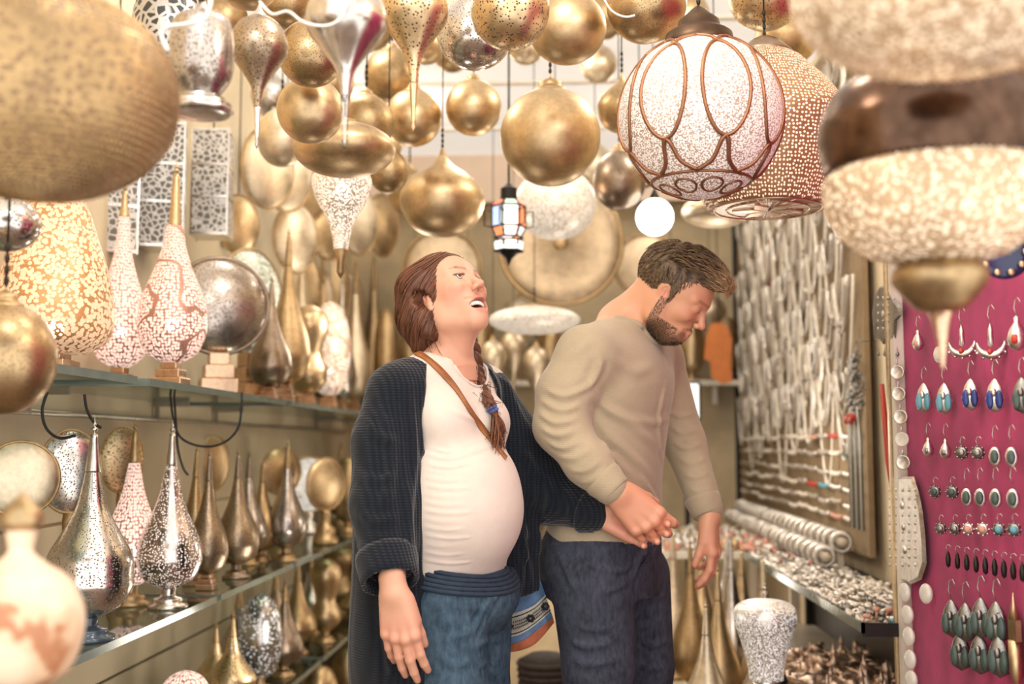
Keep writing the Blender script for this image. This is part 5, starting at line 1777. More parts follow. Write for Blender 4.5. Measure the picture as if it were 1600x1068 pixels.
for j in range(2):
    c = Vector(bp[-1]) - tn * (.003 + .007 * j); u = tn.orthogonal().normalized(); v = tn.cross(u)
    tb.tube([c + (u * math.cos(a) + v * math.sin(a)) * .0085 for a in [2 * PI * q / 16 for q in range(16)]], .0042, 8, True)
wpart('hair_tie', tb.mesh(), simple('blue_elastic', srgb(70, 100, 170), .6), br)

# -- trousers
to = [('+', sections([sec(690, 985, .165, .115, yaw_w), sec(694, 930, .172, .125, yaw_w), sec(696, 893, .163, .122, yaw_w)]), .02),
      ('+', ell(WP(700, 930, 0) + fw * .055, [.10, .135, .075], np.array([fw, lw, [0, 0, 1]]).T), .03),
      ('-', ell(WP(680, 792, 0) + fw * .082, [.126, .140, .148], np.array([fw, lw, [0, 0, 1]]).T), .004)]
for h_, k_, f_ in ((hip_r + fw * .005, kn_r, ft_r), (hip_l, kn_l, ft_l)):
    to += [('+', cone(h_, h_ * .5 + k_ * .5 + fw * .01, .094, .080), .012), ('+', cone(h_ * .5 + k_ * .5 + fw * .01, k_, .080, .068), .012), ('+', cone(k_, f_, .068, .060), .02)]
Vt, Ft = sdf_mesh([((-.75, 2.2, .06), (.25, 3.0, .99), .006, None)], to)
Vt = relax(Vt, Ft, 1); bt_ = bvh_of(Vt, Ft)
st = [([(690, 930), (720, 950), (760, 945)], .008, .004), ([(770, 925), (755, 955), (742, 985)], .007, .006), ([(785, 915), (765, 950), (748, 1000)], .006, .005),
      ([(700, 1000), (720, 992), (738, 985)], .008, .005), ([(690, 1030), (715, 1040), (735, 1030)], .007, .004), ([(745, 1010), (760, 1000), (785, 1002)], .007, .005),
      ([(705, 905), (712, 950), (710, 1000), (715, 1060)], .007, .003), ([(748, 1040), (765, 1035), (780, 1040)], .006, .004)]
Vt = fold(Vt, vnormals(Vt, Ft), bt_, st)
tr = wpart('jeans', np_mesh(Vt, Ft), M_denim_w)
# elastic waistband following the belly's underside
wbm = MB()
cW = WP(700, 880, 0) + fw * .03
for j in range(5):
    ring = []
    for k in range(56):
        a = 2 * PI * k / 56
        d = Vector(fw * math.cos(a) + lw * math.sin(a))
        zofs = -.026 * max(0, math.cos(a)) ** 1.0 + .008 - j * .0085
        o_ = Vector(cW) + Vector((0, 0, zofs))
        h = bt_.ray_cast(o_ + d * .4, -d)
        if h[0] is None: ring.append(o_ + d * .15)
        else: ring.append(h[0] + d * .002 + d * .0012 * (k % 2))
    wbm.tube(ring, .0055, 6, True)
wpart('waistband', wbm.mesh(), M_waist, tr)
for f_ in (ft_r, ft_l):
    sh = MB(); Mx = Matrix(np.array([fw, lw, [0, 0, 1]]).T.tolist())
    sh.ball(Vector(f_) + Vector(fw * .055) - Vector((0, 0, .035)), (.125, .044, .042), 16, 10, Mx)
    sh.ball(Vector(f_) - Vector((0, 0, .01)), (.05, .042, .065), 14, 8, Mx)
    wpart('shoe', sh.mesh(), M_shoe)

# -- cardigan
hipc = WP(690, 900, 0)
outer = sections([sec(668, 1090, .175, .150, yaw_w), sec(668, 1000, .182, .150, yaw_w), sec(672, 900, .184, .145, yaw_w), sec(672, 800, .180, .142, yaw_w), sec(676, 700, .172, .130, yaw_w),
                  sec(682, 640, .172, .116, yaw_w), sec(688, 600, .166, .098, yaw_w), sec(697, 572, .120, .075, yaw_w)])
innr = sections([sec(668, 1100, .163, .138, yaw_w), sec(668, 1000, .170, .138, yaw_w), sec(672, 900, .172, .133, yaw_w), sec(672, 800, .168, .130, yaw_w), sec(676, 700, .160, .118, yaw_w),
                  sec(682, 640, .160, .104, yaw_w), sec(688, 600, .154, .086, yaw_w), sec(697, 565, .105, .062, yaw_w)])
cc = WP(684, 800, 0)
def wedge():
    def f(X, Y, Z):
        g_ = np.interp(Z, [.60, .93, 1.15, 1.30, 1.40], [0, 0, 0, .006, .012])
        u = (X - cc[0]) * fw[0] + (Y - cc[1]) * fw[1]
        v = (X - cc[0]) * lw[0] + (Y - cc[1]) * lw[1]
        hw = np.interp(Z, [.60, .90, 1.10, 1.25, 1.34, 1.38], [.128, .132, .140, .132, .110, .085])
        return np.maximum(np.abs(v) - hw, -.012 - u) + 0 * Z
    return f, np.array([-.9, 2.0, .5]), np.array([.4, 3.1, 1.45])
base = [('+', outer, .02), ('-', innr, .006),
        ('+', cone(neckb - lw * .075 - np.array([0, 0, .010]), rsh, .040, .052), .03), ('+', cone(neckb + lw * .070 - np.array([0, 0, .010]), lsh, .040, .052), .03),
        ('-', wedge(), .012)]
rs = [rsh + np.array([-.004, 0, -.012]), WP(607, 690, -.12), WP(603, 790, -.15), WP(606, 868, -.20)]
base += [('g', [('+', cone(rs[0], rs[1], .064, .076), .02), ('+', cone(rs[1], rs[2], .076, .074), .02), ('+', cone(rs[2], rs[3], .074, .058), .02), ('-', cone(WP(609, 905, -.235), WP(615, 960, -.26), .046, .056), .004)], .02)]
ls = [lsh + np.array([.005, 0, -.02]), WP(808, 700, .17), WP(858, 770, .18), WP(926, 803, .10)]
base += [('g', [('+', cone(ls[0], ls[1], .062, .072), .02), ('+', cone(ls[1], ls[2], .070, .074), .02), ('+', cone(ls[2], ls[3], .072, .040), .02)], .02)]
# far front panel hanging beside the belly
sheet = lambda a, b, ra, rb, ax: ('+', cone(a, b, ra, rb, flat=ax, fs=.22), .015)
pan = [sheet(WP(782, 612, .10), WP(802, 680, .10), .030, .036, (.4, -1, 0)), sheet(WP(802, 680, .10), WP(812, 760, .10), .038, .045, (.4, -1, 0)),
       sheet(WP(806, 760, .11), WP(812, 850, .12), .045, .056, (.3, -1, 0)), sheet(WP(800, 850, .12), WP(798, 905, .12), .056, .066, (.2, -1, 0)),
       sheet(WP(800, 900, .12), WP(800, 985, .12), .066, .068, (.2, -1, 0)), sheet(WP(786, 840, .10), WP(780, 905, .10), .060, .060, (.1, -1, 0))]
base += [('g', pan, .02)]
hemz = float(P(820, 948, WY + .12)[2])
def hem(X, Y, Z):      # far panel hem
    v = (X - cc[0]) * lw[0] + (Y - cc[1]) * lw[1]
    u = (X - cc[0]) * fw[0] + (Y - cc[1]) * fw[1]
    return np.where((u > .02) & (v > -.02) & (X > WP(752, 900, .1)[0]), hemz - Z + .35 * (X - cc[0] - .12), -1 + 0 * Z)
# soft rolled front edge, near side
edge_pts = [(645, 560), (655, 610), (662, 680), (667, 760), (671, 850), (677, 930), (683, 1000), (684, 1060)]
Vc, Fc = sdf_mesh([((-.80, 2.1, .60), (.20, 3.05, 1.46), .0052, hem)], base)
Vc = relax(Vc, Fc, 2); bc = bvh_of(Vc, Fc)
st = [([(600, 640), (612, 720), (600, 800)], .012, .006), ([(640, 600), (648, 700), (642, 800), (650, 900)], .010, .007), ([(632, 700), (636, 800), (640, 880), (650, 980)], .009, .006),
      ([(575, 660), (590, 680), (620, 690)], .010, .004), ([(565, 740), (590, 750), (620, 742)], .010, .004), ([(560, 800), (590, 815), (625, 805)], .011, .005),
      ([(565, 850), (590, 860), (625, 850)], .008, .004), ([(655, 620), (661, 700), (664, 780), (669, 860), (675, 940), (680, 1030)], .007, .005),
      ([(840, 735), (860, 770), (850, 815)], .010, .006), ([(880, 760), (893, 790), (885, 825)], .009, .005), ([(815, 700), (835, 740), (830, 800)], .010, .006),
      ([(815, 830), (825, 880), (830, 935)], .008, .005), ([(800, 880), (806, 910), (810, 940)], .007, .005), ([(600, 960), (606, 1010), (615, 1060)], .010, .006), ([(650, 940), (655, 1000), (656, 1060)], .009, .006)]
Vc = fold(Vc, vnormals(Vc, Fc), bc, st)
Vc = relax(Vc, Fc, 1)
card = wpart('cardigan', np_mesh(Vc, Fc), M_knit_navy)
# turned-back cuffs
def cuff(c0, c1, r0, r1, th=.005, n=28, fold_=1.0):
    c0, c1 = Vector(c0), Vector(c1)
    d = (c1 - c0); L = d.length; q = d.to_track_quat('Z', 'Y').to_matrix().to_4x4()
    pr = [(r0 - .002, 0), (r0 + th, .002), (r0 + th * 1.3, L * .25), (r1 + th * 1.3, L * .8), (r1 + th, L), (r1, L + .002), (r1 - .004, L - .003), (r0 - .006, .006)]
    mb = MB(); vs = []
    mb.lathe([(r, z) for r, z in pr], n)
    me = mb.mesh(); me.transform(Matrix.Translation(c0) @ q)
    return me
wpart('cuff', cuff(WP(603, 864, -.20), WP(610, 908, -.235), .058, .054), M_knit_navy, card)
wpart('cuff', cuff(WP(910, 798, .115), WP(932, 805, .10), .043, .036), M_knit_navy, card)

# -- strap lying over the top, and the woven bag at the far hip
sp = [hit(bs, x, y) for x, y in spline([(652, 552), (668, 562), (690, 582), (712, 608), (733, 640), (752, 668), (772, 694), (790, 716)], 5)]
sp = [p for p in sp if p is not None]
sv = []; sf = []
for i, p in enumerate(sp):
    h = bs.find_nearest(p); n_ = h[1]
    tn = (sp[min(i + 1, len(sp) - 1)] - sp[max(i - 1, 0)]).normalized()
    sd = tn.cross(n_).normalized() * .0085
    for k, (a, b) in enumerate(((-1, .001), (1, .001), (1, .0038), (-1, .0038))):
        sv.append(p + sd * a + n_ * b)
for i in range(len(sp) - 1):
    for k in range(4):
        sf.append((i * 4 + k, i * 4 + (k + 1) % 4, i * 4 + 4 + (k + 1) % 4, i * 4 + 4 + k))
bag = thing('shoulder_bag', 'woven bag with black flower band and tan strap at the woman\'s far hip', 'bag', tuple(WP(815, 1010, .14)))
def bpart(name, me, mat, parent=None):
    me.transform(Matrix.Translation(-bag.location)); return part(name, me, mat, parent or bag)
bpart('strap', pymesh(sv, sf), M_leather_tan)
def bag_band(top, bot, dy0, dy1, bulge=.012):
    """closed solid between two photo curves, with its depth"""
    n = 14; vs = []; fs = []
    T = [np.array(spline(top, 6)[int(i * (len(spline(top, 6)) - 1) / n)]) for i in range(n + 1)]
    B = [np.array(spline(bot, 6)[int(i * (len(spline(bot, 6)) - 1) / n)]) for i in range(n + 1)]
    rows = 5
    for side in (0, 1):
        for j in range(rows + 1):
            for i in range(n + 1):
                q = T[i] * (1 - j / rows) + B[i] * (j / rows)
                b = bulge * math.sin(PI * min(1, (i + 1) / n)) 
                u = math.sin(PI * i / n) ** .5
                dy = (dy0 + .045 * (1 - u) - b * .5) if side == 0 else dy1 - .045 * (1 - u)
                vs.append(tuple(WP(q[0], q[1], dy)))
    m = (rows + 1) * (n + 1)
    for s_ in (0, 1):
        for j in range(rows):
            for i in range(n):
                a = s_ * m + j * (n + 1) + i
                f = (a, a + 1, a + n + 2, a + n + 1)
                fs.append(f if s_ == 1 else f[::-1])
    for i in range(n):
        fs.append((i, i + 1, m + i + 1, m + i)); a = rows * (n + 1) + i; fs.append((a + 1, a, m + a, m + a + 1))
    for j in range(rows):
        a = j * (n + 1); fs.append((a + n + 1, a, m + a, m + a + n + 1)); a += n; fs.append((a, a + n + 1, m + a + n + 1, m + a))
    return pymesh(vs, fs)
M_cr = simple('cream_weave', srgb(196, 190, 176), .9, 0, .1, 200, .3)
M_bk = simple('black_weave', srgb(30, 30, 36), .9, 0, .2, 200, .3)
M_bl = simple('blue_weave', srgb(92, 122, 158), .9, 0, .2, 60, .3)
M_or = simple('rust_leather', srgb(168, 92, 60), .7, 0, .2, 40, .2)
def curve(off, x0=782):  # the bands run parallel, rising to the right
    return [(x0, 962 + off), (812, 955 + off), (836, 944 + off * .9), (852 + off * .25, 928 + off * .75)]
bands = [(-30, 0, M_bl), (0, 5, M_cr), (5, 7, M_bk), (7, 11, M_cr), (11, 27, M_cr), (27, 31, M_cr), (31, 33, M_bk), (33, 36, M_cr), (36, 47, M_bl)]
for a, b, m_ in bands:
    bpart('woven_band', bag_band(curve(a), curve(b), .165, .25), m_)
bpart('leather_base', bag_band(curve(47), [(782, 1020), (812, 1016), (838, 1004), (866, 972)], .165, .25), M_or)
bb = MB()
cv = spline(curve(19), 10)
for i, q in enumerate(cv):
    if i % 1 == 0:
        for k in range(3):
            t = q[1] - 5 + k * 5
            c = WP(q[0], t, .156 + .045 * (1 - math.sin(PI * i / (len(cv) - 1)) ** .5) - .004)
            if i % 12 in (4, 5, 6): continue
            bb.box(c, (.0022, .004, .0030))
for i in (5, 17, 27):
    q = cv[min(i, len(cv) - 1)]
    c = WP(q[0], q[1], .151 + .045 * (1 - math.sin(PI * i / (len(cv) - 1)) ** .5))
    for k in range(6):
        a = k * PI / 3
        bb.ball((c[0] + .0062 * math.cos(a), c[1], c[2] + .0062 * math.sin(a)), (.0040, .003, .0040), 8, 5)
bpart('flower_motif', bb.mesh(), M_bk)

# ----------------------------------------------------------------- the man
man = thing('person', 'bearded man in oatmeal sweater and dark jeans looking down, holding the woman\'s hand', 'person', (0.15, 2.84, 0))
MY = 2.82
yaw_m = math.radians(-25)
fm = np.array([math.cos(yaw_m), math.sin(yaw_m), 0]); lm = np.array([-math.sin(yaw_m), math.cos(yaw_m), 0])
def MP(px, py, dy=0.0): return np.array(P(px, py, MY + dy))
def mpart(name, me, mat, parent=None):
    me.transform(Matrix.Translation(-man.location)); return part(name, me, mat, parent or man)
Rm = head_frame(math.radians(-17), math.radians(-35), math.radians(2))
sm = .935
hc_m = MP(1037, 462, -.12) + Rm[:, 1] * .076 * sm
hops_m, Xm, Wm = head_ops(Rm, hc_m, sm, smile=.35, open_=.0, male=True, closed=True)
nb_m = MP(975, 510, 0)
rshm, lshm = MP(916, 556, -.17), MP(1026, 560, .17)
relm, rwrm = MP(876, 665, -.20), MP(966, 770, -.24)
lelm, lwrm = MP(1068, 690, .16), MP(1109, 806, .08)
bm_ = list(hops_m)
bm_ += [('+', cone(Wm(-.045, 0, -.020), nb_m, .054, .062), .020), ('+', cone(Wm(.0, 0, -.060), nb_m + fm * .03, .034, .050), .020),
        ('+', cone(nb_m + lm * .02, lshm, .05, .05), .04), ('+', cone(nb_m - lm * .02, rshm, .05, .05), .04)]
for sgn in (1, -1):
    bm_ += [('+', cone(Wm(-.018, sgn * .052, -.03), nb_m + fm * .075 + lm * sgn * .02 + np.array([0, 0, -.01]), .011, .010), .014)]
bm_ += [('+', sections([sec(945, 900, .13, .09, yaw_m, 0, MY), sec(950, 760, .13, .09, yaw_m, 0, MY), sec(960, 640, .15, .09, yaw_m, 0, MY), sec(972, 545, .13, .07, yaw_m, 0, MY), sec(976, 520, .07, .05, yaw_m, 0, MY)]), .03)]
bm_ += [('+', cone(rshm, relm, .048, .040), .02), ('+', cone(relm, rwrm, .040, .028), .01), ('+', cone(lshm, lelm, .048, .040), .02), ('+', cone(lelm, lwrm, .040, .028), .01)]
hipm_r, hipm_l = MP(925, 900, -.09), MP(985, 900, .10)
knm_r, knm_l = MP(930, 1180, -.11), MP(1000, 1175, .11)
ftm_r, ftm_l = np.array([knm_r[0] - .03, knm_r[1], .08]), np.array([knm_l[0] - .02, knm_l[1] + .03, .08])
for h_, k_, f_ in ((hipm_r, knm_r, ftm_r), (hipm_l, knm_l, ftm_l)):
    bm_ += [('+', cone(h_, k_, .07, .05), .02), ('+', cone(k_, f_, .05, .036), .02)]
hrm, tips_mr = hand(rwrm, (.62, .06, -.60), (-.15, -1, .22), (.65, 0, .7), s=1.10,
           curls=((.40, .75, .45), (.48, .8, .5), (.52, .85, .5), (.55, .85, .5)), spread=(.10, .03, -.05, -.13), tcurl=(.2, .35, .3), tdir=(.85, .45, -.35))
hlm, tips_ml = hand(lwrm, (.10, -.05, -1), (.92, -.30, 0), (-.3, -.92, 0), s=1.02,
           curls=((.22, .40, .25), (.28, .45, .3), (.34, .50, .3), (.40, .5, .3)), spread=(.04, .0, -.04, -.09), tcurl=(.0, .1, .1), tdir=(.97, .26, -.30))
bm_ += hrm + hlm
zcm = nb_m[2] - .045
mn = np.minimum(hc_m - .15, nb_m - .12); mx = np.maximum(hc_m + .16, nb_m + .1)
mn[2] = zcm - .01
V1, F1 = sdf_mesh([(mn, mx, .0023, lambda X, Y, Z: zcm - Z + 0 * X + 0 * Y),
                   (rwrm - np.array([.07, .08, .17]), rwrm + np.array([.20, .09, .10]), .0023, None),
                   (lwrm - np.array([.10, .11, .21]), lwrm + np.array([.12, .09, .075]), .0023, None)], bm_)
V1 = relax(V1, F1, 1, .35)
rest_m = [o for o in bm_ if o not in hrm and o not in hlm and o not in hops_m]
def rest_clip_m(X, Y, Z):
    return np.broadcast_to(Z - zcm - .002, np.broadcast_shapes(X.shape, Y.shape, Z.shape))
V2, F2 = sdf_mesh([((-.3, 2.4, .04), (.55, 3.25, zcm + .02), .009, rest_clip_m)], rest_m)
Vb = np.concatenate([V1, V2]); Fb = np.concatenate([F1, F2 + len(V1)])
me = np_mesh(Vb, Fb, 'body')
BE = srgb(140, 96, 70); BD = srgb(96, 62, 44)
masks = [(Wm(-.002, s_ * .056, -.035), Wm(.010, s_ * .050, -.070), .017, BE, .75) for s_ in (1, -1)]
masks += [(Wm(.010, s_ * .050, -.068), Wm(.068, s_ * .012, -.100), .021, BD, .9) for s_ in (1, -1)]
masks += [(Wm(.088, .0, -.084), Wm(.070, 0, -.108), .018, BD, .9), (Wm(.084, .026, -.062), Wm(.070, .028, -.095), .012, BD, .75), (Wm(.084, -.026, -.062), Wm(.070, -.028, -.095), .012, BD, .75),
          (Wm(.095, .004, -.039), Wm(.078, .028, -.046), .0048, BE, .7), (Wm(.095, -.004, -.039), Wm(.078, -.028, -.046), .0048, BE, .7),
          (Wm(.094, .0, -.051), Wm(.080, .022, -.051), .0048, LIPM, .8), (Wm(.094, .0, -.051), Wm(.080, -.022, -.051), .0048, LIPM, .8),
          (Wm(.096, .012, .035), Wm(.080, .048, .037), .0042, srgb(116, 78, 54), .5), (Wm(.096, -.012, .035), Wm(.080, -.048, .037), .0042, srgb(116, 78, 54), .5),
          (Wm(.089, .018, .010), Wm(.080, .044, .010), .0022, srgb(50, 30, 24), .85), (Wm(.089, -.018, .010), Wm(.080, -.044, .010), .0022, srgb(50, 30, 24), .85),
          (Wm(.109, 0, -.018), Wm(.109, 0, -.018), .012, ROSE, .3), (Wm(.06, -.045, -.012), Wm(.06, -.045, -.012), .02, ROSE, .25),
          (Wm(-.004, -.082, .006), Wm(-.004, -.082, .006), .014, ROSE, .45),
          (rwrm + np.array([.05, -.02, -.05]), rwrm + np.array([.08, -.02, -.08]), .07, ROSE, .25), (lwrm + np.array([0, 0, -.09]), lwrm + np.array([0, 0, -.14]), .06, ROSE, .3)]
for p, d in tips_mr + tips_ml:
    masks.append((p, p, .011, ROSE, .35))
paint(me, Vb, SK_M, masks)
mb_ = mpart('body', me, skin_mat('tanned_skin'))
bvm = bvh_of(V1, F1)
# short hair: a cap and tufts
M_hair_m = hair_mat('brown_hair_lighter_tips', srgb(62, 46, 34), srgb(214, 180, 134))
hb = [('+', ell(Wm(-.018, 0, .054), [.104 * sm, .083 * sm, .090 * sm], Rm), .01),
      ('+', ell(Wm(.040, 0, .108), [.055 * sm, .058 * sm, .030 * sm], Rm), .03),
      ('+', ell(Wm(.080, .0, .098), [.022 * sm, .046 * sm, .018 * sm], Rm), .02),
      ('-', ell(Wm(.098, 0, -.020), [.062 * sm, .115 * sm, .100 * sm], Rm), .008),
      ('-', ell(Wm(.000, -.085, -.030), [.024 * sm, .030 * sm, .052 * sm], Rm), .008), ('-', ell(Wm(.000, .085, -.030), [.024 * sm, .030 * sm, .052 * sm], Rm), .008),
      ('-', ell(Wm(.030, 0, -.085), [.120 * sm, .12 * sm, .090 * sm], Rm), .010),
      ('+', cone(Wm(.017, -.0735, .03), Wm(.016, -.0725, .002), .009, .005, flat=Xm.vec((0, 1, 0)), fs=.5), .006),
      ('+', cone(Wm(.017, .0735, .03), Wm(.016, .0725, .002), .009, .005, flat=Xm.vec((0, 1, 0)), fs=.5), .006)]
Vh, Fh = sdf_mesh([(hc_m - .18, hc_m + .20, .0035, None)], hb)
Vh = relax(Vh, Fh, 2); bh2 = bvh_of(Vh, Fh)
lx = (Vh - hc_m) @ Rm[:, 0]; lz = (Vh - hc_m) @ Rm[:, 2]; ly = (Vh - hc_m) @ Rm[:, 1]
Nh = vnormals(Vh, Fh)
g = np.sin(ly * 620 + 3 * np.sin(lx * 60)) * np.clip(lz * 12, 0, 1) + np.sin(np.arctan2(lz - .05, lx + .02) * 60) * np.clip(1 - lz * 9, 0, 1)
Vh2 = Vh + Nh * (g * .0013)[:, None]
mh = with_tint(np_mesh(Vh2, Fh), np.clip(.12 + .14 * g + .65 * np.clip((lx - .045) / .05, 0, 1) * np.clip((lz - .07) / .03, 0, 1), 0, 1))
items = []
rg = np.random.default_rng(3)
sel = rg.choice(len(Vh), 3600)
crown = np.array([-.055, 0, .11])
for i in sel:
    p = Vector(Vh[i]); n_ = Vector(Nh[i]); loc = np.array([lx[i], ly[i], lz[i]])
    dl = loc - crown
    if lz[i] > .07: fl = np.array([1.0, .12 * np.sign(ly[i]) + .1, 0.05])
    else: fl = np.array([.35, 0, -1.0])
    if lx[i] < -.05: fl = np.array([-.2, 0, -1.0])
    fl = fl + rg.normal(0, .14, 3)
    d = Vector(Rm @ fl); d = (d - n_ * d.dot(n_)).normalized()
    L = .034 if lz[i] > .08 and lx[i] > -.03 else (.016 if lz[i] > .04 else .009)
    lift = .35 if lz[i] > .08 else .10
    pts = [p - n_ * .002]
    for k in range(1, 4):
        t = k / 3
        pts.append(p + d * L * t + n_ * (L * lift * math.sin(t * 2.2)))
    tn = np.clip(rg.normal(.20, .16) + 1.0 * np.clip((lx[i] - .02) / .08, 0, 1) * np.clip((lz[i] - .06) / .04, 0, 1), 0, 1)
    items.append((pts, .0014 if L > .02 else .0010, .0004, tn))
mpart('hair', join_meshes([mh, strand_mesh(None, items)]), M_hair_m)
# beard: fine short hairs rooted on the jaw and lip
N1 = vnormals(V1, F1)
lx = (V1 - hc_m) @ Rm[:, 0]; ly = (V1 - hc_m) @ Rm[:, 1]; lz = (V1 - hc_m) @ Rm[:, 2]
lxs, lys, lzs = lx / sm, ly / sm, lz / sm
jaw = (lzs < -.062 - .35 * (.07 - lxs).clip(0, 1) * 0) & (lzs > -.125) & (lxs > -.005) & (lxs < .1)
jaw &= (lzs < -.030 - .55 * lxs) 
side = (lxs > -.006) & (lxs < .016) & (lzs < .0) & (lzs > -.07) & (np.abs(lys) > .045)
mous = (lzs < -.036) & (lzs > -.043) & (lxs > .078) & (np.abs(lys) < .028) & (rg.random(len(lys)) < .25)
cheekb = (lxs > .0) & (lxs < .085) & (lzs < -.050 ) & (lzs > -.075) & (np.abs(lys) > .028) & (lxs < .07)
cand = np.where(jaw | side | mous | cheekb)[0]
items = []
for i in rg.choice(cand, min(len(cand), 4200), replace=False):
    p = Vector(V1[i]); n_ = Vector(N1[i])
    d = Vector(Rm @ (np.array([.3, 0, -1.0]) + rg.normal(0, .3, 3))); d = (d - n_ * d.dot(n_) * .8).normalized()
    L = .0075 if lzs[i] < -.085 else .005
    items.append(([p - n_ * .0005, p + d * L * .6 + n_ * L * .25, p + d * L + n_ * L * .2], .00042, .0002, float(np.clip(rg.normal(.15, .15), 0, 1))))
mpart('beard', strand_mesh(None, items), M_hair_m)

# -- sweater
sw_ops = [('+', sections([sec(944, 850, .172, .128, yaw_m, 0, MY), sec(946, 800, .172, .128, yaw_m, 0, MY), sec(950, 740, .170, .124, yaw_m, 0, MY), sec(957, 660, .186, .126, yaw_m, 0, MY),
                          sec(966, 600, .200, .124, yaw_m, 0, MY), sec(971, 555, .190, .104, yaw_m, 0, MY), sec(974, 528, .130, .080, yaw_m, 0, MY), sec(978, 505, .075, .068, yaw_m, 0, MY)]), .02),
          ('+', cone(nb_m + lm * .05 - np.array([0, 0, .03]), lshm, .055, .068), .04), ('+', cone(nb_m - lm * .05 - np.array([0, 0, .03]), rshm, .055, .070), .04),
          ('g', [('+', cone(rshm, MP(884, 615, -.19), .070, .066), .02), ('+', cone(MP(884, 615, -.19), relm, .066, .059), .02), ('+', cone(relm, MP(918, 722, -.225), .058, .052), .03), ('+', cone(MP(918, 722, -.225), MP(953, 760, -.24), .052, .041), .02)], .018),
          ('g', [('+', cone(lshm, lelm, .068, .054), .02), ('+', cone(lelm, MP(1104, 794, .09), .054, .041), .02)], .018),
          ('-', cone(nb_m + np.array([0, 0, .045]) + fm * .035, nb_m + fm * .030 + np.array([0, 0, -.012]), .080, .064), .006)]
Vs_, Fs_ = sdf_mesh([((-.3, 2.35, .88), (.58, 3.2, 1.60), .005, None)], sw_ops)
Vs_ = relax(Vs_, Fs_, 2); bs = bvh_of(Vs_, Fs_)
st = [([(850, 605), (880, 618), (915, 606), (935, 590)], .007, .007), ([(845, 625), (875, 640), (905, 634)], .006, .007), ([(842, 645), (868, 660), (900, 655)], .006, .007),
      ([(845, 668), (870, 680), (898, 672)], .006, .006), ([(855, 690), (880, 700), (908, 688)], .006, .006), ([(870, 712), (898, 715), (925, 700)], .006, .005), ([(890, 735), (915, 735), (940, 718)], .005, .004),
      ([(905, 755), (925, 750), (950, 735)], .005, .004),
      ([(920, 600), (935, 580), (938, 560)], .010, .009), ([(925, 610), (950, 640), (990, 665), (1030, 700)], .011, .007), ([(925, 640), (950, 680), (985, 710), (1020, 745)], .010, .006),
      ([(930, 625), (975, 650), (1020, 660), (1045, 650)], .010, .005), ([(935, 680), (960, 715), (990, 745)], .009, .005),
      ([(1040, 600), (1030, 650), (1032, 700), (1040, 740)], .008, .007), ([(1000, 740), (1015, 765), (1030, 790)], .008, .005),
      ([(1045, 640), (1062, 650), (1085, 645)], .006, .006), ([(1048, 665), (1066, 676), (1090, 670)], .006, .006), ([(1052, 690), (1072, 700), (1096, 692)], .006, .006), ([(1060, 715), (1080, 724), (1102, 715)], .006, .005),
      ([(1068, 740), (1088, 746), (1108, 738)], .005, .005), ([(1076, 762), (1094, 768), (1112, 762)], .005, .004), ([(890, 560), (905, 545), (925, 530)], .010, .004), ([(960, 560), (990, 580), (1020, 570)], .012, .004)]
st = [(p_, w_ * 1.05, h_ * .72) for p_, w_, h_ in st]
Vs_ = fold(Vs_, vnormals(Vs_, Fs_), bs, st)
Vs_ = relax(Vs_, Fs_, 1)
swt = mpart('sweater', np_mesh(Vs_, Fs_), M_sweater)
cpts = []
for k in range(44):
    a = 2 * PI * k / 44
    d = fm * math.cos(a) * .070 + lm * math.sin(a) * .068
    pt = Vector(nb_m + fm * .032 + d + np.array([0, 0, .018 - .022 * (math.cos(a) * .5 + .5)]))
    r_ = bs.find_nearest(pt); cpts.append(r_[0] + r_[1] * .001)
cm = MB().tube(cpts, .0075, 8, True)
mpart('collar', cm.mesh(), M_sweater, swt)
mpart('cuff', cuff(MP(938, 744, -.235), MP(962, 767, -.242), .043, .036, .003), M_sweater, swt)
mpart('cuff', cuff(MP(1096, 775, .10), MP(1106, 804, .085), .042, .036, .003), M_sweater, swt)

# -- jeans
jo = [('+', sections([sec(944, 930, .178, .125, yaw_m, 0, MY), sec(944, 880, .180, .130, yaw_m, 0, MY), sec(946, 815, .168, .124, yaw_m, 0, MY)]), .02)]
for h_, k_, f_ in ((hipm_r, knm_r, ftm_r), (hipm_l, knm_l, ftm_l)):
    mid = h_ * .5 + k_ * .5 + fm * .012
    jo += [('+', cone(h_, mid, .100, .085), .010), ('+', cone(mid, k_, .085, .072), .012), ('+', cone(k_, f_, .070, .062), .02)]
jo += [('+', ell(MP(950, 875, 0) - fm * .06 - lm * .07, [.085, .09, .09], np.array([fm, lm, [0, 0, 1]]).T), .03)]
Vt, Ft = sdf_mesh([((-.35, 2.4, .06), (.60, 3.25, 1.03), .006, None)], jo)
Vt = relax(Vt, Ft, 1); bt_ = bvh_of(Vt, Ft)
st = [([(1020, 835), (1012, 855), (998, 875), (990, 900)], .008, .008), ([(985, 850), (1005, 862), (1020, 880)], .007, .006), ([(990, 880), (970, 890), (945, 890)], .008, .006),
      ([(985, 905), (960, 920), (930, 925)], .008, .005), ([(890, 1000), (920, 1010), (960, 1000)], .008, .006), ([(895, 1030), (925, 1038), (965, 1030)], .008, .006), ([(900, 975), (930, 985), (960, 978)], .007, .004),
      ([(1000, 930), (1020, 935), (1040, 930)], .007, .004), ([(1000, 1000), (1020, 1008), (1042, 1000)], .007, .005), ([(1000, 1040), (1020, 1046), (1042, 1040)], .007, .005), ([(870, 860), (885, 890), (895, 920)], .008, .004)]
Vt = fold(Vt, vnormals(Vt, Ft), bt_, st)
jn = mpart('jeans', np_mesh(Vt, Ft), M_denim_m)
fl_ = [hit(bt_, x, y) for x, y in spline([(1026, 840), (1024, 858), (1012, 872), (1002, 884)], 4)]
fl_ = [p for p in fl_ if p is not None]
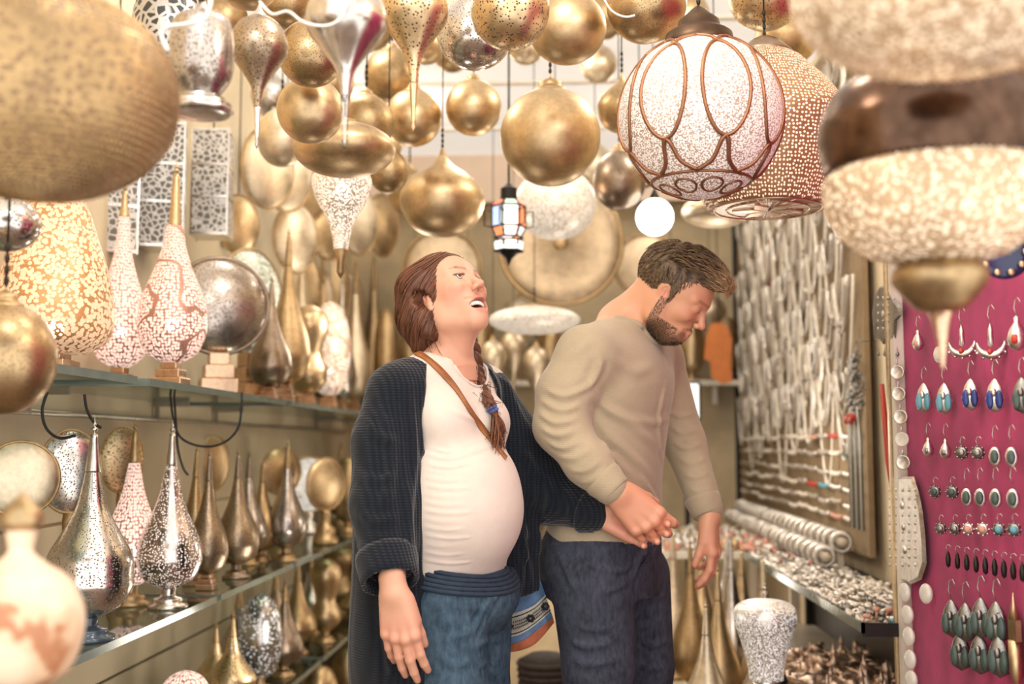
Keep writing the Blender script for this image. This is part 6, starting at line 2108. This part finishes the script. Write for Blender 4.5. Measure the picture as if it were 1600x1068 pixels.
if len(fl_) > 3: mpart('fly_seam', MB().tube(fl_, .0028, 6).mesh(), M_denim_m, jn)
for f_ in (ftm_r, ftm_l):
    sh = MB(); Mx = Matrix(np.array([fm, lm, [0, 0, 1]]).T.tolist())
    sh.ball(Vector(f_) + Vector(fm * .06) - Vector((0, 0, .033)), (.145, .050, .046), 16, 10, Mx)
    sh.ball(Vector(f_) - Vector((0, 0, .01)), (.055, .047, .07), 14, 8, Mx)
    mpart('shoe', sh.mesh(), M_shoe)
# ================================================================= JEWELLERY ON THE RIGHT
rj = random.Random(21)
M_sil = metal('jewel_silver', (.82, .78, .72), .34, .3, 60, .2)
M_sild = metal('dark_jewel_silver', (.34, .33, .31), .35, .35, 60, .2)
M_chain = metal('necklace_silver', (.80, .76, .70), .30, .25, 90, .3)
M_beadw = simple('ivory_beads', srgb(236, 226, 208), .35, 0, .08, 80, .3)
M_beadg = simple('grey_pearl_beads', srgb(176, 164, 148), .3, .2, .15, 80, .3)
M_red = simple('coral_red', srgb(186, 58, 40), .35)
M_turq = simple('turquoise', srgb(96, 158, 172), .3, 0, .15, 60)
M_blue = simple('lapis_blue', srgb(38, 56, 120), .25, 0, .2, 60)
M_greenst = simple('green_stone', srgb(66, 82, 76), .3, 0, .2, 60)
M_coral = simple('salmon_coral', srgb(214, 156, 134), .35)
M_pearl = simple('mother_of_pearl', srgb(226, 220, 206), .2, .1, .06, 60)
M_copper = metal('copper_pieces', (.92, .72, .58), .42, .15, 40)
M_velvet = NT('fuchsia_velvet')
_c = M_velvet.coords()
M_velvet.set(Base_Color=M_velvet.ramp(M_velvet.noise(_c, 9, 5), [(.3, srgb(150, 18, 76)), (.7, srgb(188, 40, 104))]), Roughness=.95)
M_velvet.bsdf.inputs['Sheen Weight'].default_value = .12
M_velvet.bump(M_velvet.noise(_c, 300, 2), .3, .002)
M_velvet = M_velvet.m

# wall panel carrying the necklaces
XN = 1.05
np_ = thing('necklace_board', 'tall cream board hung all over with silver necklaces, right wall', 'board', (XN + .03, 5.7, .80))
part('panel', MB().box((0, 0, 1.02), (.02, 3.05, 2.04)).mesh(False), simple('cream_felt', srgb(150, 128, 98), .9, 0, .1, 30), np_)
for y in (1.54,): part('dark_side_post', MB().box((-.012, y, 1.02), (.05, .035, 2.04)).mesh(False), M_dark, np_)

def swag(w, d, r, seg=5, n=18):
    pts = []
    for i in range(n + 1):
        t = i / n * 2 - 1
        pts.append((0.0, t * w / 2, -d * (1 - abs(t) ** 2.2)))
    return MB().tube(pts, [r * (1 + .25 * (i % 2)) for i in range(n + 1)], seg).mesh()
kinds = [swag(.32, .26, .0080), swag(.30, .34, .0060), swag(.34, .20, .0090)]
km = [M_chain, M_beadw, M_beadg]
for me_, m_ in zip(kinds, km): me_.materials.append(m_)
GN = 'silver and ivory necklaces draped in swags on the cream board'
LN = 'pale necklace hanging in a swag among many on the cream board'
cols = 9
W9 = ['first', 'second', 'third', 'fourth', 'fifth', 'sixth', 'seventh', 'eighth', 'ninth', 'tenth', 'eleventh', 'twelfth', 'thirteenth']
for row, z in enumerate((2.72, 2.48, 2.24, 2.02, 1.82, 1.64, 1.48)):
    for c_ in range(cols):
        y = 4.36 + c_ * .32 + (.16 if row % 2 else 0)
        if y > 7.05: continue
        for k in range(4):
            i = (row + c_ + k) % 3
            o = bpy.data.objects.new('necklace', kinds[i])
            COL.objects.link(o)
            s_ = 1.0 - .16 * k + rj.uniform(-.04, .04)
            dd = (1.25 - .25 * k) * rj.uniform(.85, 1.1)
            o.location = (XN - .006 - .005 * k - rj.uniform(0, .004), y + rj.uniform(-.015, .015), z + rj.uniform(-.01, .01))
            o.scale = (1, s_, dd)
            tag(o, '%s necklace, %s strand, %s swag from the near end, %s row' % (['silver', 'ivory bead', 'grey pearl'][i], ['outer', 'second', 'third', 'inner'][k], W9[c_], W9[row]), 'necklace', GN)
# long red strand
o = link('necklace', MB().tube([tuple(P(1204, 372 + i * 8, 6.0)) for i in range(16)], [.008 + .004 * (i % 2) for i in range(16)], 8).mesh(), M_red)
tag(o, 'long straight strand of coral red beads among the pale necklaces', 'necklace')
# bracelets pinned in horizontal rows below
GBr = 'beaded bracelets strung in rows on the lower cream board'
def bracelet(mat, n=9, r=.011, nm='bracelet'):
    m = MB()
    for i in range(n):
        m.ball((0, (i - (n - 1) / 2) * r * 1.75, -.004 * math.sin(PI * i / (n - 1))), (r * .8, r, r * rj.uniform(.8, 1.05)), 7, 5)
    me_ = m.mesh(); me_.materials.append(mat); return me_
brm = [bracelet(m_) for m_ in (M_beadw, M_beadw, M_sil, M_beadg, M_sil, M_beadw, M_red, M_greenst, M_coral, M_turq)]
for row, z in enumerate((1.24, 1.17, 1.10, 1.04, .98, .93)):
    for c_ in range(13):
        y = 4.32 + c_ * .215
        i = rj.choice([0, 0, 1, 2, 2, 3, 4, 5, 0, 2]) if c_ > 3 else rj.choice([0, 2, 3, 6, 7, 8, 9, 4, 2, 1])
        o = bpy.data.objects.new('bracelet', brm[i]); COL.objects.link(o)
        o.location = (XN - .012, y, z + rj.uniform(-.008, .008))
        col = ['ivory', 'ivory', 'silver', 'grey', 'silver', 'ivory', 'coral red', 'green', 'salmon', 'turquoise'][i]
        tag(o, 'short %s bead bracelet, %s from the near end, %s row under the necklaces' % (col, W9[c_], W9[row]), 'bracelet', col + ' ' + GBr)

# dark cluster necklace and hanging cords
def tassel_necklace():
    c = at_x(1338, 545, 1.0)
    t = thing('pendant_necklace', 'dark silver cluster pendant with coral beads over hanging cords', 'necklace', tuple(c))
    m = MB()
    for k in range(90):
        a = rj.random(); w = .012 + .05 * a
        m.ball((rj.uniform(-.02, .01), rj.uniform(-w * 1.8, w * 1.8), -.02 - a * .20), rj.uniform(.006, .012), 6, 4)
    part('cluster', m.mesh(), M_sild, t)
    m = MB()
    for k in range(6): m.ball((-.03, rj.uniform(-.05, .05), -.24 + rj.uniform(-.01, .01)), .013, 8, 6)
    part('coral_beads', m.mesh(), M_red, t)
    for k in range(9):
        y = -.09 + k * .022
        part('cord', MB().tube([(-.012, y * .6, -.20), (-.014, y, -.32), (-.014, y, -.62)], .0035, 5).mesh(), [M_greenst, M_beadw, M_sild][k % 3], t)
    part('pin', MB().tube([(0, 0, .028), (.045, 0, .028)], .003, 6).mesh(), M_sild, t)
    part('loop', MB().tube([(0, -.012, -.02), (0, 0, .03), (0, .012, -.02)], .003, 6).mesh(), M_sild, t)
tassel_necklace()

# ------------------------------------------------ counter, tray and rows of small silver pieces
XT, ZT = .755, .747
cnt = thing('counter', 'narrow counter under the necklace board carrying the ring tray', 'counter', (.91, 4.06, 0))
part('cabinet', MB().box((.06, .05, .20), (.22, 2.0, .40)).mesh(False), M_wall2, cnt)
part('lower_shelf', MB().box((0, .0, .418), (.33, 2.05, .024)).mesh(False), M_cream, cnt)
part('back_board', MB().box((.15, .05, .57), (.02, 1.95, .30)).mesh(False), M_dark, cnt)
for y in (-1.0, 1.0): part('leg', MB().box((.12, y, .57), (.03, .03, .30)).mesh(False), M_dark, cnt)
M_tray = simple('tray_grey', srgb(150, 140, 128), .5, 0, .1, 20)
tray = thing('display_tray', 'shallow dark edged tray of silver pieces beside the pink board', 'tray', (.90, 4.03, ZT - .02))
part('bed', MB().box((0, 0, 0), (.30, 2.02, .012)).mesh(False), M_tray, tray)
for nm, c_, d_ in (('front_rim', (-.15, 0, .006), (.008, 2.04, .026)), ('back_rim', (.15, 0, .006), (.008, 2.04, .026)), ('end_rim', (0, -1.015, .002), (.308, .010, .034)), ('end_rim', (0, 1.015, .002), (.308, .010, .034))):
    part(nm, MB().box(c_, d_).mesh(False), M_glass_edge if nm == 'front_rim' else M_dark, tray)
def ringpiece(kind):
    m = MB()
    if kind == 0:
        m.tube([(.009 * math.cos(a), 0, .010 + .009 * math.sin(a)) for a in [2 * PI * k / 10 for k in range(10)]], .0022, 5, True); m.ball((0, 0, .022), (.011, .008, .006), 8, 5)
    elif kind == 1:
        m.ball((0, 0, .008), (.016, .009, .007), 8, 5); m.ball((.013, 0, .010), .005, 6, 4); m.ball((-.013, 0, .010), .005, 6, 4)
    else:
        m.tube([(.013 * math.cos(a), .011 * math.sin(a), .008 + .003 * math.cos(2 * a)) for a in [2 * PI * k / 12 for k in range(12)]], .0042, 6, True)
    return m.mesh()
pieces = []
for k, m_ in ((0, M_sil), (1, M_sil), (2, M_sil), (1, M_sild), (0, M_coral), (1, M_turq), (2, M_beadw)):
    me_ = ringpiece(k); me_.materials.append(m_); pieces.append(me_)
GT = 'silver rings and charms lined up in the display tray'
n = 0
zr = ZT - .013
for i in range(7):
    for j in range(40):
        x = XT + .018 + i * .039 + rj.uniform(-.005, .005); y = 3.04 + j * .0485 + rj.uniform(-.007, .007)
        q = rj.random()
        if y < 3.35 and q < .5: k = rj.choice([4, 5, 3, 3])
        elif y > 4.3 and i < 4 and q < .22: k = 4
        else: k = rj.choice([0, 1, 2, 1, 2, 6, 3])
        o = bpy.data.objects.new('ring', pieces[k]); COL.objects.link(o)
        o.location = (x, y, zr); o.rotation_euler = (0, 0, rj.uniform(-.5, .5) + (PI / 2 if i % 2 else 0)); s_ = rj.uniform(1.05, 1.45); o.scale = (s_, s_, s_)
        col = ['silver', 'silver', 'silver', 'dark silver', 'coral', 'turquoise', 'ivory'][k]
        tag(o, 'small %s piece among the rows in the display tray' % col, 'ring', col + ' pieces in the display tray')
# silver bangles threaded on two rolls along the wall
roll_m = simple('cream_roll', srgb(214, 200, 180), .8)
bang = MB().tube([(.034 * math.cos(a), 0, .034 * math.sin(a)) for a in [2 * PI * k / 16 for k in range(16)]], .0105, 6, True).mesh(); bang.materials.append(M_sil)
for rr_, (x, z, lb) in enumerate(((XN - .055, .845, 'cream padded roll threaded with silver bangles, upper of two'), (XN - .115, .792, 'cream padded roll threaded with silver bangles, lower and nearer'))):
    t = thing('bangle_roll', lb, 'jewellery roll', (x, 5.5, z))
    part('roll', MB().tube([(0, -1.25, 0), (0, 1.4, 0)], .017, 12).mesh(), roll_m, t)
    for yy in (-1.2, 1.3): part('stand', MB().box((.0, yy, -.05), (.02, .02, .10)).mesh(False), roll_m, t)
    for k in range(22):
        o = bpy.data.objects.new('bangle', bang); COL.objects.link(o)
        o.location = (x, 4.29 + k * .115 + rj.uniform(-.01, .01), z); o.rotation_euler = (0, 0, rj.uniform(-.25, .25))
        tag(o, 'silver bangle number %d from the near end, threaded on the %s padded roll' % (k + 1, 'upper' if rr_ == 0 else 'lower') if 0 else 'silver bangle threaded on the %s padded roll' % ('upper' if rr_ == 0 else 'lower'), 'bangle', 'bangles on the %s roll' % ('upper' if rr_ == 0 else 'lower'))
# second, farther tray to the left of it
t2 = thing('display_table', 'far table top heaped with pink and silver jewellery by the man\'s hand', 'table', (.72, 5.75, 0))
part('top', MB().box((0, 0, .715), (.62, 1.25, .03)).mesh(False), M_cream, t2)
for x in (-.27, .27):
    for y in (-.58, .58): part('leg', MB().box((x, y, .35), (.04, .04, .70)).mesh(False), M_cream, t2)
blob = MB(); 
me_l = []
for m_ in (M_sil, M_coral, M_pearl, M_gold):
    b_ = MB().tube([(.030 * math.cos(a), .022 * math.sin(a), .012) for a in [2 * PI * k / 10 for k in range(10)]], .011, 5, True).ball((.03, 0, .02), .016, 7, 5).mesh(); b_.materials.append(m_); me_l.append(b_)
for i in range(7):
    for j in range(13):
        k = rj.choice([0, 0, 1, 2, 3]); o = bpy.data.objects.new('brooch', me_l[k]); COL.objects.link(o)
        o.location = (.46 + i * .085 + rj.uniform(-.015, .015), 5.20 + j * .09, .7305); o.rotation_euler = (0, 0, rj.uniform(0, 6)); o.scale = (1.1, 1.1, 1.3)
        col = ['silver', 'coral pink', 'pearl', 'gold'][k]
        tag(o, 'small %s brooch lying on the far heaped table' % col, 'brooch', col + ' brooches on the far table')

# ------------------------------------------------ copper pieces on the shelf under the tray
bt = MB().lathe([(1e-4, 0), (.018, .001), (.022, .012), (.018, .028), (.007, .042), (.006, .056), (.010, .060), (.004, .070), (1e-4, .088)], 10).mesh(); bt.materials.append(M_copper)
bt2 = MB().tube([(-.045, 0, .010), (-.01, 0, .014), (.02, 0, .012), (.05, 0, .022)], [.006, .010, .014, .005], 7).ball((.052, 0, .026), .010, 7, 5).mesh(); bt2.materials.append(M_copper)
n = 0
for i in range(8):
    for j in range(17):
        me_ = bt if rj.random() < .55 else bt2
        o = bpy.data.objects.new('perfume_bottle' if me_ is bt else 'spoon', me_); COL.objects.link(o)
        o.location = (.765 + i * .040 + rj.uniform(-.01, .01), 3.02 + j * .075 + rj.uniform(-.02, .02), .431)
        lie = 1.35 if (me_ is bt and rj.random() < .65) else 0
        if lie: o.location.z += .026
        o.rotation_euler = (lie, rj.uniform(-.12, .12), rj.uniform(0, 6)); s_ = rj.uniform(.9, 1.4); o.scale = (s_, s_, s_)
        if me_ is bt: tag(o, 'little copper bottle with pointed stopper in the pile under the tray', 'bottle', 'copper bottles under the tray')
        else: tag(o, 'small copper scoop lying in the pile under the tray', 'spoon', 'copper scoops under the tray')

# ------------------------------------------------ pink velvet board with earrings
XP = .86
pb = thing('earring_board', 'fuchsia velvet board hung with rows of earrings, right edge', 'board', (XP + .012, 2.30, .35))
part('velvet_panel', MB().box((0, 0, .95), (.02, 1.34, 1.95)).mesh(False), M_velvet, pb)
part('white_edge_post', MB().box((-.016, .695, .95), (.035, .035, 1.95)).mesh(False), M_cream, pb)
part('brass_edge_strip', MB().box((-.03, .725, .95), (.02, .016, 1.95)).mesh(False), M_gold, pb)
part('support_foot', MB().box((.03, 0, -.16), (.10, 1.2, .34)).mesh(False), M_dark, pb)
o = link('sash', MB().tube([tuple(at_x(x, y, XP - .012)) for x, y in ((1378, 600), (1383, 660), (1388, 720), (1393, 765))], [.006, .008, .008, .004], 6).mesh(), M_red)
tag(o, 'narrow dark red strap hanging down the left edge of the pink board', 'strap')

def hook(m, h=.022):
    m.tube([(0, 0, 0), (0, .003, h * .5), (0, .001, h), (-.004, -.004, h * 1.12), (-.006, -.008, h * .8)], .0009, 5)
def ear_drop(s=1.0, st=None, body=None):
    """> hook, ornament, stone"""
    h = MB(); hook(h)
    b = MB().lathe([(1e-4, -.040 * s), (.008 * s, -.036 * s), (.0115 * s, -.027 * s), (.008 * s, -.016 * s), (.003 * s, -.008 * s), (.0035 * s, -.004), (1e-4, 0)], 12)
    b2 = MB().ball((-.006 * s, 0, -.027 * s), (.006 * s, .0055 * s, .007 * s), 10, 7)
    return [('hook', h.mesh(), M_sil), ('ornament', b.mesh(), body or M_sil), ('stone', b2.mesh(), st or M_sil)]
def ear_crescent():
    h = MB(); hook(h, .02)
    b = MB()
    pts = [(0, .018 * math.cos(a), -.026 + .018 * math.sin(a)) for a in np.linspace(PI, 2 * PI, 14)]
    b.tube(pts, [.0015 + .004 * math.sin(PI * i / 13) for i in range(14)], 7)
    st = MB().ball((-.004, 0, -.040), (.004, .004, .004), 8, 6)
    c = MB().lathe([(1e-4, -.034), (.004, -.030), (.0035, -.010), (1e-4, 0)], 8)
    for i in range(7):
        a = PI + PI * (i + .5) / 7; c.ball((0, .0235 * math.cos(a), -.026 + .0235 * math.sin(a)), .0022, 6, 4)
    return [('hook', h.mesh(), M_sil), ('crescent', b.mesh(), M_sil), ('stem', c.mesh(), M_sil), ('stone', st.mesh(), M_red)]
def ear_wing(stone, fr=None):
    h = MB(); hook(h)
    parts_ = [('hook', h.mesh(), M_sil)]
    f = MB().lathe([(1e-4, -.048), (.011, -.042), (.0135, -.028), (.009, -.012), (.004, -.004), (1e-4, 0)], 14)
    me_ = f.mesh(); me_.transform(Matrix.Diagonal((.4, 1, 1, 1))); parts_.append(('frame', me_, fr or M_sil))
    for s_ in (-1, 1):
        parts_.append(('enamel_wing', MB().ball((-.004, s_ * .0062, -.030), (.003, .0055, .013), 10, 8).mesh(), stone))
    parts_.append(('centre_stone', MB().ball((-.006, 0, -.020), (.003, .0035, .006), 8, 6).mesh(), fr or M_sil))
    return parts_
def ear_oval(stone, fr):
    h = MB(); hook(h)
    a = MB().ball((0, 0, -.022), (.004, .0095, .015), 12, 8)
    b = MB().ball((-.003, 0, -.022), (.003, .0060, .0105), 10, 8)
    return [('hook', h.mesh(), M_sil), ('frame', a.mesh(), fr), ('stone', b.mesh(), stone)]
def ear_bud(stone, fr):
    h = MB(); hook(h, .012)
    a = MB().ball((0, 0, -.012), (.006, .0105, .0105), 12, 8)
    for k in range(8):
        q = k * PI / 4; a.ball((-.002, .0105 * math.cos(q), -.012 + .0105 * math.sin(q)), .0022, 6, 4)
    b = MB().ball((-.005, 0, -.012), (.003, .006, .006), 10, 8)
    return [('hook', h.mesh(), M_sil), ('disc', a.mesh(), fr), ('stone', b.mesh(), stone)]
def ear_bar():
    h = MB(); hook(h, .010)
    a = MB().lathe([(1e-4, -.030), (.0040, -.026), (.0050, -.014), (.003, -.004), (1e-4, 0)], 8)
    return [('hook', h.mesh(), M_sil), ('bar', a.mesh(), M_dark)]
PROTO = {}
def earring(kind, px, py, label, s=1.0, group=None):
    s *= 1.3
    c = at_x(px, py, XP - .024); rz_ = math.radians(52)
    if kind not in PROTO:
        t = thing('earring', label, 'earring', tuple(c), rz_, group)
        for nm, me_, m_ in KIND[kind](): part(nm, me_, m_, t)
        PROTO[kind] = t; t.scale = (s, s, s)
        return t
    t = dup(PROTO[kind], tuple(c), rz_, label=label, scale=s)
    if group: t['group'] = group
    elif 'group' in t: del t['group']
    return t
KIND = {'drop': lambda: ear_drop(1, M_coral), 'pearl': lambda: ear_oval(M_pearl, M_pearl), 'crescent': ear_crescent, 'bigdrop': lambda: ear_drop(1.3, M_red),
        'turq': lambda: ear_wing(M_turq), 'lapis': lambda: ear_wing(M_blue), 'green': lambda: ear_wing(M_greenst, M_sild), 'leaf': lambda: ear_drop(.9, M_sild),
        'dark': lambda: ear_bud(M_sild, M_sild), 'ovalg': lambda: ear_oval(M_greenst, M_sil), 'bud': lambda: ear_bud(M_greenst, M_sild), 'budc': lambda: ear_bud(M_coral, M_sil),
        'budb': lambda: ear_bud(M_turq, M_sild), 'bar': ear_bar, 'chand': lambda: ear_wing(M_greenst, M_sild)}
T = ' top row'
E = [('drop', 1434, 514, 'silver drop earring with coral stone, leftmost in the top row'), ('pearl', 1466, 534, 'round pearl earring second in the top row, under the brass spike'),
     ('crescent', 1502, 505, 'silver crescent earring with fringe, left one of two'), ('crescent', 1547, 503, 'silver crescent earring with fringe, right one of two'), ('bigdrop', 1588, 492, 'long silver drop earring at the right end of the top row'),
     ('turq', 1443, 597, 'turquoise enamel earring, left one of the pair'), ('turq', 1475, 597, 'turquoise enamel earring, right one of the pair'), ('lapis', 1516, 590, 'dark blue and gold earring, left one of the pair'),
     ('lapis', 1554, 590, 'dark blue and gold earring, right one of the pair'), ('green', 1596, 588, 'dark green winged earring at the right picture edge'),
     ('leaf', 1450, 682, 'slim silver leaf earring, first in the third row'), ('leaf', 1477, 684, 'slim silver leaf earring, second in the third row'), ('dark', 1503, 695, 'dark round earring, left of its pair in the third row'),
     ('dark', 1528, 695, 'dark round earring, right of its pair in the third row'), ('ovalg', 1554, 690, 'oval green stone earring, left of its pair in the third row'), ('ovalg', 1580, 690, 'oval green stone earring, right of its pair in the third row')]
for k, x, y, lb in E: earring(k, x, y, lb, {'turq': 1.15, 'lapis': 1.1, 'crescent': 1.15, 'green': 1.1}.get(k, 1.0))
W4 = ['first', 'second', 'third', 'fourth', 'fifth', 'sixth', 'seventh', 'eighth', 'ninth']
for i, x in enumerate((1461, 1488, 1510, 1531, 1555, 1582)):
    earring(['bud', 'bud', 'ovalg', 'ovalg', 'ovalg', 'ovalg'][i], x, 757 + (0 if i < 2 else -2), '%s %s earring in the fourth row of the pink board' % (W4[i], 'round dark' if i < 2 else 'oval green'), 1.0)
for i, x in enumerate((1470, 1492, 1513, 1536, 1561, 1585)):
    earring(['dark', 'dark', 'budc', 'budc', 'budb', 'budb'][i], x, 815, '%s %s earring in the fifth row of the pink board' % (W4[i], ['grey silver', 'coral centred', 'blue grey'][i // 2]), .92)
for i in range(9):
    earring('bar', 1481 + i * 14.5, 860 + i * 2.2, '%s short dark bar earring in the sixth row of the pink board' % W4[i], .95)
for i, (x, y) in enumerate(((1486, 935), (1508, 940), (1532, 932), (1556, 938), (1500, 985), (1530, 988), (1560, 990))):
    earring('chand' if i % 2 else 'green', x, y, '%s dark winged earring in the crowded %s at the bottom of the board' % (W4[i if i < 4 else i - 4], 'upper group' if i < 4 else 'lower group'), 1.35)
# long gold pendant
c = at_x(1583, 925, XP - .014)
t = thing('pendant', 'long dull gold pendant with square middle at the bottom right', 'pendant', tuple(c))
part('upper_spire', MB().lathe([(.012, -.05), (.004, -.02), (.001, 0)], 10).mesh(), M_gold, t); part('square_plate', MB().box((0, 0, -.070), (.010, .040, .040)).mesh(False), M_goldb, t)
part('lower_blade', MB().lathe([(1e-4, -.19), (.012, -.15), (.013, -.09)], 10).mesh(), M_gold, t)

# chain of round silver coins down the left edge
for i, (x, y) in enumerate(((1402, 581), (1404, 615), (1407, 651), (1409, 686), (1411, 722))):
    c = at_x(x, y, XP - .022)
    t = thing('coin_pendant', '%s round silver coin from the top in the chain left of the earrings' % W4[i], 'pendant', tuple(c), math.radians(52))
    me_ = MB().lathe([(1e-4, -.003), (.0175, -.003), (.019, 0), (.0175, .003), (.015, .0015), (1e-4, .0025)], 24).mesh(); me_.transform(Matrix.Rotation(-PI / 2, 4, 'Y')); part('coin', me_, M_pearl if i == 3 else M_sil, t)
    part('link', MB().tube([(0, 0, .017), (0, 0, .032)], .002, 6).mesh(), M_sil, t)
def shell(x, y, i, lb):
    c = at_x(x, y, XP - .022)
    o = link('shell', MB().ball((0, 0, 0), (.006, .0165, .024), 14, 10).mesh(), M_pearl); o.location = c; o.rotation_euler = (0, 0, math.radians(52)); tag(o, lb, 'shell')
for i, (x, y) in enumerate(((1414, 925), (1418, 960), (1420, 994), (1422, 1030), (1424, 1062))):
    shell(x, y, i, 'oval pearly shell, %s from the top down the board\'s lower left edge' % W4[i])
shell(1447, 927, 9, 'single pearly shell set apart right of the shell column')
# hamsa pendant and the big silver collar piece
def plate_outline(name, label, pts, Xo, th, mat, studs):
    cs = [at_x(x, y, Xo) for x, y in pts]; ctr = sum(cs, Vector()) / len(cs)
    t = thing(name, label, 'pendant', tuple(ctr))
    vs = [tuple(c - ctr) for c in cs]; n_ = len(vs)
    vv = vs + [(v[0] - th, v[1] * .92, v[2] * .95) for v in vs] 
    f = [tuple(range(n_)), tuple(range(n_, 2 * n_))[::-1]] + [(i, (i + 1) % n_, n_ + (i + 1) % n_, n_ + i)[::-1] for i in range(n_)]
    part('plate', pymesh(vv, f, False), mat, t)
    for (x, y, r) in studs:
        q = at_x(x, y, Xo) - ctr; part('raised_stud', MB().ball((q.x - th - .001, q.y, q.z), (r * .5, r, r), 8, 6).mesh(), M_sil, t)
    return t
st = [(1376 + 8 * (i % 3), 465 + 12 * (i // 3), .0042) for i in range(15)] + [(1384, 490, .009)]
plate_outline('hand_pendant', 'ornate dark silver hand shaped pendant at the upper left of the pink board', [(1368, 530), (1364, 490), (1368, 460), (1378, 446), (1390, 448), (1400, 470), (1408, 480), (1410, 492), (1402, 500), (1400, 528), (1392, 534), (1388, 526), (1382, 538), (1376, 530)][::-1], XP - .016, .006, M_sild, st)
for i, x in enumerate((1372, 1382, 1393, 1402)):
    c = at_x(x, 548, XP - .016); o = link('charm', MB().lathe([(1e-4, -.016), (.005, -.010), (.0015, 0), (1e-4, .012)], 8).mesh(), M_sild); o.location = c
    tag(o, 'tiny silver drop charm below the hand pendant, %s from left' % W4[i], 'charm')
st = [(1395 + 10 * (i % 5), 765 + 13 * (i // 5), .0048) for i in range(50) if 1390 < 1395 + 10 * (i % 5) < 1440] + [(1414, 788, .012), (1416, 822, .010), (1418, 858, .011)]
plate_outline('silver_collar', 'large embossed silver breastplate pendant at the left edge of the pink board', [(1398, 744), (1428, 744), (1436, 770), (1442, 800), (1446, 840), (1448, 880), (1440, 905), (1424, 912), (1408, 905), (1398, 870), (1392, 830), (1390, 780)][::-1], XP - .014, .007, M_sil, st)

# ------------------------------------------------ orange hide, and mirror with its reflection as glow, at the far right
c = P(1122, 506, 6.4)
t = thing('hide', 'small orange leather piece hanging beside the necklace board', 'leather', tuple(c))
pts = [(1110, 506), (1124, 502), (1138, 512), (1144, 530), (1142, 560), (1144, 596), (1130, 600), (1112, 590), (1110, 565), (1100, 560), (1103, 525)]
vs = [tuple(P(x, y, 6.4) - c) for x, y in pts]; n_ = len(vs); vv = vs + [(v[0], v[1] + .012, v[2]) for v in vs]
part('leather', pymesh(vv, [tuple(range(n_))[::-1], tuple(range(n_, 2 * n_))] + [(i, (i + 1) % n_, n_ + (i + 1) % n_, n_ + i) for i in range(n_)], False), simple('orange_leather', srgb(206, 120, 56), .6, 0, .12, 20, .2), t)
part('cord', MB().tube([(0, 0, 0), (0, 0, ZC - c.z)], .003, 5).mesh(), M_wire, t)
c = P(1073, 655, 6.6); x0, x1 = P(1052, 600, 6.6), P(1092, 600, 6.6)
t = thing('glow_mirror', 'square dark framed mirror beside the man, its white reflection given as glow', 'light', tuple(c))
w = x1.x - x0.x; h = P(1073, 598, 6.6).z - c.z
part('glow_pane', MB().box((0, 0, h / 2), (w, .03, h)).mesh(False), simple('mirror_glow', (1, 1, 1), .4, emis=(1, .97, .92, 1), estr=1.5), t)  # bright reflection of the mirror, put in as an emitting white pane
m = MB()
for dx, dz, sx, sz in ((-w / 2, h / 2, .014, h), (w / 2, h / 2, .014, h), (0, 0, w, .014), (0, h, w, .014)): m.box((dx, -.005, dz), (sx, .045, sz))
part('frame', m.mesh(False), M_dark, t)
part('stand', MB().box((0, .02, -c.z / 2), (.03, .03, c.z)).mesh(False), M_dark, t)
# white flex loops at the top left
cable('white flex curling over the ringed bell lamp, top left', [(262, 80), (252, 55), (262, 42), (290, 38), (318, 30), (328, 10), (330, -20)], 1.6, .0035, M_whitewire, 'white_flex')
cable('thin white flex sagging between the top lamps', [(405, 2), (425, 22), (450, 18), (475, 35), (510, 40), (535, 25), (545, -10)], 1.7, .0022, M_whitewire, 'white_flex')
cable('grey wire running up from the trellis globe to the right', [(940, -8), (955, 16), (975, 26), (992, 24)], 2.3, .0022, M_whitewire, 'white_flex')
# dark woven basket and boxes on the floor between the people
c = P(852, 1040, 4.6)
t = thing('basket', 'dark round woven basket on the floor between the woman and the man', 'basket', (c.x, 4.6, 0))
zt = P(852, 1030, 4.6).z
m = MB()
for k in range(14): 
    z_ = zt * (k + .5) / 14; r_ = .075 + .03 * k / 14
    m.tube([(r_ * math.cos(a), r_ * math.sin(a), z_) for a in [2 * PI * q / 24 for q in range(24)]], zt / 26, 6, True)
part('woven_side', m.mesh(), simple('dark_wicker', srgb(60, 50, 46), .8, 0, .3, 40, .3), t)
part('lid', MB().lathe([(1e-4, zt + .03), (.06, zt + .025), (.108, zt), (.10, zt - .012), (1e-4, zt - .012)], 24).mesh(), simple('dark_wicker_lid', srgb(52, 44, 42), .8, 0, .3, 60, .3), t)
part('wicker_wall', MB().lathe([(.068, .002), (.096, zt - .014), (.05, zt - .014)], 24).mesh(), simple('dark_wicker_core', srgb(52, 44, 42), .8), t)
